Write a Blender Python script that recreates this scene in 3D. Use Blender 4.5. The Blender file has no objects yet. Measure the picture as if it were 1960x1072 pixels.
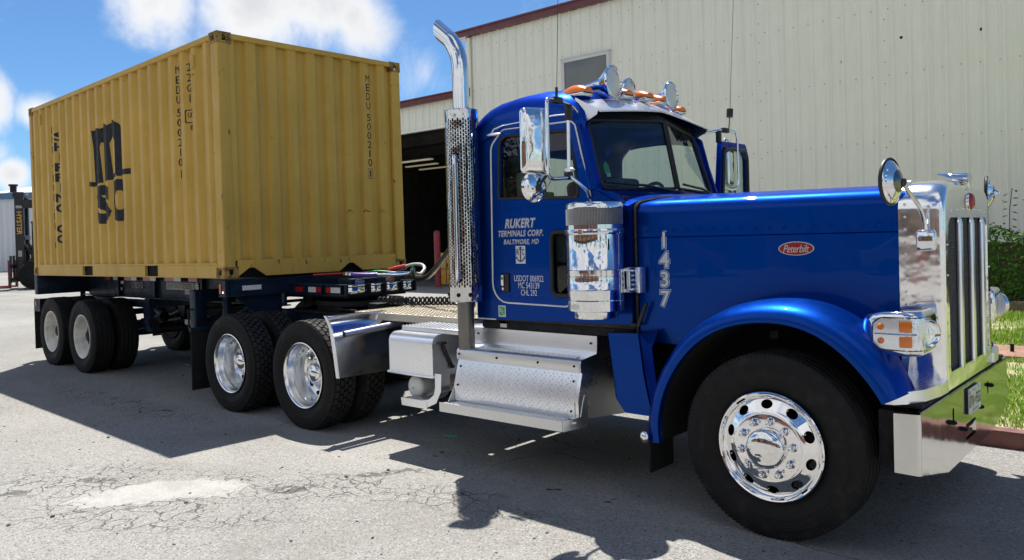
import bpy, bmesh, math, random
from mathutils import Vector, Matrix, Euler
PI = math.pi
rad = math.radians
random.seed(7)
SC = bpy.context.scene
COL = SC.collection

# ------------------------------------------------------------------ camera
YAW, PITCH, ROLL = 2.2949, -0.011, -0.0266
def cam_axes():
    cy, sy, cp, sp = math.cos(YAW), math.sin(YAW), math.cos(PITCH), math.sin(PITCH)
    f = Vector((cy*cp, sy*cp, sp)); rt = Vector((sy, -cy, 0)); up = rt.cross(f)
    cr, sr = math.cos(ROLL), math.sin(ROLL)
    return cr*rt + sr*up, -sr*rt + cr*up, f
_r, _u, _f = cam_axes()
cd = bpy.data.cameras.new('camera')
cam = bpy.data.objects.new('camera', cd); COL.objects.link(cam)
cam.matrix_world = Matrix(((_r.x, _u.x, -_f.x, 7.0564), (_r.y, _u.y, -_f.y, -5.4436), (_r.z, _u.z, -_f.z, 1.7343), (0, 0, 0, 1)))
cd.sensor_width = 36; cd.sensor_fit = 'HORIZONTAL'
cd.lens = 1528.28/1960*36
cd.shift_y = -(536-471.08)/1960
cd.clip_start = 0.05; cd.clip_end = 2000
SC.camera = cam

# ------------------------------------------------------------------ sky and sun
SUN_FROM = Vector((-0.335, 0.315, 1.0)).normalized()
elev = math.asin(SUN_FROM.z)
azim = math.atan2(SUN_FROM.x, SUN_FROM.y)          # clockwise from +Y
W = bpy.data.worlds.new('World'); SC.world = W; W.use_nodes = True
nt = W.node_tree; nt.nodes.clear()
def wn(t, **k):
    n = nt.nodes.new(t)
    for a, b in k.items(): setattr(n, a, b)
    return n
out = wn('ShaderNodeOutputWorld'); bg = wn('ShaderNodeBackground')
bg.inputs['Strength'].default_value = SKY_STRENGTH = 0.08
sky = wn('ShaderNodeTexSky', sky_type='NISHITA'); sky.sun_disc = False
sky.sun_elevation = elev; sky.sun_rotation = azim
sky.air_density = 0.85; sky.dust_density = 0.15; sky.ozone_density = 3.0
tc = wn('ShaderNodeTexCoord')
def wmath(op, a, b=None, c=None, clamp=False):
    n = wn('ShaderNodeMath', operation=op); n.use_clamp = clamp
    for i, v in enumerate((a, b, c)):
        if v is None: continue
        if isinstance(v, (int, float)): n.inputs[i].default_value = v
        else: nt.links.new(v, n.inputs[i])
    return n.outputs[0]
def wsmooth(v, lo, hi):
    n = wn('ShaderNodeMapRange', interpolation_type='SMOOTHSTEP'); n.inputs[1].default_value = lo; n.inputs[2].default_value = hi
    nt.links.new(v, n.inputs[0]); return n.outputs[0]
# clouds live on a flat layer above: direction projected to a plane
sep = wn('ShaderNodeSeparateXYZ'); nt.links.new(tc.outputs['Generated'], sep.inputs[0])
zc = wmath('MAXIMUM', sep.outputs[2], 0.0)
den = wmath('ADD', zc, 0.12)
px = wmath('DIVIDE', sep.outputs[0], den); py = wmath('DIVIDE', sep.outputs[1], den)
cmb = wn('ShaderNodeCombineXYZ'); nt.links.new(px, cmb.inputs[0]); nt.links.new(py, cmb.inputs[1])
def wnoise(scale, detail, rough, off, vec=None, dist=0.0):
    mp = wn('ShaderNodeMapping'); mp.inputs['Location'].default_value = off
    nt.links.new(vec or cmb.outputs[0], mp.inputs[0])
    n = wn('ShaderNodeTexNoise'); n.inputs['Scale'].default_value = scale; n.inputs['Detail'].default_value = detail
    n.inputs['Roughness'].default_value = rough; n.inputs['Distortion'].default_value = dist
    nt.links.new(mp.outputs[0], n.inputs['Vector']); return n.outputs[0]
big = wnoise(0.62, 5, 0.55, (3.2, 1.7, 0.0), dist=0.3)
fine = wnoise(7.0, 9, 0.62, (0.4, 8.1, 2.0), vec=tc.outputs['Generated'], dist=0.4)
# cumulus banks seen in the sky: (direction, angular radius)
BANKS = [((-0.828, 0.495, 0.275), 0.11, 1.0), ((-0.876, 0.408, 0.275), 0.08, 0.95), ((-0.781, 0.548, 0.30), 0.12, 1.0), ((-0.765, 0.594, 0.262), 0.07, 0.8),
         ((-0.719, 0.663, 0.200), 0.065, 0.42), ((-0.955, 0.255, 0.156), 0.055, 1.0), ((-0.94, 0.305, 0.148), 0.035, 0.9), ((-0.955, 0.285, 0.082), 0.028, 0.9), ((-0.953, 0.27, 0.10), 0.03, 0.5),
         ((-0.86, 0.40, 0.42), 0.16, 0.9)]
acc = None
for d, r, wgt in BANKS:
    v = Vector(d).normalized()
    vm = wn('ShaderNodeVectorMath', operation='DISTANCE'); nt.links.new(tc.outputs['Generated'], vm.inputs[0]); vm.inputs[1].default_value = v
    t = wmath('DIVIDE', vm.outputs['Value'], r); t = wmath('SUBTRACT', 1.0, t, clamp=True); t = wmath('MULTIPLY', t, wgt)
    acc = t if acc is None else wmath('MAXIMUM', acc, t)
behind = wsmooth(sep.outputs[1], 0.10, -0.25)          # broken cloud fields over the rest of the sky
field = wmath('MULTIPLY', wsmooth(big, 0.38, 0.58), behind)
field = wmath('MULTIPLY', field, 1.0)
dens = wmath('MAXIMUM', acc, field)
d2 = wmath('MULTIPLY_ADD', wmath('SUBTRACT', fine, 0.5), 1.5, dens)
mask = wsmooth(d2, 0.12, 0.70)
hor = wsmooth(sep.outputs[2], 0.0, 0.05)
mask = wmath('MULTIPLY', mask, hor)
core = wsmooth(wmath('MULTIPLY_ADD', wmath('SUBTRACT', fine, 0.5), 2.2, dens), 0.35, 1.15)
ccol = wn('ShaderNodeMix', data_type='RGBA'); ccol.inputs[6].default_value = (4.9, 4.9, 4.95, 1); ccol.inputs[7].default_value = (3.6, 3.7, 3.85, 1)
nt.links.new(core, ccol.inputs[0])
mixc = wn('ShaderNodeMix', data_type='RGBA')
nt.links.new(mask, mixc.inputs[0]); tint = wn('ShaderNodeMix', data_type='RGBA', blend_type='MULTIPLY'); tint.inputs[0].default_value = 1.0; tint.inputs[7].default_value = (0.36, 0.51, 0.62, 1)
nt.links.new(sky.outputs[0], tint.inputs[6]); nt.links.new(tint.outputs[2], mixc.inputs[6]); nt.links.new(ccol.outputs[2], mixc.inputs[7])
nt.links.new(mixc.outputs[2], bg.inputs['Color']); nt.links.new(bg.outputs[0], out.inputs['Surface'])

sd = bpy.data.lights.new('sun', 'SUN'); sd.energy = 3.2; sd.angle = rad(0.53); sd.color = (1.0, 0.95, 0.87)
sun = bpy.data.objects.new('sun', sd); COL.objects.link(sun)
sun.rotation_euler = SUN_FROM.to_track_quat('Z', 'Y').to_euler(); sun.location = (-5, 5, 15)

vs = SC.view_settings
SC.display_settings.display_device = 'sRGB'
vs.view_transform = 'Standard'; vs.look = 'None'; vs.gamma = 1.0; vs.use_curve_mapping = False
vs.exposure = 1.36
SC.render.engine = 'CYCLES'
SC.cycles.max_bounces = 8; SC.cycles.transparent_max_bounces = 12; SC.cycles.glossy_bounces = 5
SC.cycles.sample_clamp_indirect = 6.0
SC.cycles.caustics_reflective = False; SC.cycles.caustics_refractive = False
# ------------------------------------------------------------------ materials
MATS = {}
class NT:
    def __init__(s, name):
        s.m = bpy.data.materials.new(name); s.m.use_nodes = True; s.t = s.m.node_tree
        s.b = s.t.nodes['Principled BSDF']; s.o = s.t.nodes['Material Output']; MATS[name] = s.m
        s._tc = None
    def n(s, t, **k):
        n = s.t.nodes.new(t)
        for a, b in k.items(): setattr(n, a, b)
        return n
    def l(s, a, b): s.t.links.new(a, b)
    def obj(s):
        if not s._tc: s._tc = s.n('ShaderNodeTexCoord')
        return s._tc.outputs['Object']
    def set(s, **k):
        for a, v in k.items():
            s.b.inputs[a.replace('_', ' ')].default_value = v
    def noise(s, scale, detail=4, rough=0.5, vec=None, stretch=None, dist=0.0):
        n = s.n('ShaderNodeTexNoise'); n.inputs['Scale'].default_value = scale; n.inputs['Detail'].default_value = detail
        n.inputs['Roughness'].default_value = rough; n.inputs['Distortion'].default_value = dist
        v = vec or s.obj()
        if stretch:
            mp = s.n('ShaderNodeMapping'); mp.inputs['Scale'].default_value = stretch; s.l(v, mp.inputs[0]); v = mp.outputs[0]
        s.l(v, n.inputs['Vector']); return n.outputs[0]
    def rng(s, v, a, b, c=0.0, d=1.0, smooth=True):
        n = s.n('ShaderNodeMapRange', interpolation_type='SMOOTHSTEP' if smooth else 'LINEAR')
        for i, x in enumerate((a, b, c, d)): n.inputs[i+1].default_value = x
        s.l(v, n.inputs[0]); return n.outputs[0]
    def mix(s, f, a, b, blend='MIX'):
        n = s.n('ShaderNodeMix', data_type='RGBA', blend_type=blend)
        for i, v in ((0, f), (6, a), (7, b)):
            if isinstance(v, (int, float)): n.inputs[i].default_value = v
            elif isinstance(v, tuple): n.inputs[i].default_value = v if len(v) == 4 else v+(1,)
            else: s.l(v, n.inputs[i])
        return n.outputs[2]
    def math(s, op, a, b=None, c=None):
        n = s.n('ShaderNodeMath', operation=op)
        for i, v in enumerate((a, b, c)):
            if v is None: continue
            if isinstance(v, (int, float)): n.inputs[i].default_value = v
            else: s.l(v, n.inputs[i])
        return n.outputs[0]
    def bump(s, h, strength=0.3, dist=0.01, prev=None):
        n = s.n('ShaderNodeBump'); n.inputs['Strength'].default_value = strength; n.inputs['Distance'].default_value = dist
        s.l(h, n.inputs['Height'])
        if prev is not None: s.l(prev, n.inputs['Normal'])
        return n.outputs[0]
    def col(s, v): s.l(v, s.b.inputs['Base Color'])
    def nrm(s, v): s.l(v, s.b.inputs['Normal'])
    def rgh(s, v): s.l(v, s.b.inputs['Roughness'])

def plain(name, c, rough=0.5, metal=0.0, coat=0.0, var=0.12, scale=6.0, bump=0.0, rvar=0.1):
    t = NT(name); t.set(Roughness=rough, Metallic=metal)
    if coat: t.set(Coat_Weight=coat, Coat_Roughness=0.04)
    nz = t.noise(scale, 5, 0.6)
    c = tuple(c)
    t.col(t.mix(t.rng(nz, 0.3, 0.7), tuple(x*(1-var) for x in c), tuple(min(1, x*(1+var)) for x in c)))
    t.rgh(t.rng(t.noise(scale*2.3, 4), 0.3, 0.7, max(0.02, rough-rvar), min(1, rough+rvar)))
    if bump: t.nrm(t.bump(t.noise(scale*6, 4), bump, 0.01))
    return t.m

MATS_SPEC = ('frame_paint', 'dark_steel')
def chrome(name, c=(0.78, 0.79, 0.80), rough=0.045, wave=0.0, wscale=5.0, rvar=0.03):
    t = NT(name); t.set(Metallic=1.0, Roughness=rough, Base_Color=c+(1,))
    t.rgh(t.rng(t.noise(14 if rough < 0.15 else 2.5, 4, 0.55), 0.3, 0.75, max(0.015, rough-rvar), rough+rvar))
    if wave: t.nrm(t.bump(t.noise(wscale, 2, 0.4), wave, 0.02))
    return t.m

def make_paint(name, c, c2):
    t = NT(name); t.set(Specular_Tint=(0.12, 0.32, 1.0, 1), Metallic=0.85, Roughness=0.40, Coat_Weight=0.30, Coat_Roughness=0.015, Coat_IOR=1.38, Specular_IOR_Level=0.3)
    fl = t.noise(900, 2, 0.5)
    t.col(t.mix(t.rng(fl, 0.35, 0.65), c, c2))
    w = t.noise(2.6, 2, 0.4); b1 = t.bump(w, 0.10, 0.01); t.l(b1, t.b.inputs['Coat Normal'])
    dust = t.noise(5, 6, 0.7); t.rgh(t.rng(dust, 0.35, 0.8, 0.36, 0.48))
    return t.m

make_paint('blue_paint', (0.0, 0.031, 0.225), (0.0, 0.056, 0.35))
plain('frame_paint', (0.005, 0.015, 0.034), 0.5, 0.0, 0.08, 0.35, 4)
plain('dark_steel', (0.016, 0.017, 0.019), 0.6, 0.2, 0, 0.4, 5, 0.15)
plain('black_plastic', (0.012, 0.012, 0.013), 0.42, 0, 0, 0.2, 8)
plain('black_matte', (0.006, 0.006, 0.007), 0.85, 0, 0, 0.2, 8)
plain('liner_black', (0.004, 0.004, 0.0045), 0.95, 0, 0, 0.2, 8, rvar=0.03)
plain('gasket', (0.010, 0.010, 0.011), 0.55, 0, 0, 0.2, 12)
for k_ in MATS_SPEC: MATS[k_].node_tree.nodes['Principled BSDF'].inputs['Specular IOR Level'].default_value = 0.18
chrome('chrome', rough=0.03, wave=0.04, wscale=9)
chrome('chrome_wavy', rough=0.035, wave=0.5, wscale=6)
chrome('chrome_shell', (0.88, 0.89, 0.90), 0.16, 0.22, 9, 0.06)
chrome('bumper_chrome', (0.60, 0.60, 0.59), 0.11, 0.22, 3.5, 0.03)
chrome('fender_steel', (0.74, 0.76, 0.80), 0.17, 0.0, 3, 0.04)
chrome('wheel_satin', (0.82, 0.83, 0.84), 0.20, 0.0, 3, 0.05)
chrome('shield_steel', (0.62, 0.62, 0.62), 0.06, 0.5, 6)
chrome('mirror_dark', (0.16, 0.16, 0.16), 0.08, 0.0, 6)
chrome('polished_aluminium', (0.82, 0.83, 0.84), 0.10, 0.03, 5, 0.05)
chrome('wheel_aluminium', (0.86, 0.86, 0.87), 0.075, 0.015, 12, 0.04)
chrome('brushed_aluminium', (0.70, 0.71, 0.72), 0.36, 0.0, 6, 0.04)
chrome('satin_aluminium', (0.87, 0.90, 0.95), 0.30, 0.0, 3, 0.035)
chrome('tan_aluminium', (0.62, 0.57, 0.47), 0.5, 0.1, 20, 0.1)
chrome('raw_pipe', (0.20, 0.19, 0.175), 0.42, 0.1, 12, 0.12)
chrome('mirror_steel', (0.83, 0.83, 0.83), 0.05, 0.3, 7)
plain('white_paint', (0.74, 0.75, 0.74), 0.4, 0, 0.2, 0.07, 5)
plain('pinstripe_white', (0.78, 0.79, 0.80), 0.35, 0, 0.2, 0.05, 9)
plain('decal_silver', (0.62, 0.66, 0.74), 0.35, 0.1, 0, 0.05, 9)
plain('decal_blue', (0.004, 0.012, 0.07), 0.3, 0, 0.2, 0.05, 9)
plain('decal_light_blue', (0.42, 0.54, 0.78), 0.35, 0, 0, 0.05, 9)
plain('emblem_red', (0.30, 0.008, 0.012), 0.35, 0, 0.2, 0.08, 9)
plain('reflector_red', (0.34, 0.010, 0.012), 0.3, 0, 0.3, 0.12, 30)
plain('reflector_white', (0.62, 0.64, 0.66), 0.3, 0, 0.3, 0.08, 30)
plain('sign_grey', (0.36, 0.36, 0.33), 0.6, 0, 0, 0.15, 20)
plain('sticker_green', (0.02, 0.36, 0.10), 0.4, 0, 0.2, 0.06, 20)
plain('sticker_orange', (0.60, 0.16, 0.04), 0.5, 0, 0, 0.1, 20)
plain('hose_red', (0.50, 0.015, 0.015), 0.35, 0, 0.3, 0.1, 20)
plain('hose_green', (0.015, 0.34, 0.07), 0.4, 0, 0.2, 0.1, 20)
plain('hose_blue', (0.02, 0.14, 0.48), 0.4, 0, 0.2, 0.1, 20)
plain('hose_purple', (0.08, 0.04, 0.30), 0.4, 0, 0.2, 0.1, 20)
plain('hose_white', (0.52, 0.51, 0.47), 0.4, 0, 0.1, 0.12, 20)
plain('seat_grey', (0.09, 0.09, 0.10), 0.85, 0, 0, 0.2, 25, 0.2)
plain('dash_grey', (0.035, 0.036, 0.038), 0.7, 0, 0, 0.2, 14)
plain('vest_green', (0.28, 0.62, 0.05), 0.8, 0, 0, 0.2, 25)
plain('bollard_red', (0.20, 0.020, 0.028), 0.55, 0, 0, 0.35, 7, 0.1)
plain('safety_yellow', (0.55, 0.28, 0.015), 0.5, 0, 0, 0.25, 5)
plain('forklift_black', (0.010, 0.011, 0.014), 0.45, 0.1, 0.1, 0.3, 3)
plain('fork_red', (0.24, 0.03, 0.025), 0.5, 0, 0, 0.25, 4)
plain('trim_red', (0.115, 0.018, 0.022), 0.45, 0, 0.15, 0.15, 2)
plain('trim_blue', (0.05, 0.14, 0.27), 0.5, 0, 0.1, 0.1, 2)
plain('container_lettering', (0.012, 0.014, 0.020), 0.75, 0, 0, 0.25, 12)
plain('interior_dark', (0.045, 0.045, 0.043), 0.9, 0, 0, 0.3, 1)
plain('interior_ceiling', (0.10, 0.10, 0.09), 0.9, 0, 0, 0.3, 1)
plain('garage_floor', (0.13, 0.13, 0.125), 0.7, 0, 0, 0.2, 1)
plain('blanket', (0.40, 0.36, 0.30), 0.8, 0, 0, 0.2, 3)
plain('bark', (0.09, 0.06, 0.04), 0.9, 0, 0, 0.35, 6, 0.5)
plain('teal_plastic', (0.0, 0.45, 0.40), 0.35, 0, 0.2, 0.05, 10)
plain('plate_white', (0.66, 0.67, 0.66), 0.4, 0, 0.2, 0.05, 10)
plain('white_wheel', (0.70, 0.67, 0.60), 0.45, 0, 0, 0.22, 7, 0.05)
plain('wheel_grime_shade', (0.30, 0.28, 0.24), 0.7, 0, 0, 0.45, 9, 0.1)  # dirty tone that also paints the shade deep in the trailer wheels
plain('brick_red', (0.22, 0.09, 0.06), 0.8, 0, 0, 0.2, 4)
plain('far_white', (0.62, 0.63, 0.62), 0.7, 0, 0, 0.08, 0.8)

def make_rubber(name, c, dusty):
    t = NT(name); t.set(Roughness=0.8, Specular_IOR_Level=0.25)
    nz = t.noise(9, 6, 0.65)
    t.col(t.mix(t.rng(nz, 0.45, 0.8, 0, dusty), c, (0.07, 0.065, 0.06)))
    t.rgh(t.rng(nz, 0.3, 0.7, 0.62, 0.9))
    t.nrm(t.bump(t.noise(60, 3), 0.15, 0.004)); return t.m
make_rubber('tyre_rubber', (0.0075, 0.0075, 0.008), 0.4)
make_rubber('tread_rubber', (0.020, 0.020, 0.0205), 0.6)
make_rubber('mudflap_rubber', (0.009, 0.009, 0.0095), 0.3)

def make_glass(name, tint, glossy=1.0, rough=0.0):
    t = NT(name); t.t.nodes.remove(t.b)
    tr = t.n('ShaderNodeBsdfTransparent'); tr.inputs[0].default_value = tint+(1,)
    gl = t.n('ShaderNodeBsdfGlossy'); gl.inputs['Roughness'].default_value = rough; gl.inputs[0].default_value = (1, 1, 1, 1)
    fr = t.n('ShaderNodeFresnel'); ge = t.n('ShaderNodeNewGeometry'); t.l(t.math('MULTIPLY_ADD', ge.outputs['Backfacing'], 1/1.5-1.5, 1.5), fr.inputs[0])
    f = t.math('MULTIPLY', fr.outputs[0], glossy)
    mx = t.n('ShaderNodeMixShader'); t.l(f, mx.inputs[0]); t.l(tr.outputs[0], mx.inputs[1]); t.l(gl.outputs[0], mx.inputs[2])
    t.l(mx.outputs[0], t.o.inputs['Surface']); return t.m
make_glass('cab_glass', (0.52, 0.66, 0.62), 1.0)
make_glass('clear_lens', (0.93, 0.95, 0.96), 1.0)
def make_amber():
    t = NT('amber_lens'); t.set(Base_Color=(0.80, 0.19, 0.0, 1), Roughness=0.2, Transmission_Weight=0.0, IOR=1.45, Coat_Weight=0.6, Subsurface_Weight=0.5, Subsurface_Radius=(0.05, 0.015, 0.003))
    t.nrm(t.bump(t.noise(120, 1), 0.3, 0.003))
make_amber()
def make_pane():
    t = NT('window_pane'); t.set(Base_Color=(0.075, 0.095, 0.10, 1), Roughness=0.06, Coat_Weight=0.8)
    nz = t.noise(0.7, 3); t.col(t.mix(nz, (0.055, 0.07, 0.075), (0.12, 0.145, 0.15)))
make_pane()
def make_glow(name, c, s):
    t = NT(name); t.set(Base_Color=(0.8, 0.8, 0.8, 1)); t.b.inputs['Emission Color'].default_value = c+(1,); t.b.inputs['Emission Strength'].default_value = s
make_glow('tube_light', (1.0, 0.90, 0.55), 0.07)
make_glow('bulb_amber', (1.0, 0.10, 0.0), 0.35)
make_glow('bulb_warm', (1.0, 0.6, 0.2), 3.0)

# corten container paint: ochre with chalking, runs and rust
def make_container(name='container_paint', th=0.69, runs_amt=0.42):
    t = NT(name); t.set(Roughness=0.52, Specular_IOR_Level=0.4)
    base = t.mix(t.rng(t.noise(1.3, 5, 0.6), 0.3, 0.7), (0.50, 0.315, 0.056), (0.59, 0.375, 0.074))
    runs = t.rng(t.noise(3.0, 6, 0.65, stretch=(4, 4, 0.25)), 0.50, 0.75, 0, runs_amt)
    base = t.mix(runs, base, (0.34, 0.22, 0.06))
    chips = t.rng(t.noise(16, 6, 0.7, stretch=(1, 1, 0.35) if th < 0.66 else None), th, th+0.03)
    base = t.mix(chips, base, (0.10, 0.045, 0.022))
    t.col(base); t.rgh(t.rng(t.noise(4, 4), 0.3, 0.7, 0.42, 0.62))
    b = t.bump(t.noise(1.6, 3, 0.5), 0.35, 0.03); t.nrm(t.bump(t.noise(45, 3), 0.08, 0.004, b))
make_container()
make_container('container_post', 0.625, 0.5)
def make_casting():
    t = NT('casting_rust'); t.set(Roughness=0.75)
    n = t.noise(9, 7, 0.7)
    t.col(t.mix(t.rng(n, 0.42, 0.60), (0.36, 0.235, 0.055), (0.085, 0.036, 0.016))); t.nrm(t.bump(n, 0.3, 0.01))
make_casting()

# wall sheeting
def make_siding(name, c1, c2):
    t = NT(name); t.set(Roughness=0.5, Specular_IOR_Level=0.35)
    base = t.mix(t.rng(t.noise(0.5, 4, 0.6), 0.3, 0.7), c1, c2)
    st = t.rng(t.noise(2.2, 5, 0.6, stretch=(3, 3, 0.12)), 0.5, 0.78, 0, 0.28)
    base = t.mix(st, base, tuple(x*0.72 for x in c1)); t.col(base)
    t.nrm(t.bump(t.noise(1.4, 2), 0.12, 0.02))
make_siding('siding_cream', (0.78, 0.79, 0.69), (0.84, 0.85, 0.75))
make_siding('siding_far', (0.56, 0.59, 0.62), (0.62, 0.64, 0.66))

# worn asphalt
def make_asphalt():
    t = NT('worn_asphalt'); t.set(Roughness=0.9, Specular_IOR_Level=0.25)
    big = t.noise(0.16, 6, 0.6); mid = t.noise(0.9, 6, 0.65); grit = t.noise(34, 4, 0.7); agg = t.noise(110, 3, 0.6)
    c = t.mix(t.rng(big, 0.35, 0.65), (0.205, 0.202, 0.192), (0.270, 0.266, 0.251))
    c = t.mix(t.rng(mid, 0.42, 0.75, 0, 0.6), c, (0.195, 0.188, 0.176))
    vo = t.n('ShaderNodeTexVoronoi'); vo.inputs['Scale'].default_value = 105; t.l(t.obj(), vo.inputs['Vector'])
    hs = t.n('ShaderNodeSeparateColor'); t.l(vo.outputs['Color'], hs.inputs[0])
    c = t.mix(t.rng(hs.outputs[0], 0.70, 0.9, 0, 0.55), c, (0.44, 0.435, 0.415))
    c = t.mix(t.rng(hs.outputs[1], 0.84, 0.93, 0, 0.7), c, (0.07, 0.068, 0.065))
    dirt = t.rng(t.noise(0.45, 7, 0.7, dist=0.6), 0.47, 0.66, 0, 0.5); c = t.mix(dirt, c, (0.175, 0.167, 0.152))
    wash = t.rng(t.noise(0.30, 6, 0.65, stretch=(0.5, 1.4, 1)), 0.50, 0.70, 0, 0.45); c = t.mix(wash, c, (0.38, 0.372, 0.35))
    c = t.mix(t.rng(grit, 0.52, 0.72, 0, 0.55), c, (0.12, 0.118, 0.112))
    cl = t.noise(17, 5, 0.75); c = t.mix(t.rng(cl, 0.55, 0.72, 0, 0.5), c, (0.15, 0.147, 0.14))
    c = t.mix(t.rng(agg, 0.5, 0.7, 0, 0.25), c, (0.40, 0.39, 0.37))
    # alligator cracking round the pale worn patch and in strips
    geo = t.n('ShaderNodeNewGeometry')
    def spot(cx, cy, rx, ry, ang, vec):
        mp = t.n('ShaderNodeMapping', vector_type='TEXTURE'); mp.inputs['Location'].default_value = (cx, cy, 0); mp.inputs['Rotation'].default_value = (0, 0, ang); mp.inputs['Scale'].default_value = (rx, ry, 1)
        t.l(vec, mp.inputs[0]); ln = t.n('ShaderNodeVectorMath', operation='LENGTH'); t.l(mp.outputs[0], ln.inputs[0]); return ln.outputs['Value']
    wv = t.n('ShaderNodeTexNoise'); wv.inputs['Scale'].default_value = 2.2; wv.inputs['Detail'].default_value = 5; t.l(t.obj(), wv.inputs['Vector'])
    off = t.n('ShaderNodeVectorMath', operation='MULTIPLY_ADD'); t.l(wv.outputs['Color'], off.inputs[0]); off.inputs[1].default_value = (0.55, 0.55, 0.0); t.l(t.obj(), off.inputs[2])
    warp = off.outputs[0]
    cr1 = t.n('ShaderNodeTexVoronoi', feature='DISTANCE_TO_EDGE'); cr1.inputs['Scale'].default_value = 8.0; t.l(warp, cr1.inputs['Vector'])
    cr2 = t.n('ShaderNodeTexVoronoi', feature='DISTANCE_TO_EDGE'); cr2.inputs['Scale'].default_value = 0.9; t.l(warp, cr2.inputs['Vector'])
    W_ = CRACK_AREAS
    zone = None
    for a in W_:
        z = t.rng(spot(*a, t.obj()), 1.0, 0.45); zone = z if zone is None else t.math('MAXIMUM', zone, z)
    brk = t.rng(t.noise(1.7, 5, 0.6), 0.34, 0.50)
    k1 = t.math('MULTIPLY', t.rng(cr1.outputs['Distance'], 0.034, 0.008), t.math('MULTIPLY', zone, brk))
    k2 = t.math('MULTIPLY', t.rng(cr2.outputs['Distance'], 0.010, 0.003), t.rng(t.noise(0.5, 3), 0.60, 0.68, 0, 0.8))
    crack = t.math('MULTIPLY', t.math('MAXIMUM', k1, k2), t.rng(spot(*PALE_PATCH, warp), 0.75, 1.0))
    ps = t.rng(spot(*PALE_PATCH, warp), 1.08, 0.86); ps = t.math('MULTIPLY', ps, t.rng(grit, 0.75, 0.5, 0.75, 1.0))
    c = t.mix(t.math('MULTIPLY', ps, t.rng(t.noise(3.5, 6, 0.7), 0.3, 0.62, 0.25, 0.62)), c, (0.46, 0.452, 0.43))
    # ravelled hollows near the cracks
    hol = None
    for a in HOLLOWS:
        z = t.rng(spot(*a, warp), 1.05, 0.55); hol = z if hol is None else t.math('MAXIMUM', hol, z)
    hol = t.math('MULTIPLY', hol, t.rng(t.noise(13, 5, 0.7), 0.44, 0.58))
    c = t.mix(t.math('MULTIPLY', hol, 0.75), c, (0.07, 0.068, 0.064))
    c = t.mix(t.math('MULTIPLY', crack, 0.75), c, (0.055, 0.053, 0.05))
    # oil spots
    oil = None
    for a in OIL:
        z = t.rng(spot(*a, warp), 1.0, 0.85); oil = z if oil is None else t.math('MAXIMUM', oil, z)
    c = t.mix(t.math('MULTIPLY', oil, 0.9), c, (0.018, 0.017, 0.016))
    stain = t.rng(t.noise(0.33, 5, 0.65), 0.56, 0.8, 0, 0.35)
    c = t.mix(stain, c, (0.14, 0.132, 0.12)); t.col(c)
    h = t.math('MULTIPLY_ADD', crack, -1.2, t.math('MULTIPLY', grit, 0.6)); h = t.math('MULTIPLY_ADD', hol, -1.0, h)
    b = t.bump(h, 0.8, 0.012); b = t.bump(t.noise(150, 3, 0.6), 0.5, 0.004, b); b = t.bump(t.noise(0.7, 3), 0.35, 0.05, b); t.nrm(b)
CRACK_AREAS = [(1.5, -2.95, 1.5, 0.75, 0.6), (0.7, -3.2, 1.1, 0.7, 0.7), (2.35, -2.1, 0.9, 0.45, 0.6), (2.0, -3.1, 1.3, 0.35, 0.7), (-2.3, -1.7, 2.6, 0.3, 0.05), (3.3, -1.75, 1.0, 0.3, 0.2)]
PALE_PATCH = (1.72, -2.62, 0.62, 0.26, 0.86)
HOLLOWS = [(1.04, -2.77, 0.24, 0.13, 0.7), (2.43, -2.02, 0.24, 0.10, 0.8), (2.7, -1.35, 0.3, 0.1, 0.6)]
OIL = [(4.30, -0.967, 0.055, 0.035, 0.8), (4.284, -0.848, 0.04, 0.02, 0.8), (-1.0, -1.35, 0.10, 0.03, 0.3), (3.95, -1.05, 0.03, 0.02, 0)]
make_asphalt()
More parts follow.
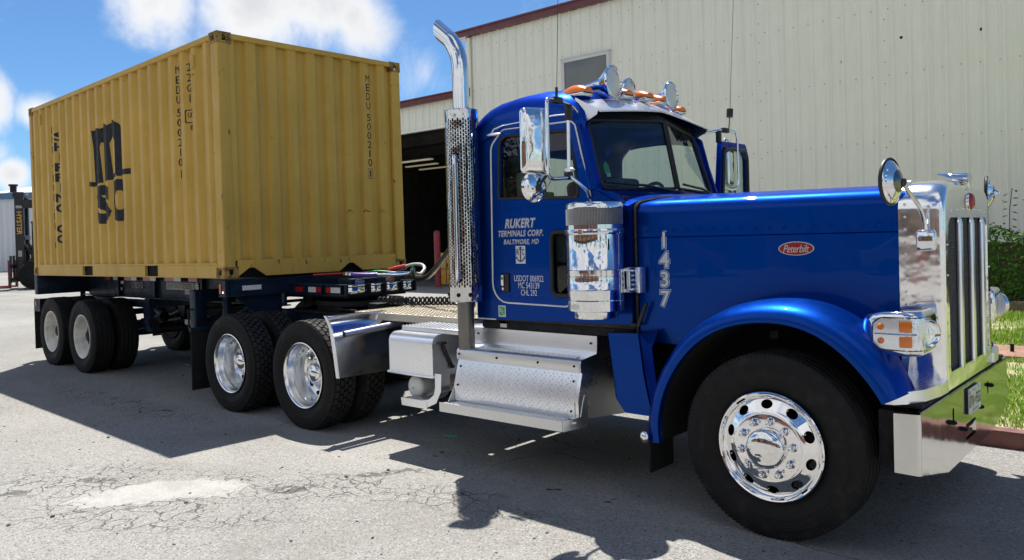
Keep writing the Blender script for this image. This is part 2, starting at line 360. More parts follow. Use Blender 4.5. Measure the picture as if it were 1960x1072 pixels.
# ------------------------------------------------------------------ mesh helpers
class MB:
    """collects shapes in one bmesh; build() links it as one object"""
    def __init__(s): s.b = bmesh.new(); s.mi = 0
    def face(s, pts, mi=None):
        vs = [s.b.verts.new(p) for p in pts]; f = s.b.faces.new(vs); f.material_index = s.mi if mi is None else mi; return f
    def grid(s, rows, close_u=False, close_v=False, mi=None, cap=False):
        """rows of points -> quads"""
        mi = s.mi if mi is None else mi
        V = [[s.b.verts.new(p) for p in r] for r in rows]
        nr, nc = len(V), len(V[0])
        for i in range(nr if close_v else nr-1):
            for j in range(nc if close_u else nc-1):
                a, b, c, d = V[i][j], V[i][(j+1) % nc], V[(i+1) % nr][(j+1) % nc], V[(i+1) % nr][j]
                if len({a, b, c, d}) == 4:
                    f = s.b.faces.new((a, b, c, d)); f.material_index = mi
        if cap:
            for r in (V[0], V[-1]):
                f = s.b.faces.new(r); f.material_index = mi
        return s
    def box(s, x0, x1, y0, y1, z0, z1, bev=0.0, seg=2, mi=None, M=None):
        mi = s.mi if mi is None else mi
        r = bmesh.ops.create_cube(s.b, size=1.0)
        m = Matrix.Translation(((x0+x1)/2, (y0+y1)/2, (z0+z1)/2)) @ Matrix.Diagonal((abs(x1-x0), abs(y1-y0), abs(z1-z0), 1))
        if M is not None: m = M @ m
        bmesh.ops.transform(s.b, matrix=m, verts=r['verts'])
        es = list({e for v in r['verts'] for e in v.link_edges}); fs = list({f for v in r['verts'] for f in v.link_faces})
        for f in fs: f.material_index = mi
        if bev > 0:
            q = bmesh.ops.bevel(s.b, geom=es, offset=bev, segments=seg, profile=0.5, affect='EDGES', material=-1)
            for f in q['faces']: f.material_index = mi
        return s
    def cyl(s, p0, p1, r0, r1=None, n=20, caps=True, mi=None):
        p0, p1 = Vector(p0), Vector(p1); r1 = r0 if r1 is None else r1
        ax = (p1-p0).normalized(); u = ax.orthogonal().normalized(); v = ax.cross(u)
        ring = lambda p, r: [p + (u*math.cos(2*PI*k/n)+v*math.sin(2*PI*k/n))*r for k in range(n)]
        return s.grid([ring(p0, r0), ring(p1, r1)], close_u=True, cap=caps, mi=mi)
    def tube(s, pts, r, n=10, caps=True, mi=None, smooth=0):
        pts = [Vector(p) for p in pts]
        if smooth: pts = catmull(pts, smooth)
        rs = r if isinstance(r, (list, tuple)) else [r]*len(pts)
        rows = []; u = None
        for i, p in enumerate(pts):
            t = (pts[min(i+1, len(pts)-1)]-pts[max(i-1, 0)]).normalized()
            if u is None: u = t.orthogonal().normalized()
            u = (u - t*u.dot(t)).normalized(); v = t.cross(u)
            rows.append([p + (u*math.cos(2*PI*k/n)+v*math.sin(2*PI*k/n))*rs[i] for k in range(n)])
        return s.grid(rows, close_u=True, cap=caps, mi=mi)
    def lathe(s, prof, n=48, axis='Y', org=(0, 0, 0), mi=None, cap=False, close=False):
        """prof: (radius, along-axis)"""
        o = Vector(org); rows = []
        for r, a in prof:
            row = []
            for k in range(n):
                c, q = r*math.cos(2*PI*k/n), r*math.sin(2*PI*k/n)
                row.append(o + Vector({'Y': (c, a, q), 'Z': (c, q, a), 'X': (a, c, q)}[axis]))
            rows.append(row)
        return s.grid(rows, close_u=True, close_v=close, cap=cap, mi=mi)
    def sphere(s, p, r, sc=(1, 1, 1), seg=12, rings=8, mi=None):
        mi = s.mi if mi is None else mi
        q = bmesh.ops.create_uvsphere(s.b, u_segments=seg, v_segments=rings, radius=r)
        bmesh.ops.transform(s.b, matrix=Matrix.Translation(p) @ Matrix.Diagonal((*sc, 1)), verts=q['verts'])
        for v in q['verts']:
            for f in v.link_faces: f.material_index = mi
        return s
    def prism(s, poly, d, mi=None, holes=()):
        """poly and holes: lists of 3D points in one plane; extruded along vector d"""
        mi = s.mi if mi is None else mi
        d = Vector(d); tb = bmesh.new(); loops = [list(poly)]+[list(h) for h in holes]
        for L in loops:
            vs = [tb.verts.new(p) for p in L]
            for i in range(len(vs)): tb.edges.new((vs[i], vs[(i+1) % len(vs)]))
        n = (Vector(poly[1])-Vector(poly[0])).cross(Vector(poly[2])-Vector(poly[1]))
        bmesh.ops.triangle_fill(tb, edges=tb.edges[:], use_beauty=True, use_dissolve=False)
        top = {}
        for f in tb.faces:
            a = [s.b.verts.new(v.co) if v not in top else None for v in f.verts]
            for v, x in zip(f.verts, a):
                if x is not None: top[v] = (x, s.b.verts.new(v.co+d))
            g = s.b.faces.new([top[v][0] for v in f.verts]); g.material_index = mi
            if d.length > 0:
                g = s.b.faces.new([top[v][1] for v in reversed(f.verts)]); g.material_index = mi
        if d.length > 0:
            for e in tb.edges:
                if len(e.link_faces) == 1:
                    a, b = e.verts
                    g = s.b.faces.new((top[a][0], top[b][0], top[b][1], top[a][1])); g.material_index = mi
        tb.free(); return s
    def add(s, verts, faces, M=None, mi=None):
        mi = s.mi if mi is None else mi
        vs = [s.b.verts.new(M @ Vector(v) if M is not None else v) for v in verts]
        for f in faces:
            try: g = s.b.faces.new([vs[i] for i in f]); g.material_index = mi
            except ValueError: pass
        return s
    def build(s, name, mats, parent=None, label=None, ang=38, kind=None, off=None, recalc=True):
        if recalc: bmesh.ops.recalc_face_normals(s.b, faces=s.b.faces[:])
        me = bpy.data.meshes.new(name); s.b.to_mesh(me); s.b.free()
        for m in (mats if isinstance(mats, (list, tuple)) else [mats]): me.materials.append(MATS[m] if isinstance(m, str) else m)
        if len(me.polygons):
            me.polygons.foreach_set('use_smooth', [True]*len(me.polygons)); me.set_sharp_from_angle(angle=rad(ang))
        return link(name, me, parent, label, kind, off)

def link(name, me, parent=None, label=None, kind=None, off=None):
    o = bpy.data.objects.new(name, me); COL.objects.link(o)
    if parent is not None: parent_to(o, parent, off)
    if label: o['label'] = label
    if kind: o['kind'] = kind
    return o
BASE = {}
def parent_to(o, parent, off=None):
    """meshes are written in the thing's own frame; the Empty stands at 'base' in that frame"""
    o.parent = parent
    if off is not None: o.location = off
    elif parent.name in BASE: o.location = -BASE[parent.name]
def thing(name, label, cat, base, group=None, rot=None, loc=None, kind=None):
    o = bpy.data.objects.new(name, None); COL.objects.link(o); o.empty_display_size = 0.3
    o.location = loc if loc is not None else base
    if rot: o.rotation_euler = rot
    BASE[o.name] = Vector(base); tag(o, label, cat, group, kind); return o
def tag(o, label=None, cat=None, group=None, kind=None):
    if label: o['label'] = label
    if cat: o['category'] = cat
    if group: o['group'] = group
    if kind: o['kind'] = kind
    return o
def catmull(P, n):
    out = []; Q = [P[0]*2-P[1]]+P+[P[-1]*2-P[-2]]
    for i in range(1, len(Q)-2):
        a, b, c, d = Q[i-1:i+3]
        for k in range(n):
            t = k/n; out.append(0.5*((2*b)+(c-a)*t+(2*a-5*b+4*c-d)*t*t+(3*b-a-3*c+d)*t**3))
    out.append(P[-1]); return out
def rrect(w, h, r, n=5):
    """rounded rectangle outline centred at 0 (2D)"""
    pts = []
    for cx, cy, a0 in ((w/2-r, h/2-r, 0), (-w/2+r, h/2-r, 90), (-w/2+r, -h/2+r, 180), (w/2-r, -h/2+r, 270)):
        for k in range(n+1):
            a = rad(a0+90*k/n); pts.append((cx+r*math.cos(a), cy+r*math.sin(a)))
    return pts
def rpoly(pts, r, n=5):
    """round the corners of a 2D polygon; r number or list"""
    out = []; m = len(pts)
    for i, p in enumerate(pts):
        ri = r[i] if isinstance(r, (list, tuple)) else r
        p = Vector(p); a = (Vector(pts[i-1])-p); b = (Vector(pts[(i+1) % m])-p)
        if ri <= 0: out.append(tuple(p)); continue
        ang = a.angle(b); t = min(ri/math.tan(ang/2), a.length*0.48, b.length*0.48); ri = t*math.tan(ang/2)
        p0 = p+a.normalized()*t; p1 = p+b.normalized()*t; c = p+(a.normalized()+b.normalized()).normalized()*(ri/math.sin(ang/2))
        v0, v1 = p0-c, p1-c; tot = v0.angle(v1)
        sg = 1 if v0.x*v1.y-v0.y*v1.x > 0 else -1
        for k in range(n+1):
            q = sg*tot*k/n; out.append((c.x+v0.x*math.cos(q)-v0.y*math.sin(q), c.y+v0.x*math.sin(q)+v0.y*math.cos(q)))
    return out
def dup(o, parent=None, loc=None, rot=None, label=None):
    c = o.copy(); COL.objects.link(c)
    if parent is not None: c.parent = parent
    if loc is not None: c.location = loc
    if rot is not None: c.rotation_euler = rot
    if label: c['label'] = label
    for ch in list(o.children): dup(ch, c)
    return c
def tilt_copy(o, parent, M):
    c = dup(o, parent); c.matrix_local = M; return c

# lettering: built-in font turned into flat mesh, fitted to a box
_tx = {}
def text_geo(body, bold=0.0, shear=0.0, spacing=1.0):
    k = (body, bold, shear, spacing)
    if k in _tx: return _tx[k]
    cu = bpy.data.curves.new('lettering', 'FONT'); cu.body = body; cu.offset = bold; cu.shear = shear; cu.space_character = spacing
    cu.align_x = 'CENTER'; cu.resolution_u = 4; cu.fill_mode = 'BOTH'
    ob = bpy.data.objects.new('lettering', cu); COL.objects.link(ob)
    me = bpy.data.meshes.new_from_object(ob.evaluated_get(bpy.context.evaluated_depsgraph_get()))
    V = [v.co.copy() for v in me.vertices]; F = [tuple(p.vertices) for p in me.polygons]
    bpy.data.objects.remove(ob); bpy.data.curves.remove(cu); bpy.data.meshes.remove(me)
    _tx[k] = (V, F); return _tx[k]
def text_fit(body, w, h, bold=0.0, shear=0.0, spacing=1.0, ref=None):
    """2D verts centred on 0; scaled to w x h (either may be None to keep the aspect)"""
    V, F = text_geo(body, bold, shear, spacing)
    R = text_geo(body, ref[0], ref[1], spacing)[0] if ref else V
    x0, x1 = min(v.x for v in R), max(v.x for v in R); y0, y1 = min(v.y for v in R), max(v.y for v in R)
    sx = w/(x1-x0) if w else None; sy = h/(y1-y0) if h else None
    sx = sx or sy; sy = sy or sx
    return [((v.x-(x0+x1)/2)*sx, (v.y-(y0+y1)/2)*sy, 0) for v in V], F
def frame(o, xd, yd):
    """matrix taking text plane to a surface"""
    x = Vector(xd).normalized(); y = Vector(yd); y = (y-x*y.dot(x)).normalized(); z = x.cross(y)
    return Matrix(((x.x, y.x, z.x, o[0]), (x.y, y.y, z.y, o[1]), (x.z, y.z, z.z, o[2]), (0, 0, 0, 1)))
def text_to(mb, body, o, xd, yd, w, h, bold=0.0, shear=0.0, spacing=1.0, lift=0.0, mi=0, ref=None):
    V, F = text_fit(body, w, h, bold, shear, spacing, ref)
    M = frame(o, xd, yd); mb.add([(x, y, lift) for x, y, _ in V], F, M, mi); return mb
def rivets(mb, pts, r=0.006, n=(0, -1, 0)):
    n = Vector(n)
    for p in pts: mb.sphere(p, r, seg=6, rings=4)
# ------------------------------------------------------------------ wheels (axis Y, outer face towards -Y, y = 0 at the rim flange)
def tyre_mesh(R, Wd, kind, y0):
    """Wd section width; y0 = centre of the tyre along the axle"""
    m = MB(); h = Wd/2; Rt = R-0.017 if kind == 'lug' else R
    side = [(0.288, -h*0.62), (0.300, -h*0.74), (0.318, -h*0.80), (0.350, -h*0.93), (0.395, -h*1.0), (0.402, -h*1.012), (0.408, -h*1.0), (0.430, -h*0.998), (0.433, -h*1.004), (0.436, -h*0.997), (R-0.085, -h*0.985), (R-0.080, -h*1.000), (R-0.074, -h*0.984), (R-0.070, -h*0.978), (R-0.066, -h*0.990), (R-0.060, -h*0.972), (R-0.035, -h*0.925), (R-0.015, -h*0.885)]
    tr = []
    if kind == 'lug': tr = [(Rt-0.004, -h*0.87), (Rt, -h*0.82), (Rt, 0.0)]
    else:
        tr = [(Rt-0.004, -h*0.845)]
        for g in (0.60, 0.22):
            tr += [(Rt, -h*(g+0.055)), (Rt-0.013, -h*(g+0.035)), (Rt-0.013, -h*(g-0.035)), (Rt, -h*(g-0.055))]
        tr += [(Rt, 0.0)]
    half = side+tr; prof = half + [(r, -a) for r, a in reversed(half[:-1])]
    m.lathe([(r, a+y0) for r, a in prof], n=72)
    if kind == 'lug':
        rows = 5; nb = 46; pitch = 2*PI/nb; wy = Wd*0.80/rows
        for i in range(rows):
            yc = (i-(rows-1)/2)*wy; sh = 0.5*pitch*(i % 2)
            for k in range(nb):
                a = k*pitch+sh; hw = wy*0.46; ha = pitch*0.40
                hexa = [(-ha, -hw*0.55), (-ha*0.35, -hw), (ha*0.75, -hw*0.85), (ha, hw*0.55), (ha*0.35, hw), (-ha*0.75, hw*0.85)]
                if i in (0, rows-1): hexa = [(-ha, -hw), (ha, -hw), (ha*1.05, hw*0.6), (0, hw), (-ha*1.05, hw*0.6)]
                top = []; bot = []
                for da, dy in hexa:
                    rr = R-(0.006 if abs(yc+dy) > Wd*0.36 else 0)
                    top.append((rr*math.cos(a+da), yc+dy+y0, rr*math.sin(a+da)))
                    bot.append(((Rt-0.003)*math.cos(a+da*1.05), yc+dy*1.05+y0, (Rt-0.003)*math.sin(a+da*1.05)))
                m.face(top, 1); q = len(hexa)
                for j in range(q): m.face([bot[j], bot[(j+1) % q], top[(j+1) % q], top[j]], 0)
    if kind == 'rib':
        for k in range(120):          # small shoulder notches
            a = 2*PI*k/120
            for sgn in (-1,):
                c, q = math.cos(a), math.sin(a)
                m.box(-0.006, 0.006, y0-h*0.905, y0-h*0.86, R-0.022, R-0.004, M=Matrix.Rotation(a, 4, 'Y'))
    return m

def holed_ring(m, r0, r1, yfun, nh=10, rc=None, ha=0.036, hr=0.028, depth=0.02, phase=0.0, N=24, mi=0):
    """annulus with nh oval hand holes, each with an inner wall"""
    rc = rc or (r0+r1)/2; sec = 2*PI/nh
    for k in range(nh):
        a0 = k*sec+phase; outer = []; inner = []
        for j in range(N):
            t = 2*PI*j/N+PI/4
            # boundary of the sector rectangle by direction
            cx, cy = math.cos(t), math.sin(t); q = max(abs(cx), abs(cy)); bx, by = cx/q, cy/q
            th = a0+bx*sec/2; rr = rc+(by*(r1-rc) if by > 0 else by*(rc-r0))
            outer.append((rr, th)); inner.append((rc+hr*cy, a0+cx*ha/rc))
        P = lambda r, th, dy=0: (r*math.cos(th), yfun(r)+dy, r*math.sin(th))
        mid = [((a+c)/2, (b+d)/2) for (a, b), (c, d) in zip(outer, inner)]
        m.grid([[P(*p) for p in outer], [P(*p) for p in mid], [P(*p) for p in inner], [P(r, th, depth) for r, th in inner]], close_u=True, mi=mi)
    return m

def lug_nut_mesh(mb_mats):
    m = MB(); hexp = [(0.0185*math.cos(PI*k/3), 0.0185*math.sin(PI*k/3)) for k in range(6)]
    m.lathe([(0.024, 0.0), (0.024, -0.006), (0.019, -0.010)], n=16)
    m.grid([[(x, -0.008, z) for x, z in hexp], [(x, -0.030, z) for x, z in hexp]], close_u=True)
    m.lathe([(0.0165, -0.030), (0.0165, -0.040), (0.012, -0.050), (0.004, -0.054)], n=12, cap=True)
    return m

def make_wheel(parent, kind, loc, far=False):
    """kind: steer, drive, trailer, inner_lug, inner_rib"""
    hub = MB()
    if kind == 'steer':
        hub.lathe([(0.05, 0.20), (0.19, 0.20), (0.20, 0.05), (0.10, 0.0), (0.02, 0.0)], n=32, cap=True)
        w = hub.build('wheel', 'dark_steel', parent, off=loc)
        tyre_mesh(0.525, 0.285, 'rib', 0.138).build('tyre', 'tyre_rubber', w, ang=30)
        y = lambda r: -0.012+0.030*max(0, min(1, (r-0.205)/0.06))
        rim = MB()
        rim.lathe([(0.286, 0.06), (0.296, 0.02), (0.307, 0.006), (0.309, -0.004), (0.303, -0.009), (0.296, -0.006), (0.289, 0.006), (0.280, 0.016), (0.272, 0.020), (0.268, 0.0195)], n=72)
        rim.lathe([(0.268, 0.0195), (0.266, y(0.266))], n=72)
        holed_ring(rim, 0.212, 0.266, y, rc=0.240, ha=0.034, hr=0.0245, depth=0.03, phase=PI/10+0.05, N=24)
        rim.lathe([(0.212, y(0.212)), (0.204, -0.0135), (0.196, -0.016), (0.192, -0.024), (0.186, -0.026), (0.10, -0.026)], n=72)
        rim.build('rim', 'wheel_aluminium', w, ang=30)
        cap = MB(); cap.lathe([(0.112, -0.026), (0.112, -0.060), (0.108, -0.070), (0.095, -0.080), (0.06, -0.090), (0.02, -0.094)], n=40, cap=True)
        cap.build('hub_cap', 'chrome', w, ang=50)
        nut = lug_nut_mesh(0).build('lug_nut', 'chrome', w, off=(0, 0, 0)); ym = -0.026; rb = 0.152
    elif kind in ('drive', 'trailer'):
        dr = kind == 'drive'
        hub.lathe([(0.05, 0.32), (0.20, 0.32), (0.21, 0.250), (0.12, 0.235), (0.02, 0.235)], n=28, cap=True)
        w = hub.build('wheel', 'dark_steel', parent, off=loc)
        tyre_mesh(0.512, 0.272, 'lug' if dr else 'rib', 0.118).build('tyre', ['tyre_rubber', 'tread_rubber'], w, ang=30)
        mat = 'wheel_satin' if dr else 'white_wheel'
        D_ = 0.055 if dr else 0.0
        y = lambda r: 0.150+D_+0.018*max(0, min(1, (0.235-r)/0.05))
        rim = MB()
        rim.lathe([(0.29, 0.05), (0.297, 0.015), (0.307, 0.005), (0.309, -0.004), (0.302, -0.008), (0.295, -0.004), (0.288, 0.008), (0.281, 0.022), (0.279, 0.045), (0.270, 0.062), (0.262, 0.10), (0.252, 0.135+D_), (0.238, 0.150+D_)], n=64)
        holed_ring(rim, 0.186, 0.238, y, rc=0.212, ha=0.030, hr=0.020, depth=0.03, N=20, mi=1)
        rim.lathe([(0.186, 0.168+D_), (0.17, 0.166+D_), (0.10, 0.166+D_)], n=64, mi=1)
        rim.build('rim', [mat, mat if dr else 'wheel_grime_shade'], w, ang=30)
        cap = MB()
        if dr: cap.lathe([(0.112, 0.221), (0.110, 0.19), (0.104, 0.150), (0.100, 0.140), (0.092, 0.118), (0.065, 0.096), (0.018, 0.088)], n=36, cap=True)
        else: cap.lathe([(0.085, 0.166), (0.085, 0.10), (0.075, 0.075), (0.07, 0.07), (0.02, 0.065)], n=28, cap=True)
        cap.build('hub_cap', 'chrome' if dr else 'dark_steel', w, ang=50)
        nut = lug_nut_mesh(0).build('lug_nut', 'chrome' if dr else 'dark_steel', w, off=(0, 0, 0)); ym = 0.166+D_; rb = 0.143
    else:
        hub.lathe([(0.05, 0.25), (0.285, 0.24), (0.29, 0.0), (0.2, 0.02), (0.05, 0.03)], n=28, cap=True)
        w = hub.build('wheel', 'black_matte', parent, off=loc)
        tyre_mesh(0.512, 0.272, 'lug' if kind == 'inner_lug' else 'rib', 0.118).build('tyre', ['tyre_rubber', 'tread_rubber'], w, ang=30)
        nut = None
    if nut:
        for k in range(10):
            a = 2*PI*k/10+0.16; o = nut if k == 0 else dup(nut, w)
            o.location = (rb*math.cos(a), ym, rb*math.sin(a))
    if far: w.rotation_euler = (0, 0, PI)
    return w
def copy_wheel(w, parent, loc, far=False, spin=0.0):
    c = dup(w, parent); c.location = loc; c.rotation_euler = (0, spin, PI if far else 0); return c
# ------------------------------------------------------------------ the tractor (front +X, camera on the -Y side, kingpin at the origin)
TB = Vector((2.4, 0, 0))
truck = thing('semi_truck', 'blue conventional tractor truck with chrome grille and exhaust stack pulling the yellow container', 'truck', TB)
def part(mb, name, mats, label=None, ang=38, parent=None, kind=None):
    return mb.build(name, mats, parent or truck, label, ang, kind, off=-TB if parent is None else Vector((0, 0, 0)))
STEER_X, AX1, AX2 = 5.156, 0.66, -0.66
hw = lambda x: 0.88-0.30*(x-4.1)/1.66            # half width of the tapering hood

# --- chassis
for s in (-1, 1): m = MB(); m.box(-1.25, 5.75, s*0.43-0.04, s*0.43+0.04, 0.74, 1.0, 0.008); part(m, 'frame_rail', 'frame_paint')
for x in (-1.2, -0.1, 1.4, 2.8, 4.2, 5.6): m = MB(); m.box(x-0.04, x+0.04, -0.40, 0.40, 0.78, 0.96); part(m, 'cross_member', 'frame_paint')
for x in (AX1, AX2):
    m = MB(); m.cyl((x, -0.95, 0.5), (x, 0.95, 0.5), 0.075, n=16); m.sphere((x, 0, 0.5), 0.21, seg=16, rings=10)
    m.box(x-0.45, x+0.45, -0.52, -0.40, 0.62, 0.70, 0.01); m.box(x-0.45, x+0.45, 0.40, 0.52, 0.62, 0.70, 0.01)
    part(m, 'drive_axle', 'dark_steel')
m = MB(); m.cyl((AX1+0.25, 0, 0.5), (3.6, 0, 0.75), 0.06, n=12); part(m, 'drive_shaft', 'dark_steel')
m = MB(); m.box(STEER_X-0.06, STEER_X+0.06, -0.9, 0.9, 0.40, 0.52, 0.02)
for s in (-1, 1): m.box(4.4, 5.85, s*0.46-0.045, s*0.46+0.045, 0.60, 0.66, 0.01)
part(m, 'front_axle', 'dark_steel')
m = MB(); m.box(4.45, 5.55, -0.38, 0.38, 0.50, 1.55, 0.05); part(m, 'engine', 'liner_black'); m = MB(); m.box(3.2, 4.4, -0.30, 0.30, 0.55, 1.1, 0.05); part(m, 'gearbox', 'liner_black')

# --- wheels
w = make_wheel(truck, 'steer', Vector((STEER_X, -1.16, 0.52))-TB); copy_wheel(w, truck, Vector((STEER_X, 1.16, 0.52))-TB, True)
w = make_wheel(truck, 'drive', Vector((AX1, -1.20, 0.50))-TB)
for k, (x, far) in enumerate(((AX2, False), (AX1, True), (AX2, True))): copy_wheel(w, truck, Vector((x, 1.20 if far else -1.20, 0.50))-TB, far, 0.23*(k+1))
w = make_wheel(truck, 'inner_lug', Vector((AX1, -0.86, 0.50))-TB)
for k, (x, far) in enumerate(((AX2, False), (AX1, True), (AX2, True))): copy_wheel(w, truck, Vector((x, 0.86 if far else -0.86, 0.50))-TB, far, 0.31*(k+1))

# --- fifth wheel, deck plate, air tank
m = MB()
pl = [(0.52*math.cos(rad(a)), 0.46*math.sin(rad(a)), 1.06) for a in range(0, 360, 12)]
slot = [(-0.62, -0.05, 1.06), (-0.1, -0.045, 1.06), (-0.04, 0, 1.06), (-0.1, 0.045, 1.06), (-0.62, 0.05, 1.06)]
m.prism(pl, (0, 0, 0.05))
m.prism([(-0.62, -0.36, 0.98), (-0.30, -0.43, 1.055), (-0.30, -0.10, 1.055), (-0.62, -0.12, 0.98)], (0, 0, 0.04))
m.prism([(-0.62, 0.36, 0.98), (-0.30, 0.43, 1.055), (-0.30, 0.10, 1.055), (-0.62, 0.12, 0.98)], (0, 0, 0.04))
for s in (-1, 1): m.box(-0.22, 0.22, s*0.36-0.05, s*0.36+0.05, 0.97, 1.07, 0.01)
m.box(-0.5, 0.6, -0.52, 0.52, 0.985, 1.005, 0.004); m.box(0.50, 0.66, -0.30, -0.10, 1.02, 1.10, 0.02)
part(m, 'fifth_wheel', 'dark_steel')
m = MB()                                                   # release lever and brake hose coil
m.tube([(0.20, -0.42, 1.03), (0.55, -0.50, 1.04), (0.62, -0.52, 1.04)], 0.012, mi=0)
part(m, 'release_handle', 'dark_steel')
m = MB(); pts = []
for i in range(18*14+1):
    t = i/14; a = 2*PI*t; pts.append((0.55+0.045*t, -0.18+0.018*t+0.035*math.cos(a), 1.115+0.035*math.sin(a)))
m.tube(pts, 0.011, n=6); m.tube([(1.36, 0.14, 1.115), (1.42, 0.17, 1.17), (1.50, 0.20, 1.14), (1.52, 0.22, 1.07)], 0.012, n=6, smooth=5); m.box(1.49, 1.53, 0.2, 0.24, 1.05, 1.20, 0.006)
part(m, 'coiled_hose', 'black_plastic')
m = MB(); m.box(0.72, 2.30, -0.62, 0.62, 1.035, 1.050)
m.box(0.72, 2.30, -0.624, -0.612, 0.985, 1.052); m.box(0.72, 2.30, 0.612, 0.624, 0.985, 1.052); m.box(2.288, 2.30, -0.61, 0.61, 0.985, 1.05); m.box(0.72, 0.732, -0.61, 0.61, 0.985, 1.05)
for i in range(36):
    for j in range(26):
        x, y = 0.77+0.0425*i, -0.585+0.0465*j+(0.012 if i % 2 else 0)
        if -0.61 < y < 0.60: m.box(x-0.013, x+0.013, y-0.004, y+0.004, 1.049, 1.058, M=None)
part(m, 'deck_plate', 'tan_aluminium')
m = MB(); m.box(1.72, 1.88, -0.478, -0.472, 0.86, 0.96, mi=0); m.box(1.735, 1.795, -0.480, -0.4785, 0.865, 0.925, mi=1); m.box(1.80, 1.87, -0.480, -0.4785, 0.865, 0.925, mi=1)
part(m, 'warning_sticker', ['sticker_orange', 'sign_grey'])

# --- quarter fender and its pole
def quarter_fender(s):
    rows = []; n = 14
    for i in range(n+1):
        t = i/n; x = 1.12+0.11*t-0.05*math.exp(-((t)/0.10)**2)+0.006*math.sin(PI*t); z = 1.075-0.545*t
        rows.append([(x+0.02*math.sin(3.1*u)*(1-t), s*(1.215-0.62*u), z-0.01*u) for u in [j/10 for j in range(11)]])
    m = MB(); m.grid(rows)
    back = [[(p[0]-0.004, p[1], p[2]) for p in r] for r in rows]; m.grid(back)
    edge = [r[0] for r in rows]
    m.grid([[(p[0]-0.03, p[1], p[2]) for p in edge], [(p[0]+0.006, p[1], p[2]) for p in edge], [(p[0]+0.010, p[1]+s*-0.010, p[2]) for p in edge]])
    m.box(1.10, 1.17, min(s*1.21, s*0.6), max(s*1.21, s*0.6), 1.068, 1.075)
    return part(m, 'quarter_fender', 'fender_steel', ang=60)
for s in (-1, 1): quarter_fender(s)
for s in (-1, 1):
    m = MB(); m.tube([(1.26, s*1.16, 0.915), (1.265, s*0.5, 0.955)], 0.029, n=16, caps=False); m.tube([(1.26, s*1.159, 0.915), (1.265, s*0.5, 0.955)], 0.024, n=16, caps=False)
    m.sphere((1.225, s*1.16, 0.905), 0.014)
    part(m, 'fender_bracket', 'satin_aluminium')

# --- battery / tool box on the near side
def box_profile(x0, x1, z0, z1, r): return rpoly([(x0, z0), (x1, z0), (x1, z1), (x0, z1)], [0.01, 0.01, r, r], 7)
m = MB(); pr = rpoly([(-1.10, 0.64), (-0.52, 0.64), (-0.52, 0.965), (-1.10, 0.965)], [0.006, 0.006, 0.01, 0.075], 8)
m.prism([(1.80, y, z) for y, z in pr], (0.535, 0, 0))
m.box(1.785, 2.345, -1.115, -0.52, 0.622, 0.642, 0.003)
tool = part(m, 'tool_box', 'satin_aluminium')
m = MB(); m.box(1.83, 2.52, -0.98, -0.52, 0.966, 1.005, 0.004)
for i in range(24):
    for j in range(12):
        x, y = 1.83+0.029*i, -0.96+0.036*j+(0.01 if i % 2 else 0)
        if y < -0.53: m.box(x-0.009, x+0.009, y-0.003, y+0.003, 1.004, 1.010)
part(m, 'step_grating', 'brushed_aluminium')
m = MB(); m.tube([(2.348, -1.0, 0.90), (2.35, -0.98, 0.84), (2.35, -0.90, 0.70)], 0.011, n=6); m.box(2.335, 2.365, -1.03, -0.97, 0.885, 0.905); m.box(2.335, 2.36, -0.92, -0.88, 0.68, 0.70); part(m, 'box_latch', 'black_plastic')
m = MB(); m.lathe([(0.001, -0.992), (0.06, -0.990), (0.088, -0.983), (0.097, -0.968), (0.098, -0.45), (0.07, -0.43)], n=28, org=(1.985, 0, 0.50), cap=True); m.cyl((1.965, -1.005, 0.49), (1.965, -0.99, 0.49), 0.008, n=8)
part(m, 'air_tank', 'white_paint', ang=50)
m = MB()                                                   # curved step hanger below the box
hang = [(2.35, 0.66), (2.35, 0.55), (2.33, 0.49), (2.27, 0.445), (2.16, 0.425), (1.92, 0.415)]
hang = [tuple(p[:2]) for p in catmull([Vector((*p, 0)) for p in hang], 4)]
m.grid([[(x, -1.085, z), (x, -0.93, z), (x, -0.93, z-0.012), (x, -1.085, z-0.012)] for x, z in hang], close_u=True, cap=True)
m.prism([(x, -1.09, z) for x, z in [(2.18, 0.425), (2.27, 0.442), (2.33, 0.49), (2.345, 0.55), (2.345, 0.66), (2.42, 0.66), (2.41, 0.52), (2.35, 0.42), (2.24, 0.372)]], (0, 0.006, 0))
m.box(1.93, 2.245, -1.095, -1.087, 0.362, 0.426)
for i in range(9): m.box(1.99+0.03*i, 2.005+0.03*i, -1.075, -0.95, 0.425, 0.431)
part(m, 'hanging_step', 'satin_aluminium')
m = MB(); m.tube([(1.93, -1.09, 0.40), (1.925, -1.1, 0.32), (1.932, -1.1, 0.27), (1.92, -1.1, 0.24)], 0.006, n=5); part(m, 'pull_cable', 'dark_steel')

# --- step box under the cab (near side) and plain tank on the far side
def step_profile():
    return [(-0.50, 1.015), (-0.842, 1.03), (-0.858, 1.022), (-0.862, 0.925), (-0.868, 0.900), (-1.030, 0.880), (-1.052, 0.870), (-1.058, 0.855), (-1.058, 0.795), (-1.040, 0.785), (-1.055, 0.74), (-1.095, 0.60), (-1.09, 0.475), (-0.50, 0.42)]
X0, X1 = 2.57, 3.775
m = MB(); m.prism([(X0, y, z) for y, z in step_profile()], (X1-X0, 0, 0), mi=0)
sb = part(m, 'step_box', ['satin_aluminium'], ang=50)
m = MB(); m.box(X0+0.012, X1-0.01, -1.064, -1.0585, 0.797, 0.868, 0.001); part(m, 'step_nosing', 'brushed_aluminium')
m = MB()                                                   # raised bars of the tread plate on the front panel
pa, pb = Vector((0, -1.043, 0.775)), Vector((0, -1.096, 0.585)); pc = Vector((0, -1.091, 0.485))
L1 = (pb-pa).length; L2 = (pc-pb).length
def panel_pt(s): return pa.lerp(pb, s/L1) if s < L1 else pb.lerp(pc, min(1, (s-L1)/L2))
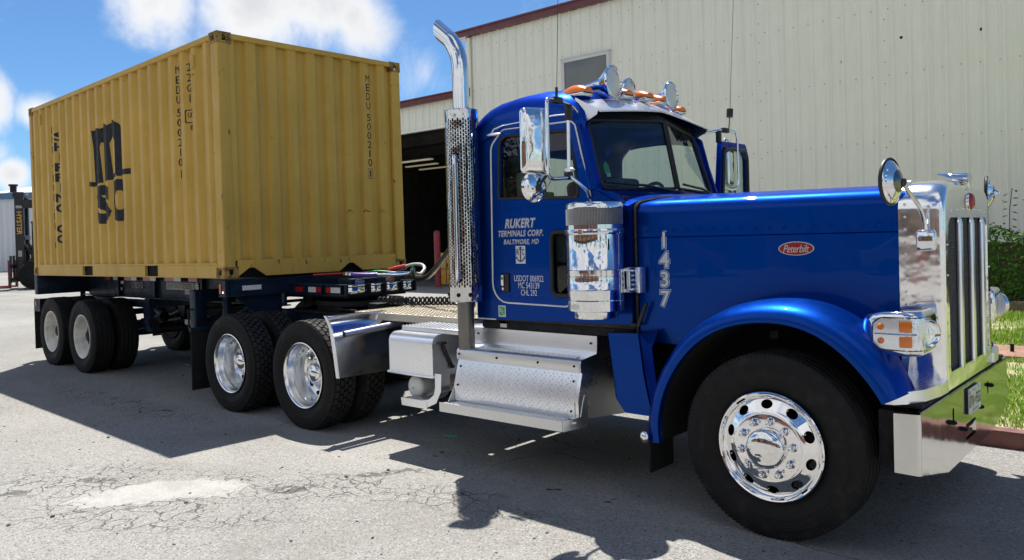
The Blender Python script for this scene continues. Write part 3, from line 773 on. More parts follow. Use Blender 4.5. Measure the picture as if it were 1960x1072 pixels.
m.grid([[(X0+0.02, p.y-0.003, p.z), (X1-0.03, p.y-0.003, p.z)] for p in (pa, pb, pc)])
r = 0
s_ = 0.012
while s_ < L1+L2-0.01:
    p = panel_pt(s_); n = Vector((0, -1, -0.27)).normalized() if s_ < L1 else Vector((0, -1, 0.05)).normalized(); up = Vector((0, -n.z, n.y)); up = up if up.z > 0 else -up
    k = 0; x = X0+0.035+(0.017 if r % 2 else 0)
    while x < X1-0.04:
        sg = 1 if (r+k) % 2 else -1
        d = (Vector((1, 0, 0))*0.7+up*0.7*sg); q = Vector((x, p.y-0.003, p.z)); w_ = d.cross(n)*0.0048; e = d*0.0150
        a, b, c, dd = q-e, q-w_, q+e, q+w_; t = q+n*0.0045
        for u, v in ((a, b), (b, c), (c, dd), (dd, a)): m.face([u, v, t])
        x += 0.040; k += 1
    s_ += 0.020; r += 1
part(m, 'tread_plate', 'satin_aluminium', ang=20)
m = MB()
for x, z in ((X0+0.04, 0.74), (X1-0.06, 0.73), (X0+0.04, 0.60), (X1-0.06, 0.53), (X0+0.03, 0.835), (3.0, 0.835), (3.4, 0.835), (X1-0.05, 0.835)): m.sphere((x, -1.066 if z > .8 else panel_pt((0.775-z)*1.03).y-0.006, z), 0.009, seg=8, rings=5)
m.sphere((X0+0.05, -0.866, 0.975), 0.008, seg=8, rings=5); m.sphere((X1-0.05, -0.866, 0.97), 0.008, seg=8, rings=5)
part(m, 'bolt', 'dark_steel')
m = MB()                                                   # upper tread with punched grip teeth
m.box(X0+0.16, X1-0.06, -1.02, -0.885, 0.8835, 0.8875)
for i in range(42):
    for j in range(4):
        x = X0+0.18+i*0.0232; y = -1.008+j*0.031+(0.012 if i % 2 else 0); m.lathe([(0.0085, 0.0), (0.0062, 0.0055), (0.0042, 0.0055), (0.003, -0.001)], n=6, axis='Z', org=(x, y, 0.887))
part(m, 'upper_tread', 'brushed_aluminium', ang=50)
m = MB()                                                   # lower step board
m.prism([(2.52, -1.06, 0.462), (2.52, -1.205, 0.462), (3.715, -1.205, 0.470), (3.78, -1.13, 0.470), (3.78, -1.06, 0.470)], (0, 0, -0.012))
m.prism([(2.515, -1.208, 0.470), (3.72, -1.208, 0.478), (3.72, -1.208, 0.408), (2.515, -1.208, 0.400)], (0, 0.006, 0))
m.prism([(3.722, -1.206, 0.478), (3.792, -1.10, 0.50), (3.792, -1.07, 0.60), (3.792, -1.05, 0.64), (3.792, -1.02, 0.62), (3.792, -1.02, 0.42), (3.722, -1.206, 0.408)], (0.005, 0.003, 0))
m.prism([(2.56, -1.08, 0.47), (2.56, -1.16, 0.47), (2.56, -1.075, 0.60)], (0.005, 0, 0))
part(m, 'lower_step', 'brushed_aluminium')
m = MB()
for i in range(46):
    for j in range(5):
        x = 2.60+i*0.0238; y = -1.178+j*0.026+(0.01 if i % 2 else 0)
        m.lathe([(0.0085, 0.0), (0.0062, 0.0055), (0.0042, 0.0055), (0.003, -0.001)], n=6, axis='Z', org=(x, y, 0.4635+0.0067*(x-2.5)))
part(m, 'lower_tread', 'brushed_aluminium', ang=50)
m = MB(); m.lathe([(.02, 2.3), (.25, 2.3), (.30, 2.33), (.30, 3.87), (.25, 3.9), (.02, 3.9)], n=32, axis='X', org=(0, .82, .72)); part(m, 'fuel_tank', 'polished_aluminium')
m = MB(); m.box(2.45, 4.45, -0.60, 0.60, 0.70, 0.99, 0.02); part(m, 'underbody_sun_block', 'black_matte')  # box added to stop sun leaking through the chassis onto the ground

# --- cab
def side_outline(): return rpoly([(2.66, 1.10), (4.105, 1.125), (4.105, 1.90), (3.99, 2.02), (3.835, 2.055), (3.755, 2.30), (3.69, 2.545), (3.55, 2.60), (2.98, 2.60), (2.72, 2.50), (2.665, 2.40)], [0.03, 0.01, 0.08, 0.06, 0.0, 0.0, 0.05, 0.0, 0.08, 0.10, 0.05])
win = rpoly([(2.925, 2.032), (3.685, 2.005), (3.652, 2.29), (3.60, 2.485), (2.945, 2.505)], [0.03, 0.02, 0.4, 0.06, 0.08])
lwin = rpoly([(3.43, 1.305), (3.78, 1.305), (3.78, 1.765), (3.43, 1.765)], 0.05)
door_o = rpoly([(2.84, 1.238), (3.60, 1.226), (3.80, 1.60), (3.79, 2.02), (3.70, 2.40), (3.665, 2.545), (2.98, 2.555), (2.858, 2.44)], [0.15, 0.10, 0.3, 0.3, 0.0, 0.06, 0.10, 0.10])
YC = 0.905
for s in (-1, 1):
    m = MB(); m.prism([(x, s*YC, z) for x, z in side_outline()], (0, -s*0.03, 0), holes=[[(x, s*YC, z) for x, z in h] for h in ((win, lwin) if s < 0 else (door_o,))])
    cabside = part(m, 'cab_side', 'blue_paint')
    m = MB(); m.prism([(x, s*(YC+0.006), z) for x, z in door_o], (0, -s*0.005, 0), holes=[[(x, s*(YC+0.006), z) for x, z in h] for h in (win, lwin)])
    if s < 0: door = part(m, 'door', 'blue_paint')
    if s > 0: continue
    m = MB(); loop = [(x, s*(YC+0.008), z) for x, z in door_o]; m.tube(loop+[loop[0]], 0.0065, n=6, caps=False)
    part(m, 'door_seal', 'pinstripe_white')
    for nm, h in (('window_gasket', win), ('lower_window_gasket', lwin)):
        m = MB(); loop = [(x, s*(YC+0.006), z) for x, z in h]; m.tube(loop+[loop[0]], 0.011 if h is win else 0.017, n=8, caps=False); part(m, nm, 'gasket')
    m = MB()
    for h in (win, lwin): m.prism([(x, s*(YC-0.012), z) for x, z in h], (0, 0, 0))
    part(m, 'door_glass', 'cab_glass')
# roof: lofted crown from rear edge to windshield head
def roof_row(x, zc, w, drop):
    ys = [0, .25, .5, .68, .80, .87, .905, .917, .918]; dz = [0, -.004, -.018, -.040, -.075, -.125, -.19, -.26, -.33]
    k = w/.918
    half = [(x, y*k, zc+d*drop) for y, d in zip(ys, dz)]
    return [(a, -b, c) for a, b, c in reversed(half)]+half[1:]
m = MB(); R_ = [(2.655, 2.62, .918, .62), (2.66, 2.70, .918, .80), (2.69, 2.765, .918, .94), (2.76, 2.815, .918, 1.0), (2.88, 2.85, .918, 1.02), (3.05, 2.872, .918, 1.04), (3.25, 2.876, .918, 1.04), (3.42, 2.862, .915, 1.03), (3.55, 2.83, .905, 1.0), (3.63, 2.78, .885, .93), (3.68, 2.72, .86, .80), (3.70, 2.65, .84, .62)]
rows = [roof_row(*r) for r in R_]
m.grid(rows); roof = part(m, 'cab_roof', 'blue_paint', ang=60)
m = MB()                                                   # rear wall, floor, firewall, dash
m.prism([(2.66, y, z) for y, z in rpoly([(-0.90, 1.10), (0.90, 1.10), (0.90, 2.45), (0.70, 2.72), (-0.70, 2.72), (-0.90, 2.45)], 0.04)], (0.03, 0, 0), holes=[[(2.66, y, z) for y, z in rpoly([(-0.5, 2.05), (0.5, 2.05), (0.5, 2.42), (-0.5, 2.42)], 0.05)]])
part(m, 'cab_rear_wall', 'blue_paint')
m = MB(); m.box(2.665, 4.10, -0.87, 0.87, 1.092, 1.13); part(m, 'cab_floor', 'dash_grey'); m = MB(); m.box(3.95, 4.0, -0.87, 0.87, 1.132, 2.0); part(m, 'firewall', 'dash_grey')
m = MB(); m.prism([(3.98, -0.87, 2.0), (3.78, -0.87, 2.035), (3.55, -0.87, 1.98), (3.42, -0.87, 1.85), (3.45, -0.87, 1.55), (3.9, -0.87, 1.5)], (0, 1.74, 0)); m.box(3.50, 3.75, 0.15, 0.75, 1.95, 2.09, 0.06, 3); m.box(3.55, 3.72, -0.45, -0.15, 1.97, 2.16, 0.03); part(m, 'dashboard', 'dash_grey')
m = MB()
ring = [Vector((3.40+0.10*math.cos(2*PI*k/28), 0.45+0.23*math.sin(2*PI*k/28), 1.95+0.21*math.cos(2*PI*k/28))) for k in range(29)]
m.tube(ring, 0.016, n=8, caps=False); m.cyl((3.40, 0.45, 1.95), (3.55, 0.45, 1.85), 0.04); m.tube([(3.36, 0.26, 1.88), (3.42, 0.45, 1.95), (3.36, 0.64, 1.88)], 0.014, n=6); part(m, 'steering_wheel', 'black_plastic')
for y in (-0.45, 0.45):
    m = MB(); m.box(2.86, 3.30, y-0.25, y+0.25, 1.52, 1.66, 0.05, 3); m.box(2.78, 2.92, y-0.25, y+0.25, 1.62, 2.22, 0.05, 3, M=Matrix.Translation((2.85, 0, 1.62)) @ Matrix.Rotation(rad(-8), 4, 'Y') @ Matrix.Translation((-2.85, 0, -1.62))); m.box(2.72, 2.82, y-0.14, y+0.14, 2.22, 2.42, 0.04, 3); m.box(2.9, 3.2, y-0.2, y+0.2, 1.13, 1.5)
    part(m, 'seat', 'seat_grey')
for y0, z0, z1 in ((-0.66, 1.75, 2.12), (-0.40, 1.72, 2.10)): m = MB(); m.box(2.905, 2.945, y0, y0+0.16, z0, z1, 0.015); part(m, 'safety_vest', 'vest_green')
m = MB(); m.box(2.93, 3.0, -0.72, -0.60, 1.9, 2.24, 0.02); part(m, 'hanging_jacket', 'blanket')

# windshield: two flat panes meeting at a centre post
wb = [Vector((3.815, -0.815, 2.06)), Vector((3.950, 0, 2.072)), Vector((3.815, 0.815, 2.06))]
wt = [Vector((3.665, -0.765, 2.565)), Vector((3.845, 0, 2.60)), Vector((3.665, 0.765, 2.565))]
m = MB()
for i in (0, 1):
    quad = [wb[i], wb[i+1], wt[i+1], wt[i]]; m.face(quad)
part(m, 'windshield', 'cab_glass')
m = MB()
for i in (0, 1):
    q = [wb[i], wb[i+1], wt[i+1], wt[i]]
    c = sum(q, Vector())/4; q2 = []
    for a in range(4):
        p = q[a]; u = (q[a-1]-p).normalized(); v = (q[(a+1) % 4]-p).normalized()
        for t in range(5):
            k = t/4; q2.append(p+u*0.06*(1-k)**2+v*0.06*k**2+Vector((0.004, 0, 0)))
    m.tube(q2+[q2[0]], 0.013, n=8, caps=False)
m.tube([wb[1]+Vector((0.005, 0, 0)), wt[1]+Vector((0.005, 0, 0))], 0.022, n=8)
part(m, 'windshield_gasket', 'gasket')
for s in (-1, 1):                                          # windshield pillars
    m = MB(); a0, a1 = Vector((3.815, s*0.815, 2.055)), Vector((3.66, s*0.765, 2.58)); b0, b1 = Vector((3.80, s*0.925, 2.05)), Vector((3.66, s*0.912, 2.58))
    f_ = Vector((0.012, 0, 0.0))
    n = 6; rows = []
    for i in range(n+1):
        t = i/n; a = a0.lerp(a1, t); b = b0.lerp(b1, t); mid = a.lerp(b, 0.6)+Vector((0.012, -s*-0.004, 0))
        rows.append([a+f_, mid, b+Vector((-0.012, 0, 0)), b+Vector((-0.07, s*-0.002, 0)), b+Vector((-0.07, -s*0.03, 0)), a+Vector((-0.03, 0, 0))])
    m.grid(rows, close_u=True, cap=True); part(m, 'windshield_pillar', 'blue_paint')
m = MB(); rows = []
for i in range(13):
    y = -0.80+1.60*i/12; k = abs(y)/0.765; fxx = 3.845-0.18*min(1.03, k); fzz = 2.60-0.035*min(1.03, k)
    rows.append([(fxx+0.004, y, fzz-0.055), (fxx+0.002, y, fzz+0.0), (fxx-0.02, y, fzz+0.035), (3.62-0.03*k*k, y, 2.745-0.06*k*k)])
m.grid(rows); part(m, 'visor_header', 'black_matte')
m = MB()                                                   # cowl between windshield and hood
rows = []
for i in range(17):
    y = -0.92+1.84*i/16; k = abs(y)/0.92; xb = 3.965-0.15*k; zb = 2.065-0.012*k
    zt = 2.015-0.07*k**4-0.02*k
    rows.append([(xb-0.02, y, zb+0.0), (xb+0.03, y, zb-0.012), (4.02, y, min(zt+0.02, zb-0.02)), (4.10, y, zt), (4.11, y, zt-0.08), (4.11, y, 1.4)])
m.grid(rows)
cowl = part(m, 'cowl', 'blue_paint', ang=50)
m = MB(); pts = []
rivets(m, [(3.835+0.135*(1-abs(y)/0.8)+0.02, y, 2.037) for y in [(-0.72+0.09*i) for i in range(17)]], 0.006)
for i in range(16): rivets(m, [(3.05+0.045*i, -0.913, 1.955)], 0.0045)
for i in range(8): rivets(m, [(3.02+0.08*i, -0.913, 1.285)], 0.0045)
for i in range(8): rivets(m, [(4.075, -0.907, 1.2+0.09*i)], 0.005)
for i in range(10): rivets(m, [(3.815-0.0145*i, -0.925, 2.06+0.052*i)], 0.0045)
for i in range(11): rivets(m, [(2.80+0.075*i, -0.920, 2.60)], 0.0045)
part(m, 'rivet', 'blue_paint', kind='stuff')
for y0, y1 in ((-0.83, -0.02), (0.03, 0.78)):
    m = MB(); pvt = Vector((3.965-0.15*abs(y1 if y0 < 0 else y1)/0.9+0.02, y1, 2.045)); tip = Vector((3.965-0.15*abs(y0)/0.9+0.03, y0, 2.105))
    m.tube([pvt, pvt.lerp(tip, 0.5)+Vector((0.02, 0, 0.012)), tip.lerp(pvt, 0.25)+Vector((0.01, 0, 0.004))], 0.010, n=6)
    m.tube([tip, tip.lerp(pvt, 0.62)+Vector((0.006, 0, 0.016))], 0.010, n=6)
    m.box(pvt.x-0.03, pvt.x+0.03, pvt.y-0.03, pvt.y+0.03, pvt.z-0.04, pvt.z+0.015, 0.01)
    part(m, 'wiper', 'black_plastic')

# --- sun visor
m = MB(); rows = []
for i in range(25):
    y = -0.80+1.60*i/24; k = abs(y)/0.80
    rz = 2.785-0.062*k**2; rx = 3.63-0.05*k**2
    fx = 3.835-0.018*k; fz = 2.682-0.072*k**1.3
    rows.append([(rx, y, rz), (rx+0.35*(fx-rx), y, rz-0.30*(rz-fz)+0.004), (fx-0.012, y, fz+0.008), (fx, y, fz), (fx-0.002, y, fz-0.010), (fx-0.015, y, fz-0.004), (rx, y, rz-0.012)])
m.grid(rows, close_u=True, cap=True)
m.b.normal_update()
bmesh.ops.recalc_face_normals(m.b, faces=m.b.faces[:])
for f in m.b.faces:
    if f.normal.z < -0.3: f.material_index = 1
visor = part(m, 'sun_visor', ['satin_aluminium', 'black_plastic'], ang=30)
for s in (-1, 1): m = MB(); m.prism([(3.60, s*0.803, 2.73), (3.80, s*0.803, 2.62), (3.785, s*0.803, 2.585), (3.69, s*0.803, 2.545), (3.61, s*0.803, 2.60)], (0, s*0.004, 0)); part(m, 'visor_bracket', 'satin_aluminium')
# --- marker lamps
lm = MB(); rows = []
for i in range(9):
    t = i/8; x = -0.115+0.23*t; h = 0.066*math.sin(PI*min(1, 0.12+t*0.72))**0.8; w_ = 0.066*math.sin(PI*min(0.97, 0.10+0.62*t))**0.6
    rows.append([(x, w_*math.cos(a), h*math.sin(a)) for a in [PI*k/10 for k in range(11)]])
lm.grid(rows, cap=True); first = None
for y, x, z in ((-0.72, 3.545, 2.752), (-0.25, 3.59, 2.782), (0.0, 3.62, 2.786), (0.25, 3.60, 2.786), (0.72, 3.50, 2.765)):
    if first is None:
        first = lm.build('marker_lamp', 'amber_lens', truck, off=Vector((x, y, z+0.018))-TB)
        b = MB(); b.box(-0.125, 0.11, -0.062, 0.062, -0.03, 0.004, 0.012, 3); b.build('lamp_base', 'chrome', first, off=Vector((0, 0, 0)))
    else: dup(first, truck, Vector((x, y, z+0.018))-TB)
# --- air horns
def horn(x, y, z, L, R, yaw=0.0, pitch=0.0):
    h = MB()
    pr = [(0.012, -L), (0.014, -L*0.9), (0.018, -L*0.6), (0.026, -L*0.35), (0.040, -L*0.18), (R*0.75, -L*0.05), (R*0.97, 0.0), (R, 0.012), (R*0.98, 0.022), (R*0.90, 0.024), (R*0.86, 0.012)]
    h.lathe(pr, n=28, axis='X'); o = h.build('air_horn', 'chrome', truck, off=Vector((x, y, z))-TB, ang=60)
    o.rotation_euler = (0, pitch, yaw)
    f = MB(); f.lathe([(R*0.87, 0.014), (R*0.4, 0.018), (0.003, 0.020)], n=28, axis='X', cap=True); f.build('horn_cover', 'brushed_aluminium', o, off=Vector((0, 0, 0)))
    s_ = MB(); s_.box(-L*0.55-0.012, -L*0.55+0.012, -0.012, 0.012, -0.11, 0.0); s_.lathe([(0.022, -L*0.55-0.012), (0.022, -L*0.55+0.012)], n=12, axis='X', cap=True); s_.lathe([(0.02, -L-0.05), (0.03, -L-0.04), (0.03, -L), (0.014, -L+0.01)], n=12, axis='X', cap=True); s_.build('horn_stand', 'chrome', o, off=Vector((0, 0, 0)))
    return o
horn(3.66, -0.42, 2.880, 0.60, 0.128, 0.10, -0.05); horn(3.645, -0.18, 2.855, 0.48, 0.088, 0.06, -0.03); horn(3.70, 0.36, 2.862, 0.45, 0.115, 0.05, -0.04)
m = MB(); m.box(2.73, 2.85, 0.05, 0.09, 2.80, 2.865, 0.01); m.prism([(2.80, -0.10, 2.85), (2.98, -0.10, 2.875), (2.98, -0.10, 2.905), (2.80, -0.10, 2.93)], (0, 0.03, 0)); part(m, 'roof_antenna_base', 'sign_grey')
# roof side vent blade
m = MB(); m.sphere((2.955, -0.985, 2.515), 0.075, (1.0, 0.22, 0.16), 16, 8); m.tube([(2.93, -0.985, 2.52), (2.93, -0.95, 2.56), (3.0, -0.925, 2.585), (3.5, -0.925, 2.60), (3.60, -0.925, 2.595)], 0.006, n=6); part(m, 'side_vent', 'satin_aluminium', ang=60)

# --- hood
def hood_half(x):
    t = (x-4.12)/1.62; w = hw(x); zs = 1.872-0.002*t; zc_ = 2.015-0.018*t; zb = 1.02-0.10*t; q_ = 0.775**2-(x-5.10)**2; zb = max(zb, 0.50+math.sqrt(q_)+0.03) if q_ > 0 else zb
    prof = [(w, zb), (w, zb+(1.55-zb)*.5), (w, 1.55), (w, 1.7045), (w-0.005, 1.708), (w+0.001, 1.7115), (w, zs)]
    for k in range(1, 9):                                  # rounded shoulder
        a = PI/2*k/8*0.92; prof.append((w-0.085*(1-math.cos(a)), zs+0.085*math.sin(a)))
    y1, z1 = prof[-1]
    for k in range(1, 9):
        u = k/8; prof.append((y1*(1-u), z1+(zc_-z1)*(1-(1-u)**2)))
    return prof
m = MB(); rows = []
for i in range(25):
    x = 4.135+(5.735-4.135)*i/24; h = hood_half(x)
    if i == 0: h = [(y-0.012, z-0.012*(z > 1.9)) for y, z in h[:-1]]+[(0, h[-1][1]-0.012)]
    rows.append([(x, -y, z) for y, z in h]+[(x, y, z) for y, z in reversed(h[:-1])])
m.grid(rows); hood = part(m, 'hood', 'blue_paint', ang=25)
m = MB(); h = hood_half(4.13); seam = [(4.122, -y-0.000, z) for y, z in h]+[(4.122, y, z) for y, z in reversed(h[:-1])]
m.tube([(x, y*0.995, z-0.006) for x, y, z in seam], 0.012, n=6, caps=False); part(m, 'hood_seal', 'gasket')
m = MB()
for i in range(18):
    x = 4.22+0.086*i; w_ = hw(x)
    rivets(m, [(x, -w_-0.001, 1.752)], 0.0115)
for i in range(8): rivets(m, [(4.25, -hw(4.25)-0.001, 1.25+0.07*i)], 0.004)
part(m, 'hood_rivet', 'blue_paint', kind='stuff')
m = MB(); m.box(3.95, 5.8, -0.50, 0.50, 1.0, 1.35); part(m, 'wheel_well', 'liner_black')

# --- front fenders
FC = (5.10, 0.50)
def polar_interp(tab, a):
    for (a0, r0), (a1, r1) in zip(tab, tab[1:]):
        if a1 <= a <= a0:
            t = (a0-a)/(a0-a1); return r0+(r1-r0)*t
    return tab[-1][1]
LIP = [(186, .660), (182, .672), (172, .670), (156, .665), (138, .670), (120, .690), (107, .700), (92, .708), (81, .722), (67, .737), (53, .733), (39, .730), (26, .735), (20, .742)]
CRS = [(190, .800), (180, .800), (170, .792), (160, .782), (148, .780), (130, .795), (118, .800), (100, .812), (92, .820), (80, .840), (68, .862), (55, .865), (45, .868), (35, .862), (26, .850), (18, .82)]
def smooth_tab(tab):
    f = lambda a: sum(polar_interp(tab, max(20.0, min(185.5, a+d)))*w for d, w in ((-8, .15), (-4, .2), (0, .3), (4, .2), (8, .15)))
    return f
lipf, crsf = smooth_tab(LIP), smooth_tab(CRS)
def fender(s):
    m = MB(); rows = []; inner = []
    for i in range(57):
        a = 186-(186-26.5)*i/56; rl, rc = lipf(a), crsf(a); ca, sa = math.cos(rad(a)), math.sin(rad(a))
        pt = lambda r, y: (FC[0]+r*ca, s*y, FC[1]+r*sa)
        xh = FC[0]+rc*ca; yi = max(0.55, min(0.875, hw(max(4.1, min(5.75, xh)))-0.02))
        fl = max(0, min(1, (a-130)/50))                    # flatten towards the rear skirt
        yo = 1.165-0.02*fl; d = rc-rl
        nose = max(0, min(1, (48-a)/24))
        row = [pt(rl+0.015, yo-0.055), pt(rl+0.002, yo-0.050), pt(rl-0.002, yo-0.012), pt(rl+0.004, yo), pt(rl+0.25*d, yo+0.004), pt(rl+0.50*d, yo-0.008), pt(rl+0.72*d, yo-0.035),
               pt(rl+0.89*d, yo-0.075), pt(rc, yo-0.135-0.02*fl), pt(rc+0.012*(1-fl), yo-0.20), pt(rc+0.010-0.05*nose, yo-0.29+0.05*fl), pt(rc-0.02-0.10*nose, max(yi, yo-0.40)), pt(rc-0.06-0.18*nose, yi-0.03)]
        rows.append(row)
    m.grid(rows)
    return part(m, 'front_fender', 'blue_paint', ang=50)
for s in (-1, 1): fender(s)
for s in (-1, 1):
    m = MB(); rows = []
    for i in range(29):
        a = 186-(186-27)*i/28; rl = lipf(a)+0.012; ca, sa = math.cos(rad(a)), math.sin(rad(a))
        rows.append([(FC[0]+rl*ca, s*1.12, FC[1]+rl*sa), (FC[0]+rl*ca, s*0.48, FC[1]+rl*sa)])
    m.grid(rows)
    m.prism([(4.42, s*0.48, 0.45), (5.80, s*0.48, 0.72), (5.75, s*0.48, 1.0), (5.2, s*0.48, 1.22), (4.6, s*0.48, 1.0)], (0, s*0.01, 0))
    part(m, 'fender_liner', 'liner_black', ang=50)
m = MB(); m.box(5.08, 5.13, -0.95, -0.94, 1.10, 1.15, 0.004); m.lathe([(0.012, -0.951), (0.004, -0.953)], n=10, org=(5.105, 0, 1.125), cap=True); part(m, 'well_bracket', 'dark_steel')
# rear skirt behind the wheel
for s in (-1, 1):
    m = MB()
    m.prism([(x, s*0.945, z) for x, z in rpoly([(3.925, 1.065), (4.170, 1.075), (4.205, 0.80), (4.262, 0.535), (4.055, 0.535), (3.985, 0.62)], [0, 0, .1, .01, .03, .05])], (0, -s*0.02, 0))
    m.prism([(4.175, s*0.94, 1.075), (4.215, s*0.94, 0.80), (4.272, s*0.95, 0.535), (4.40, s*1.10, 0.50), (4.40, s*1.10, 0.75), (4.32, s*1.02, 1.0), (4.30, s*0.90, 1.10)], (0, -s*0.01, 0))
    m.prism([(3.925, s*0.945, 1.065), (3.985, s*0.945, 0.62), (3.985, s*0.70, 0.62), (3.925, s*0.70, 1.065)], (0.006, 0, 0))
    part(m, 'splash_panel', 'blue_paint')
    m = MB(); m.box(4.33, 4.345, min(s*1.10, s*0.82), max(s*1.10, s*0.82), 0.215, 0.56, 0.003); part(m, 'mudflap', 'mudflap_rubber')
m = MB(); m.sphere((4.335, -1.155, 0.455), 0.03, (1.1, .7, 1.3), 12, 8); part(m, 'flap_bolt', 'chrome', ang=60)

# --- grille surround, bars and mesh
def shell_outline(w, zb, zt, r, crown, n=9):
    pts = [(-w, zb), (w, zb)]
    for k in range(n): pts.append((w, zb+(zt-r-zb)*(k+1)/n))
    for k in range(1, 11):
        a = PI/2*k/10; pts.append((w-r*(1-math.cos(a)), zt-r*(1-math.sin(a))))
    tops = []
    for k in range(1, 12):
        y = (w-r)*(1-2*k/12); tops.append((y, zt))
    pts += tops
    L = [(-y, z) for y, z in pts[2:2+n+10]]; pts += list(reversed(L))
    return [(y, z+crown*(1-min(1, abs(y)/max(w, .01))**2)*(1 if z > zt-r*1.01 else 0)*max(0, (z-(zt-r))/r)) for y, z in pts]
m = MB(); st = [(5.70, .600, .80, 1.960, .13, .048), (5.78, .604, .80, 1.962, .13, .050), (5.86, .602, .81, 1.958, .13, .050), (5.898, .598, .813, 1.950, .13, .048), (5.914, .590, .816, 1.940, .125, .047), (5.926, .580, .818, 1.928, .12, .046), (5.931, .565, .820, 1.912, .11, .045)]
rows = [[(x, y, z) for y, z in shell_outline(*p)] for x, *p in st]; m.grid(rows, close_u=True)
op = rpoly([(-0.500, 0.915), (0.500, 0.915), (0.500, 1.775), (-0.500, 1.775)], [0.03, 0.03, 0.07, 0.07], 6)
op = [(y, z+0.022*(1-(y/0.500)**2)*(1 if z > 1.6 else 0)) for y, z in op]
ot = [p for p in shell_outline(.565, .820, 1.912, .11, .045)]
m.prism([(5.931, y, z) for y, z in ot], (0, 0, 0), holes=[[(5.931, y, z) for y, z in op]])
m.grid([[(5.931, y, z) for y, z in op], [(5.925, y*0.995, z) for y, z in op], [(5.88, y*0.995, z) for y, z in op]], close_u=True)
bmesh.ops.remove_doubles(m.b, verts=m.b.verts[:], dist=0.0004)
grille = part(m, 'grille_surround', 'chrome_shell', ang=32)
m = MB()
ny, nz = 52, 66
for i in range(ny+1):
    y = -0.499+0.998*i/ny; m.box(5.900, 5.906, y-0.0045, y+0.0045, 0.905, 1.80)
for j in range(nz+1):
    z = 0.91+0.885*j/nz; m.box(5.9005, 5.9075, -0.500, 0.500, z-0.0042, z+0.0042)
part(m, 'grille_mesh', 'dash_grey')
m = MB(); m.box(5.86, 5.87, -0.51, 0.51, 0.90, 1.80); part(m, 'radiator', 'liner_black')
bar = MB(); bar.box(-0.010, 0.020, -0.034, 0.034, -0.43, 0.43, 0.010, 3); bar.sphere((0.004, 0, 0.43), 0.034, (0.5, 1, 0.9), 12, 8)
b0 = None
for y in (-0.200, 0.100, 0.385):
    if b0 is None: b0 = bar.build('grille_bar', 'satin_aluminium', truck, off=Vector((5.915, y, 1.325))-TB)
    else: dup(b0, truck, Vector((5.915, y, 1.325))-TB)
m = MB(); rivets(m, [(5.932, -0.43+0.143*i, 1.815+0.02*(1-((-0.43+0.143*i)/.478)**2)) for i in range(7)]+[(5.932, -0.532, 0.95+0.17*i) for i in range(5)]+[(5.932, 0.532, 0.95+0.17*i) for i in range(5)], 0.0065)
for i in range(14): rivets(m, [(5.735, -0.603, 0.95+0.07*i)], 0.008)
part(m, 'grille_rivet', 'chrome', kind='stuff', ang=60)
m = MB(); m.lathe([(0.050, 0.0), (0.050, 0.008), (0.046, 0.018), (0.036, 0.025), (0.020, 0.029), (0.004, 0.030)], n=28, axis='X', org=(5.930, 0.02, 1.878), cap=True); part(m, 'grille_emblem', 'emblem_red', 'round dark red badge above the grille')
m = MB(); m.lathe([(0.056, 0.0), (0.056, 0.006), (0.054, 0.009), (0.0505, 0.009), (0.0502, 0.002)], n=28, axis='X', org=(5.930, 0.02, 1.878)); part(m, 'emblem_rim', 'chrome')
m = MB()                                                   # swept bird ornament on the crown
rows = []
for i in range(9):
    t = i/8; x = 5.765+0.175*t; z = 2.052-0.034*t; w_ = 0.010+0.055*t**0.8; h_ = 0.005+0.028*t
    rows.append([(x, w_*math.cos(2*PI*k/12), z+h_*math.sin(2*PI*k/12)) for k in range(12)])
m.grid(rows, close_u=True, cap=True); m.prism([(5.932, -0.05, 2.02), (5.932, 0.05, 2.02), (5.940, 0.025, 1.955), (5.940, -0.025, 1.955)], (0.006, 0, 0)); m.box(5.84, 5.93, -0.014, 0.014, 1.985, 2.02, 0.004)
part(m, 'hood_ornament', 'chrome', ang=50)

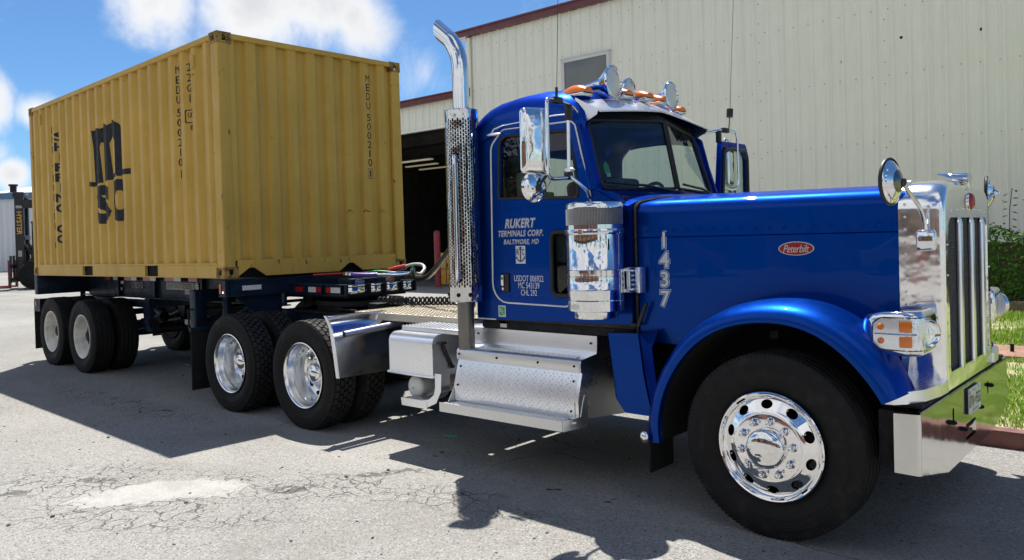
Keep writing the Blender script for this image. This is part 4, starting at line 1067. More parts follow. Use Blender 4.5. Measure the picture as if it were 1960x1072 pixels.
# --- headlights
def headlight(s):
    Y0 = 0.885; Z0 = 1.180
    plan = rpoly([(5.60, Y0-0.16), (5.925, Y0-0.16), (5.925, Y0+0.165), (5.60, Y0+0.165)], [0.03, 0.03, 0.09, 0.13], 10)
    cx_, cy_ = 5.77, Y0
    m = MB(); rows = []
    for k in range(17):
        a = -PI/2+PI*k/16; z = 0.118*math.copysign(abs(math.sin(a))**0.75, math.sin(a)); ins = 0.045*(1-abs(math.cos(a))**0.55)
        rows.append([(x+(cx_-x)*ins/0.17, s*(y+(cy_-y)*ins/0.17), Z0+z*(0.70+0.30*max(0, min(1, (x-5.60)/0.16))**0.6)) for x, y in plan])
    m.grid(rows, close_u=True, cap=True)
    h = part(m, 'headlight', 'chrome', ang=60)
    off = Vector((0, 0, 0))
    # wrap-around lens opening: dark bezel, lamp bowl, amber block, clear cover, all proud of the chrome by millimetres
    def patch(rows_, name, mat, ang=50):
        q = MB(); q.grid(rows_); return q.build(name, mat, h, off=off, ang=ang)
    side = lambda x, z, d=0.0: (x, s*(Y0+0.172+d), Z0+z)
    def wrap(u, z, d):
        """u 0..1 runs along the side from the rear then round the front corner"""
        L1 = 0.150; R = 0.09; L2 = R*PI/2; L3 = 0.14; p = u*(L1+L2+L3); k = math.sqrt(max(0, 1-(abs(z)/0.125)**4)); 
        yo = Y0+0.165+d
        if p < L1: return (5.685+p, s*yo, Z0+z)
        if p < L1+L2:
            a = (p-L1)/R; return (5.835+(R+d)*math.sin(a), s*(yo-R+(R)*math.cos(a)-d*(1-math.cos(a))), Z0+z)
        q = p-L1-L2; return (5.925+d, s*(yo-R-q-d), Z0+z)
    def strip(u0, u1, z0, z1, d, nu=14, nz=4, rnd=0.0):
        rows_ = []
        for i in range(nu+1):
            u = u0+(u1-u0)*i/nu; e = min(u-u0, u1-u)/(u1-u0)
            k = 1-rnd*max(0, 1-e/0.12)**2
            rows_.append([wrap(u, (z0+(z1-z0)*j/nz)*k, d+0.004*math.sin(PI*j/nz)) for j in range(nz+1)])
        return rows_
    patch(strip(0.0, 1.0, -0.088, 0.088, -0.006, rnd=0.35), 'bezel', 'black_plastic')
    patch(strip(0.015, 0.985, -0.080, 0.080, -0.003, rnd=0.35), 'reflector', 'satin_aluminium')
    patch(strip(0.03, 0.50, -0.004, 0.004, 0.002, nz=2), 'divider', 'chrome')
    patch(strip(0.31, 0.45, 0.008, 0.068, 0.000), 'turn_signal', 'amber_lens'); patch(strip(0.31, 0.45, -0.068, -0.008, 0.000), 'turn_signal', 'amber_lens')
    b = MB()
    for z in (0.036, -0.036): b.sphere(wrap(0.10, z, 0.002), 0.017, (1, .5, 1), 12, 8)
    b.build('marker_bulb', 'amber_lens', h, off=off)
    b = MB(); c = Vector(wrap(0.70, 0.0, -0.004)); ax = Vector((0.70, s*0.71, 0)).normalized()
    u = ax.orthogonal().normalized(); v = ax.cross(u)
    rows_ = [[c+ax*a+(u*math.cos(2*PI*k/28)+v*math.sin(2*PI*k/28))*r for k in range(28)] for r, a in ((0.078, -0.02), (0.077, 0.004), (0.071, 0.010), (0.064, 0.002), (0.05, -0.004), (0.040, -0.005), (0.036, 0.010), (0.008, 0.016))]
    b.grid(rows_, close_u=True, cap=True); b.build('lamp_bowl', 'polished_aluminium', h, off=off, ang=60)
    patch(strip(0.01, 0.99, -0.083, 0.083, 0.010, nz=8, rnd=0.35), 'clear_lens', 'clear_lens')
    q = MB(); q.box(5.72, 5.90, min(s*0.58, s*0.78), max(s*0.58, s*0.78), 1.10, 1.245, 0.03, 3); q.build('lamp_arm', 'chrome', h, off=off)
    return h
for s in (-1, 1): headlight(s)

# --- bumper
bo = [(-1.085, 0.785), (-1.085, 0.475), (-0.57, 0.372), (0.57, 0.372), (1.085, 0.475), (1.085, 0.785)]
tow = rpoly([(-0.155, 0.458), (0.108, 0.458), (0.108, 0.556), (-0.155, 0.556)], 0.012)
s1 = rpoly([(-0.46, 0.625), (-0.425, 0.625), (-0.425, 0.705), (-0.46, 0.705)], 0.012); s2 = rpoly([(0.44, 0.64), (0.475, 0.64), (0.475, 0.72), (0.44, 0.72)], 0.012)
m = MB(); m.prism([(5.925, y, z) for y, z in bo], (0, 0, 0), holes=[[(5.925, y, z) for y, z in h] for h in (tow, s1, s2)])
def strip_to(pts, x0, x1): m.grid([[(x0, y, z) for y, z in pts], [(x1, y, z) for y, z in pts]], close_u=True)
for h in (tow, s1, s2): strip_to(h, 5.925, 5.905)
for s in (-1, 1):
    rows = []
    for k in range(7):
        a = PI/2*k/6; rows.append([(5.925-0.022*(1-math.cos(a)), s*(1.085+0.022*math.sin(a)), z) for z in (0.475, 0.62, 0.785)])
    rows.append([(5.80, s*1.112, z) for z in (0.478, 0.62, 0.782)]); rows.append([(5.795, s*1.108, z) for z in (0.478, 0.62, 0.782)]); m.grid(rows)
top = [[(5.925, y, 0.785), (5.921, y, 0.793), (5.910, y, 0.797), (5.86, y, 0.797)] for y in (-1.09, 0, 1.09)]; m.grid(top)
m.grid([[(5.80, s*1.11, 0.782), (5.80, s*1.05, 0.797), (5.905, s*1.09, 0.797), (5.925, s*1.085, 0.785)] for s in (-1, 1)])
m.grid([[(5.925, y, z) for y, z in bo[1:5]], [(5.918, y*.998, z-0.006) for y, z in bo[1:5]], [(5.89, y*.998, z-0.004) for y, z in bo[1:5]]])
bmesh.ops.remove_doubles(m.b, verts=m.b.verts[:], dist=0.0006)
bumper = part(m, 'bumper', 'bumper_chrome', ang=40)
m = MB(); m.box(5.70, 5.90, -1.02, 1.02, 0.50, 0.775); part(m, 'bumper_backing', 'black_matte'); m = MB(); m.box(5.72, 5.918, -1.03, 1.03, 0.798, 0.822, 0.01); part(m, 'bumper_pad', 'black_matte')
for s in (-1, 1):
    m = MB(); m.prism([(5.70, s*0.62, 0.822), (5.70, s*0.98, 0.822), (5.72, s*1.06, 0.822), (5.755, s*1.10, 0.822), (5.80, s*1.10, 0.822), (5.85, s*1.05, 0.822), (5.905, s*0.93, 0.822), (5.935, s*0.74, 0.822), (5.94, s*0.60, 0.822), (5.80, s*0.59, 0.822)], (0, 0, 0.063))
    bmesh.ops.bevel(m.b, geom=[e for e in m.b.edges if abs(e.verts[0].co.z-0.885) < 1e-4 and abs(e.verts[1].co.z-0.885) < 1e-4 and len(e.link_faces) == 2 and e.calc_face_angle(0) > 0.5], offset=0.022, segments=3, profile=0.5, affect='EDGES')
    m.prism([(5.72, s*0.585, 1.05), (5.72, s*0.66, 1.0), (5.72, s*0.70, 0.90), (5.72, s*0.80, 0.83), (5.72, s*0.585, 0.83)], (0.04, 0, 0))
    part(m, 'bumper_step', 'satin_aluminium', ang=50)
m = MB()
for y, z in ((-0.49, 0.632), (0.50, 0.688), (-0.23, 0.545), (0.20, 0.60)): m.cyl((5.925, y, z), (5.945, y, z), 0.015, n=6); m.cyl((5.945, y, z), (5.953, y, z), 0.008, n=10)
part(m, 'bumper_bolt', 'dark_steel')
# licence plate
m = MB(); pz = rpoly([(-0.137, 0.607), (0.179, 0.607), (0.179, 0.760), (-0.137, 0.760)], 0.012)
m.prism([(5.936, y, z) for y, z in pz], (0.004, 0, 0)); plate = part(m, 'licence_plate', 'plate_white')
m = MB(); ZY = ((0, 1, 0), (0, 0, 1))
text_to(m, '8TN', (5.9425, -0.075, 0.682), *ZY, 0.105, 0.072, 0.012); text_to(m, 'F53', (5.9425, 0.105, 0.682), *ZY, 0.115, 0.072, 0.012); text_to(m, 'Maryland', (5.9425, 0.0, 0.741), *ZY, 0.09, None, 0.0); text_to(m, '79', (5.9425, 0.115, 0.742), *ZY, 0.03, None)
text_to(m, 'Apportioned', (5.9425, 0.02, 0.624), *ZY, 0.15, None); q = m.build('plate_lettering', 'decal_blue', plate, off=Vector((0, 0, 0)))
m = MB(); m.prism([(5.9424, 0.013+0.012*math.cos(2*PI*k/10), 0.682+0.020*math.sin(2*PI*k/10)) for k in range(10)], (0, 0, 0)); m.prism([(5.9424, -0.115+0.014*math.cos(2*PI*k/10), 0.738+0.012*math.sin(2*PI*k/10)) for k in range(10)], (0, 0, 0)); m.build('plate_crest', 'sticker_orange', plate, off=Vector((0, 0, 0)))
m = MB(); m.box(5.9265, 5.9345, -0.135, 0.172, 0.612, 0.752); part(m, 'plate_backing', 'black_plastic')

# --- exhaust stack
m = MB(); SX, SY = 2.635, -1.0
m.lathe([(0.062, 0.86), (0.066, 0.90), (0.066, 1.30)], n=28, axis='Z', org=(SX-0.01, SY, 0), cap=True); part(m, 'exhaust_pipe', 'raw_pipe')
m = MB(); path = [Vector((SX, SY, 2.66)), Vector((SX, SY, 2.90)), Vector((SX-0.002, SY, 3.07)), Vector((SX-0.03, SY, 3.19)), Vector((SX-0.09, SY, 3.29)), Vector((SX-0.165, SY, 3.355))]
P_ = catmull(path, 6); rows = []; N = 28
for i, p in enumerate(P_):
    t = (P_[min(i+1, len(P_)-1)]-P_[max(i-1, 0)]).normalized(); u = Vector((0, 1, 0)); v = t.cross(u)
    rows.append([p+(u*math.cos(2*PI*k/N)+v*math.sin(2*PI*k/N))*0.066 for k in range(N)])
# slash-cut mouth, vertical
last = rows[-1]; cutx = SX-0.225
rows.append([q+(P_[-1]-P_[-2]).normalized()*((cutx-q.x)/((P_[-1]-P_[-2]).normalized().x)) for q in last])
m.grid(rows, close_u=True)
inn = [[p+(c-p)*0.05 for p in r] for r, c in ((rows[-1], sum(rows[-1], Vector())/N), (rows[-2], sum(rows[-2], Vector())/N), (rows[-6], sum(rows[-6], Vector())/N), (rows[-12], sum(rows[-12], Vector())/N))]
m.grid(inn, close_u=True, mi=1)
stack = part(m, 'exhaust_stack', ['chrome', 'raw_pipe'], ang=60)
# perforated heat shield: real slots over the camera-side half
m = MB(); R0 = 0.132; z0, z1 = 1.245, 2.735
NZ, NA = 44, 40
def cy(a, z, r=R0): return (SX+r*math.cos(a), SY+r*math.sin(a), z)
zs0, zs1 = 1.37, 2.665; dz = (zs1-zs0)/NZ; da = 2*PI/NA
for i in range(NA):
    a0 = i*da; shift = (dz/2 if i % 2 else 0)
    m.grid([[cy(a0, z1), cy(a0+da, z1)], [cy(a0, zs1+shift-dz/2), cy(a0+da, zs1+shift-dz/2)]])
    m.grid([[cy(a0, zs0+shift-dz/2), cy(a0+da, zs0+shift-dz/2)], [cy(a0, z0), cy(a0+da, z0)]])
    for j in range(NZ):
        zb = zs0+j*dz+shift-dz/2; zt = zb+dz; hz0, hz1 = zb+dz*0.10, zt-dz*0.10; ha = da*0.30
        ac = a0+da/2
        o = [cy(a0, zb), cy(a0+da, zb), cy(a0+da, zt), cy(a0, zt)]; q = [cy(ac-ha, hz0), cy(ac+ha, hz0), cy(ac+ha, hz1), cy(ac-ha, hz1)]
        V = [m.b.verts.new(p) for p in o+q]
        for e in range(4): m.b.faces.new((V[e], V[(e+1) % 4], V[4+(e+1) % 4], V[4+e]))
bmesh.ops.remove_doubles(m.b, verts=m.b.verts[:], dist=0.0003)
for z in (z0, z1): m.lathe([(R0, z), (R0+0.002, z+0.004 if z == z0 else z-0.004), (R0-0.012, z)], n=40, axis='Z', org=(SX, SY, 0))
shield = part(m, 'heat_shield', 'shield_steel', ang=50)
m = MB(); m.lathe([(0.112, 1.27), (0.112, 2.70), (0.068, 2.72)], n=32, axis='Z', org=(SX, SY, 0)); part(m, 'muffler', 'black_matte')
m = MB(); m.tube([(SX+0.06, SY-0.120, 2.33), (SX+0.07, SY-0.158, 2.35), (SX+0.075, SY-0.165, 2.30), (SX+0.075, SY-0.165, 1.50), (SX+0.07, SY-0.158, 1.44), (SX+0.06, SY-0.120, 1.46)], 0.017, n=10, smooth=4); part(m, 'grab_handle', 'polished_aluminium', ang=60)
m = MB()
for z in (2.38, 1.41): m.cyl((SX+0.055, SY-0.12, z), (SX+0.06, SY-0.150, z), 0.014, n=8)
for a in (-2.5, -1.25, -0.55): m.sphere(cy(a, 1.30), 0.017, (1, 1, 1), 8, 6)
part(m, 'shield_bolt', 'dark_steel')
for z in (1.55, 2.5): m = MB(); m.box(2.62, 2.68, -0.92, -0.62, z-0.03, z+0.03); part(m, 'stack_bracket', 'dark_steel')

# --- air cleaner on the cowl
AX, AY, AR = 3.955, -1.105, 0.190
m = MB(); m.lathe([(0.12, 1.185), (0.145, 1.187), (0.150, 1.20), (0.152, 1.232), (0.175, 1.234), (AR, 1.240), (AR, 1.305), (AR-.004, 1.309), (AR, 1.313), (AR, 1.375), (AR+.003, 1.378), (AR, 1.382), (AR, 1.462), (AR-.004, 1.466), (AR, 1.470), (AR, 1.505), (AR+.003, 1.508), (AR, 1.512), (AR, 1.745)], n=56, axis='Z', org=(AX, AY, 0), cap=False)
m.lathe([(0.001, 1.185), (0.12, 1.185)], n=56, axis='Z', org=(AX, AY, 0)); ac = part(m, 'air_cleaner', 'chrome', ang=40)
m = MB(); m.lathe([(AR, 1.738), (AR+.010, 1.742), (AR+.012, 1.750), (AR+.006, 1.756), (AR+.012, 1.762), (AR+.010, 1.772), (AR, 1.775), (AR, 1.802)], n=56, axis='Z', org=(AX, AY, 0)); m.box(AX+0.02, AX+0.05, AY-AR-0.022, AY-AR-0.006, 1.742, 1.772)
m.lathe([(AR-.002, 1.905), (AR+.004, 1.908), (AR+.005, 1.935), (AR-.004, 1.948), (AR-.05, 1.956), (0.02, 1.960)], n=56, axis='Z', org=(AX, AY, 0), cap=True); part(m, 'cleaner_band', 'chrome', ang=40)
m = MB(); N, K = 120, 17
for k in range(K+1):
    z = 1.80+0.107*k/K; m.lathe([(AR-.0035, z-.0014), (AR-.001, z), (AR-.0035, z+.0014)], n=60, axis='Z', org=(AX, AY, 0))
for i in range(N):
    a = 2*PI*i/N; m.box(-.0014, .0014, -.001, .001, 1.80, 1.907, M=Matrix.Translation((AX+(AR-.003)*math.cos(a), AY+(AR-.003)*math.sin(a), 0)))
part(m, 'intake_screen', 'brushed_aluminium')
m = MB(); m.lathe([(AR-.012, 1.79), (AR-.012, 1.91)], n=40, axis='Z', org=(AX, AY, 0)); part(m, 'cleaner_element', 'black_matte')
m = MB(); m.prism([(AX-0.035+0.033*math.cos(2*PI*k/24), AY-AR-0.003, 1.27+0.019*math.sin(2*PI*k/24)) for k in range(24)], (0, 0.012, 0)); part(m, 'cleaner_badge', 'brushed_aluminium')
m = MB()
for x0, x1 in ((4.128, 4.160), (4.200, 4.235)): m.box(x0-0.03, x1-0.03, -0.96, -0.885, 1.345, 1.515, 0.004)
for i in range(5): m.cyl((4.140, -0.955, 1.37+0.03*i), (4.165, -0.955, 1.37+0.03*i), 0.010, n=8)
m.box(4.05, 4.14, -0.99, -0.94, 1.35, 1.37); m.box(4.05, 4.14, -0.99, -0.94, 1.49, 1.51); part(m, 'cleaner_bracket', 'satin_aluminium')
m = MB(); m.prism([(4.165+dx, -0.905, 1.165+dz_) for dx, dz_ in ((-.02, -.045), (0.0, -.05), (.045, .05), (.066, .105), (.058, .115), (.034, .09))], (0, -0.02, 0)); m.box(4.09, 4.14, -0.92, -0.895, 1.115, 1.14, 0.006); part(m, 'hood_latch', 'black_plastic')

# --- west-coast mirrors
def mirror(s):
    y = lambda v: s*v
    m = MB(); T = lambda *p: (p[0], y(p[1]), p[2])
    loop = [(3.70, 0.93, 2.60), (3.745, 1.06, 2.625), (3.75, 1.20, 2.645), (3.77, 1.325, 2.640), (3.79, 1.370, 2.60), (3.79, 1.375, 2.40), (3.79, 1.382, 2.18), (3.78, 1.345, 2.125), (3.76, 1.27, 2.115), (3.76, 1.11, 2.130)]
    m.tube([T(*p) for p in catmull([Vector(p) for p in loop], 4)], 0.0125, n=10)
    m.tube([T(3.75, 1.09, 2.625), T(3.75, 1.095, 2.40), T(3.755, 1.105, 2.13)], 0.0125, n=10)
    m.tube([T(*p) for p in catmull([Vector(p) for p in [(3.76, 1.12, 2.145), (3.79, 1.03, 2.085), (3.80, 0.97, 2.04), (3.79, 0.93, 2.0), (3.785, 0.90, 1.985)]], 4)], 0.013, n=10)
    br = part(m, 'mirror_bracket', 'polished_aluminium', ang=60)
    q = MB(); z0, z1 = 2.145, 2.580; w_, d_ = 0.205, 0.045
    outl = rrect(w_, z1-z0, 0.035, 6); zc_ = (z0+z1)/2
    rows = []
    for k, (dx, sc) in enumerate(((0.0, 1.0), (0.010, 1.0), (0.028, .965), (0.038, .88), (0.043, .6), (0.044, .05))):
        rows.append([(dx, u*sc, v*(sc if sc > .9 else sc)) for u, v in outl])
    q.grid(rows, close_u=True, cap=True)
    hd = q.build('mirror_head', 'mirror_steel', br, off=Vector((3.70, y(1.40 if s < 0 else 1.36), zc_)), ang=50); hd.rotation_euler = (0, 0, rad(-26 if s < 0 else 12))
    q = MB(); q.lathe([(0.098, -0.006), (0.102, 0.0), (0.098, 0.006), (0.07, 0.018), (0.03, 0.026), (0.004, 0.028)], n=36, axis='X', cap=True)
    cv = q.build('convex_mirror', 'mirror_steel', br, off=Vector((3.70, y(1.415), 2.060)), ang=60); cv.rotation_euler = (0, 0, rad(-14 if s < 0 else 10))
    q = MB(); q.tube([T(3.735, 1.40, 2.05), T(3.75, 1.40, 2.09), T(3.755, 1.355, 2.13)], 0.010, n=8); q.tube([T(3.74, 1.44, 2.00), T(3.75, 1.38, 2.03), T(3.75, 1.30, 2.10)], 0.004, n=5); q.box(3.725, 3.745, min(y(1.385), y(1.425)), max(y(1.385), y(1.425)), 2.03, 2.075, 0.008)
    q.build('mirror_arm', 'black_plastic', br, off=Vector((0, 0, 0)))
    for a_ in ((1.08, 1.14, 2.115, 2.17), (1.07, 1.115, 2.52, 2.63), (1.17, 1.27, 2.62, 2.665)): q = MB(); q.box(3.733, 3.775, min(y(a_[0]), y(a_[1])), max(y(a_[0]), y(a_[1])), a_[2], a_[3], 0.009); q.build('mirror_clamp', 'black_plastic', br, off=Vector((0, 0, 0)))
    q = MB(); ay = 1.215 if s < 0 else 1.30
    if s < 0: q.tube([T(3.75, ay, 2.65), T(3.757, ay-0.02, 3.1), T(3.77, ay-0.05, 3.9)], 0.0022, n=5); q.cyl(T(3.75, ay, 2.66), T(3.752, ay, 2.73), 0.010, n=8)
    else: q.tube([T(3.75, ay, 2.65), T(3.752, ay+0.02, 2.78)], 0.005, n=6); q.cyl(T(3.752, ay+0.02, 2.77), T(3.753, ay+0.028, 2.845), 0.030, n=8); q.tube([T(3.753, ay+0.028, 2.84), T(3.757, ay+0.06, 3.2), T(3.77, ay+0.13, 4.0)], 0.0022, n=5)
    q.build('whip_antenna', 'black_plastic', br, off=Vector((0, 0, 0)))
    return br
for s in (-1, 1): mirror(s)
# small bullet mirror stalk inside the near bracket
m = MB(); m.sphere((3.70, -1.03, 2.19), 0.055, (0.9, 0.35, 0.3), 12, 8); part(m, 'door_mirror', 'satin_aluminium', ang=60)

# --- round hood mirrors on stalks
def hood_mirror(s):
    m = MB(); y = lambda v: s*v
    arm = [(5.85, .625, 1.70), (5.848, .66, 1.77), (5.850, .75, 1.84), (5.855, .92, 1.90), (5.868, 1.10, 1.955)]
    m.tube([Vector((a, y(b), c)) for a, b, c in catmull([Vector(p) for p in arm], 4)], 0.012, n=8); m.sphere((5.870, y(1.10), 1.957), 0.020, seg=10, rings=6); m.tube([(5.87, y(1.10), 1.957), (5.905, y(1.10), 1.957)], 0.009)
    a = part(m, 'hood_mirror', 'polished_aluminium', ang=60)
    q = MB(); q.box(5.80, 5.90, min(y(.595), y(.66)), max(y(.595), y(.66)), 1.60, 1.715, 0.022, 3); q.build('mirror_base', 'chrome', a, off=Vector((0, 0, 0)))
    q = MB(); R = 0.116; q.lathe([(R-.008, -.006), (R, .002), (R-.006, .008), (R*.8, .016), (R*.78, .022), (R*.5, .040), (R*.45, .042), (R*.2, .052), (.004, .054)], n=36, axis='X', cap=True)
    for f in q.b.faces:
        if math.hypot(f.calc_center_median().y, f.calc_center_median().z) < R*.52: f.material_index = 1
    d = q.build('mirror_bowl', ['chrome', 'mirror_dark'], a, off=Vector((5.815, y(1.13), 1.965)), ang=35); d.rotation_euler = (0, 0, rad(8*s))
    q = MB(); q.lathe([(R-.004, -.012), (R+.007, -.004), (R+.007, .004), (R-.002, .010)], n=36, axis='X'); g = q.build('mirror_gasket', 'gasket', a, off=Vector((5.815, y(1.13), 1.965))); g.rotation_euler = d.rotation_euler
    q = MB(); q.tube([(5.855, y(1.12), 1.962), (5.872, y(1.10), 1.958)], 0.022, n=10); q.build('swivel', 'black_plastic', a, off=Vector((0, 0, 0)))
    return a
for s in (-1, 1): hood_mirror(s)

# --- lettering, handle and stickers on the near door
XZ = ((1, 0, 0), (0, 0, 1)); YD = -(YC+0.0062)
def outlined(lines, name, yf):
    m = MB()
    for body, x, z, w_, h_, b, sh, sp in lines:
        V0, _ = text_geo(body, b, sh, sp); X0_, X1_ = min(v.x for v in V0), max(v.x for v in V0); Y0_, Y1_ = min(v.y for v in V0), max(v.y for v in V0)
        sx, sy = w_/(X1_-X0_), h_/(Y1_-Y0_)
        for k, (bb, mi) in enumerate(((b+0.055, 0), (b+0.036, 1), (b, 2))):
            V, F = text_geo(body, bb, sh, sp); M = frame((x, yf(x), z), *XZ)
            m.add([((v.x-(X0_+X1_)/2)*sx, (v.y-(Y0_+Y1_)/2)*sy, 0.0008+0.0008*k) for v in V], F, M, mi)
    return part(m, name, ['decal_light_blue', 'decal_blue', 'decal_silver'])
outlined([('RUKERT', 3.135, 1.838, 0.30, 0.066, 0.010, 0.25, 1.06), ('TERMINALS CORP.', 3.135, 1.763, 0.44, 0.044, 0.006, 0.25, 1.10), ('BALTIMORE, MD', 3.140, 1.697, 0.345, 0.040, 0.004, 0.25, 1.12)], 'door_lettering', lambda x: YD)
m = MB()
for body, x, z, w_, h_ in (('USDOT 006922', 3.205, 1.424, 0.285, 0.046), ('MC 543139', 3.205, 1.372, 0.205, 0.046), ('CHL 292', 3.205, 1.318, 0.155, 0.044)): text_to(m, body, (x, YD, z), *XZ, w_, h_, 0.004, 0.0, 1.0, 0.001)
part(m, 'registration_lettering', 'decal_silver')
m = MB(); m.prism([(3.085, YD-.001, 1.535), (3.180, YD-.001, 1.535), (3.180, YD-.001, 1.668), (3.085, YD-.001, 1.668)], (0, 0, 0)); crest = part(m, 'door_crest', 'decal_silver')
m = MB(); cx, cz, yy = 3.1325, 1.60, YD-.0018
m.prism([(cx-.005, yy, 1.552), (cx+.005, yy, 1.552), (cx+.005, yy, 1.664), (cx-.005, yy, 1.664)], (0, 0, 0)); m.prism([(cx-.020, yy, 1.650), (cx+.020, yy, 1.650), (cx+.020, yy, 1.656), (cx-.020, yy, 1.656)], (0, 0, 0))
arc = lambda r, a0, a1, n=12: [(cx+r*math.cos(rad(a0+(a1-a0)*k/n)), yy, 1.588+r*math.sin(rad(a0+(a1-a0)*k/n))) for k in range(n+1)]
m.prism(arc(.040, 200, 340)+list(reversed(arc(.030, 200, 340))), (0, 0, 0))
for sx in (-1, 1): m.prism([(cx+sx*.030, yy-.0003, 1.572), (cx+sx*.047, yy-.0003, 1.572), (cx+sx*.0405, yy-.0003, 1.594)], (0, 0, 0))
for ch, dx in (('R', -.027), ('T', 0.0), ('C', .027)): text_to(m, ch, (cx+dx, yy-.0006, 1.622), *XZ, 0.026, 0.044, 0.012)
m.build('crest_emblem', 'decal_blue', crest, off=Vector((0, 0, 0)))
m = MB(); m.box(2.932, 3.015, YD-.012, YD, 1.318, 1.462, 0.010, 3); hd = part(m, 'door_handle', 'black_plastic')
m = MB(); m.box(2.942, 2.970, YD-.026, YD-.010, 1.365, 1.450, 0.008, 3); m.lathe([(0.011, YD-.015), (0.008, YD-.017), (0.002, YD-.013)], n=12, org=(2.955, 0, 1.343), cap=True); m.build('handle_lever', 'chrome', hd, off=Vector((0, 0, 0)))
m = MB(); m.box(2.888, 2.962, -YC-.0020, -YC-.0005, 1.125, 1.212); sg = part(m, 'green_sticker', 'reflector_white')
m = MB(); m.box(2.897, 2.953, -YC-.0030, -YC-.0021, 1.136, 1.202); m.build('sticker_ground', 'sticker_green', sg, off=Vector((0, 0, 0)))
m = MB(); text_to(m, 'F', (2.913, -YC-.0034, 1.176), *XZ, None, 0.026, 0.02); text_to(m, 'Y', (2.928, -YC-.0034, 1.160), *XZ, None, 0.026, 0.02); text_to(m, 'A', (2.945, -YC-.0034, 1.142), *XZ, None, 0.020, 0.02); m.build('sticker_lettering', 'reflector_white', sg, off=Vector((0, 0, 0)))
m = MB(); m.box(2.86, 2.93, -0.86, -0.855, 1.035, 1.085, mi=0); m.box(2.862, 2.928, -0.862, -0.8605, 1.037, 1.066, mi=1); part(m, 'caution_label', ['sticker_orange', 'plate_white'])
m = MB(); m.box(2.67, 4.08, -0.86, 0.86, 1.03, 1.088); part(m, 'cab_sill', 'black_matte')
m = MB(); m.tube([(2.66, -YC-.003, 1.103), (2.86, -YC-.003, 1.103)], 0.006, n=6); part(m, 'sill_trim', 'pinstripe_white')
# unit number and badge on the hood side, following its taper
hd_x = Vector((1.66, 0.30, 0)).normalized()
m = MB()
for body, z in (('1', 1.690), ('4', 1.560), ('3', 1.432), ('7', 1.305)):
    V0, _ = text_geo(body, 0.02); X0_, X1_ = min(v.x for v in V0), max(v.x for v in V0); Y0_, Y1_ = min(v.y for v in V0), max(v.y for v in V0)
    sy = 0.103/(Y1_-Y0_); sx = sy*0.92
    M = frame((4.322, -hw(4.322), z), hd_x, (0, 0, 1))
    for k, (bb, mi) in enumerate(((0.085, 0), (0.055, 1), (0.02, 2))):
        V, F = text_geo(body, bb); m.add([((v.x-(X0_+X1_)/2)*sx, (v.y-(Y0_+Y1_)/2)*sy, 0.0008+0.0008*k) for v in V], F, M, mi)
part(m, 'unit_number', ['decal_light_blue', 'decal_blue', 'decal_silver'])
M = frame((5.146, -hw(5.146), 1.621), hd_x, (0, 0, 1))
ell = lambda a, b, d, n=36: [tuple(M @ Vector((a*math.cos(2*PI*k/n), b*math.sin(2*PI*k/n), d))) for k in range(n)]
m = MB(); m.prism(ell(.104, .042, 0.0), tuple(M.to_3x3() @ Vector((0, 0, 0.005)))); bd = part(m, 'hood_badge', 'reflector_white')
m = MB(); m.prism(ell(.098, .0375, .0055), tuple(M.to_3x3() @ Vector((0, 0, 0.0008)))); m.build('badge_ground', 'emblem_red', bd, off=Vector((0, 0, 0)))
m = MB(); V, F = text_fit('Peterbilt', 0.152, 0.046, -0.004, 0.35, 0.92); m.add([(x, y-0.001, 0.0068) for x, y, _ in V], F, M); m.build('badge_lettering', 'reflector_white', bd, off=Vector((0, 0, 0)))
# permit stickers inside the windshield
def ws_pt(u, v, d=0.003):
    p = wb[0].lerp(wb[1], u).lerp(wt[0].lerp(wt[1], u), v); return p+Vector((d, -d, 0))
m = MB(); m.face([ws_pt(.085, .22), ws_pt(.150, .22), ws_pt(.150, .33), ws_pt(.118, .40), ws_pt(.085, .33)]); part(m, 'windshield_permit', 'sticker_green')
m = MB(); m.face([ws_pt(.10, .17, .004), ws_pt(.15, .17, .004), ws_pt(.15, .22, .004), ws_pt(.10, .22, .004)]); part(m, 'windshield_label', 'reflector_white')
# drive mudflaps
for s in (-1, 1):
    m = MB(); m.box(-1.45, -1.43, min(s*1.22, s*0.62), max(s*1.22, s*0.62), 0.14, 0.78, 0.004); fl = part(m, 'mudflap', 'mudflap_rubber')
    q = MB(); q.box(-1.46, -1.42, min(s*1.23, s*0.40), max(s*1.23, s*0.40), 0.78, 0.83, 0.006); q.build('flap_hanger', 'frame_paint', fl, off=Vector((0, 0, 0)))
# far door standing open on its front hinge
m = MB(); DA = rad(8)
od = rpoly([(0.0, 1.24), (0.90, 1.24), (0.90, 2.44), (0.80, 2.555), (0.12, 2.53), (0.03, 2.05)], [.05, .12, .12, .06, .05, .1]); ow = rpoly([(0.10, 2.02), (0.83, 2.02), (0.83, 2.42), (0.74, 2.49), (0.17, 2.47)], [.03, .03, .06, .05, .05])
dp = lambda u, z, d=0.0: (3.775-math.sin(DA)*u+d, 0.93+math.cos(DA)*u, z)
m.prism([dp(u, z) for u, z in od], (0.045, 0, 0), holes=[[dp(u, z) for u, z in ow]]); fd_ = part(m, 'open_door', 'blue_paint', 'blue door on the far side swung open')
m = MB(); L = [dp(u, z, 0.05) for u, z in ow]; m.tube(L+[L[0]], 0.016, n=8, caps=False); m.build('window_gasket', 'gasket', fd_, off=Vector((0, 0, 0)))
m = MB(); m.prism([dp(u, z, 0.022) for u, z in ow], (0, 0, 0)); m.build('door_glass', 'cab_glass', fd_, off=Vector((0, 0, 0)))
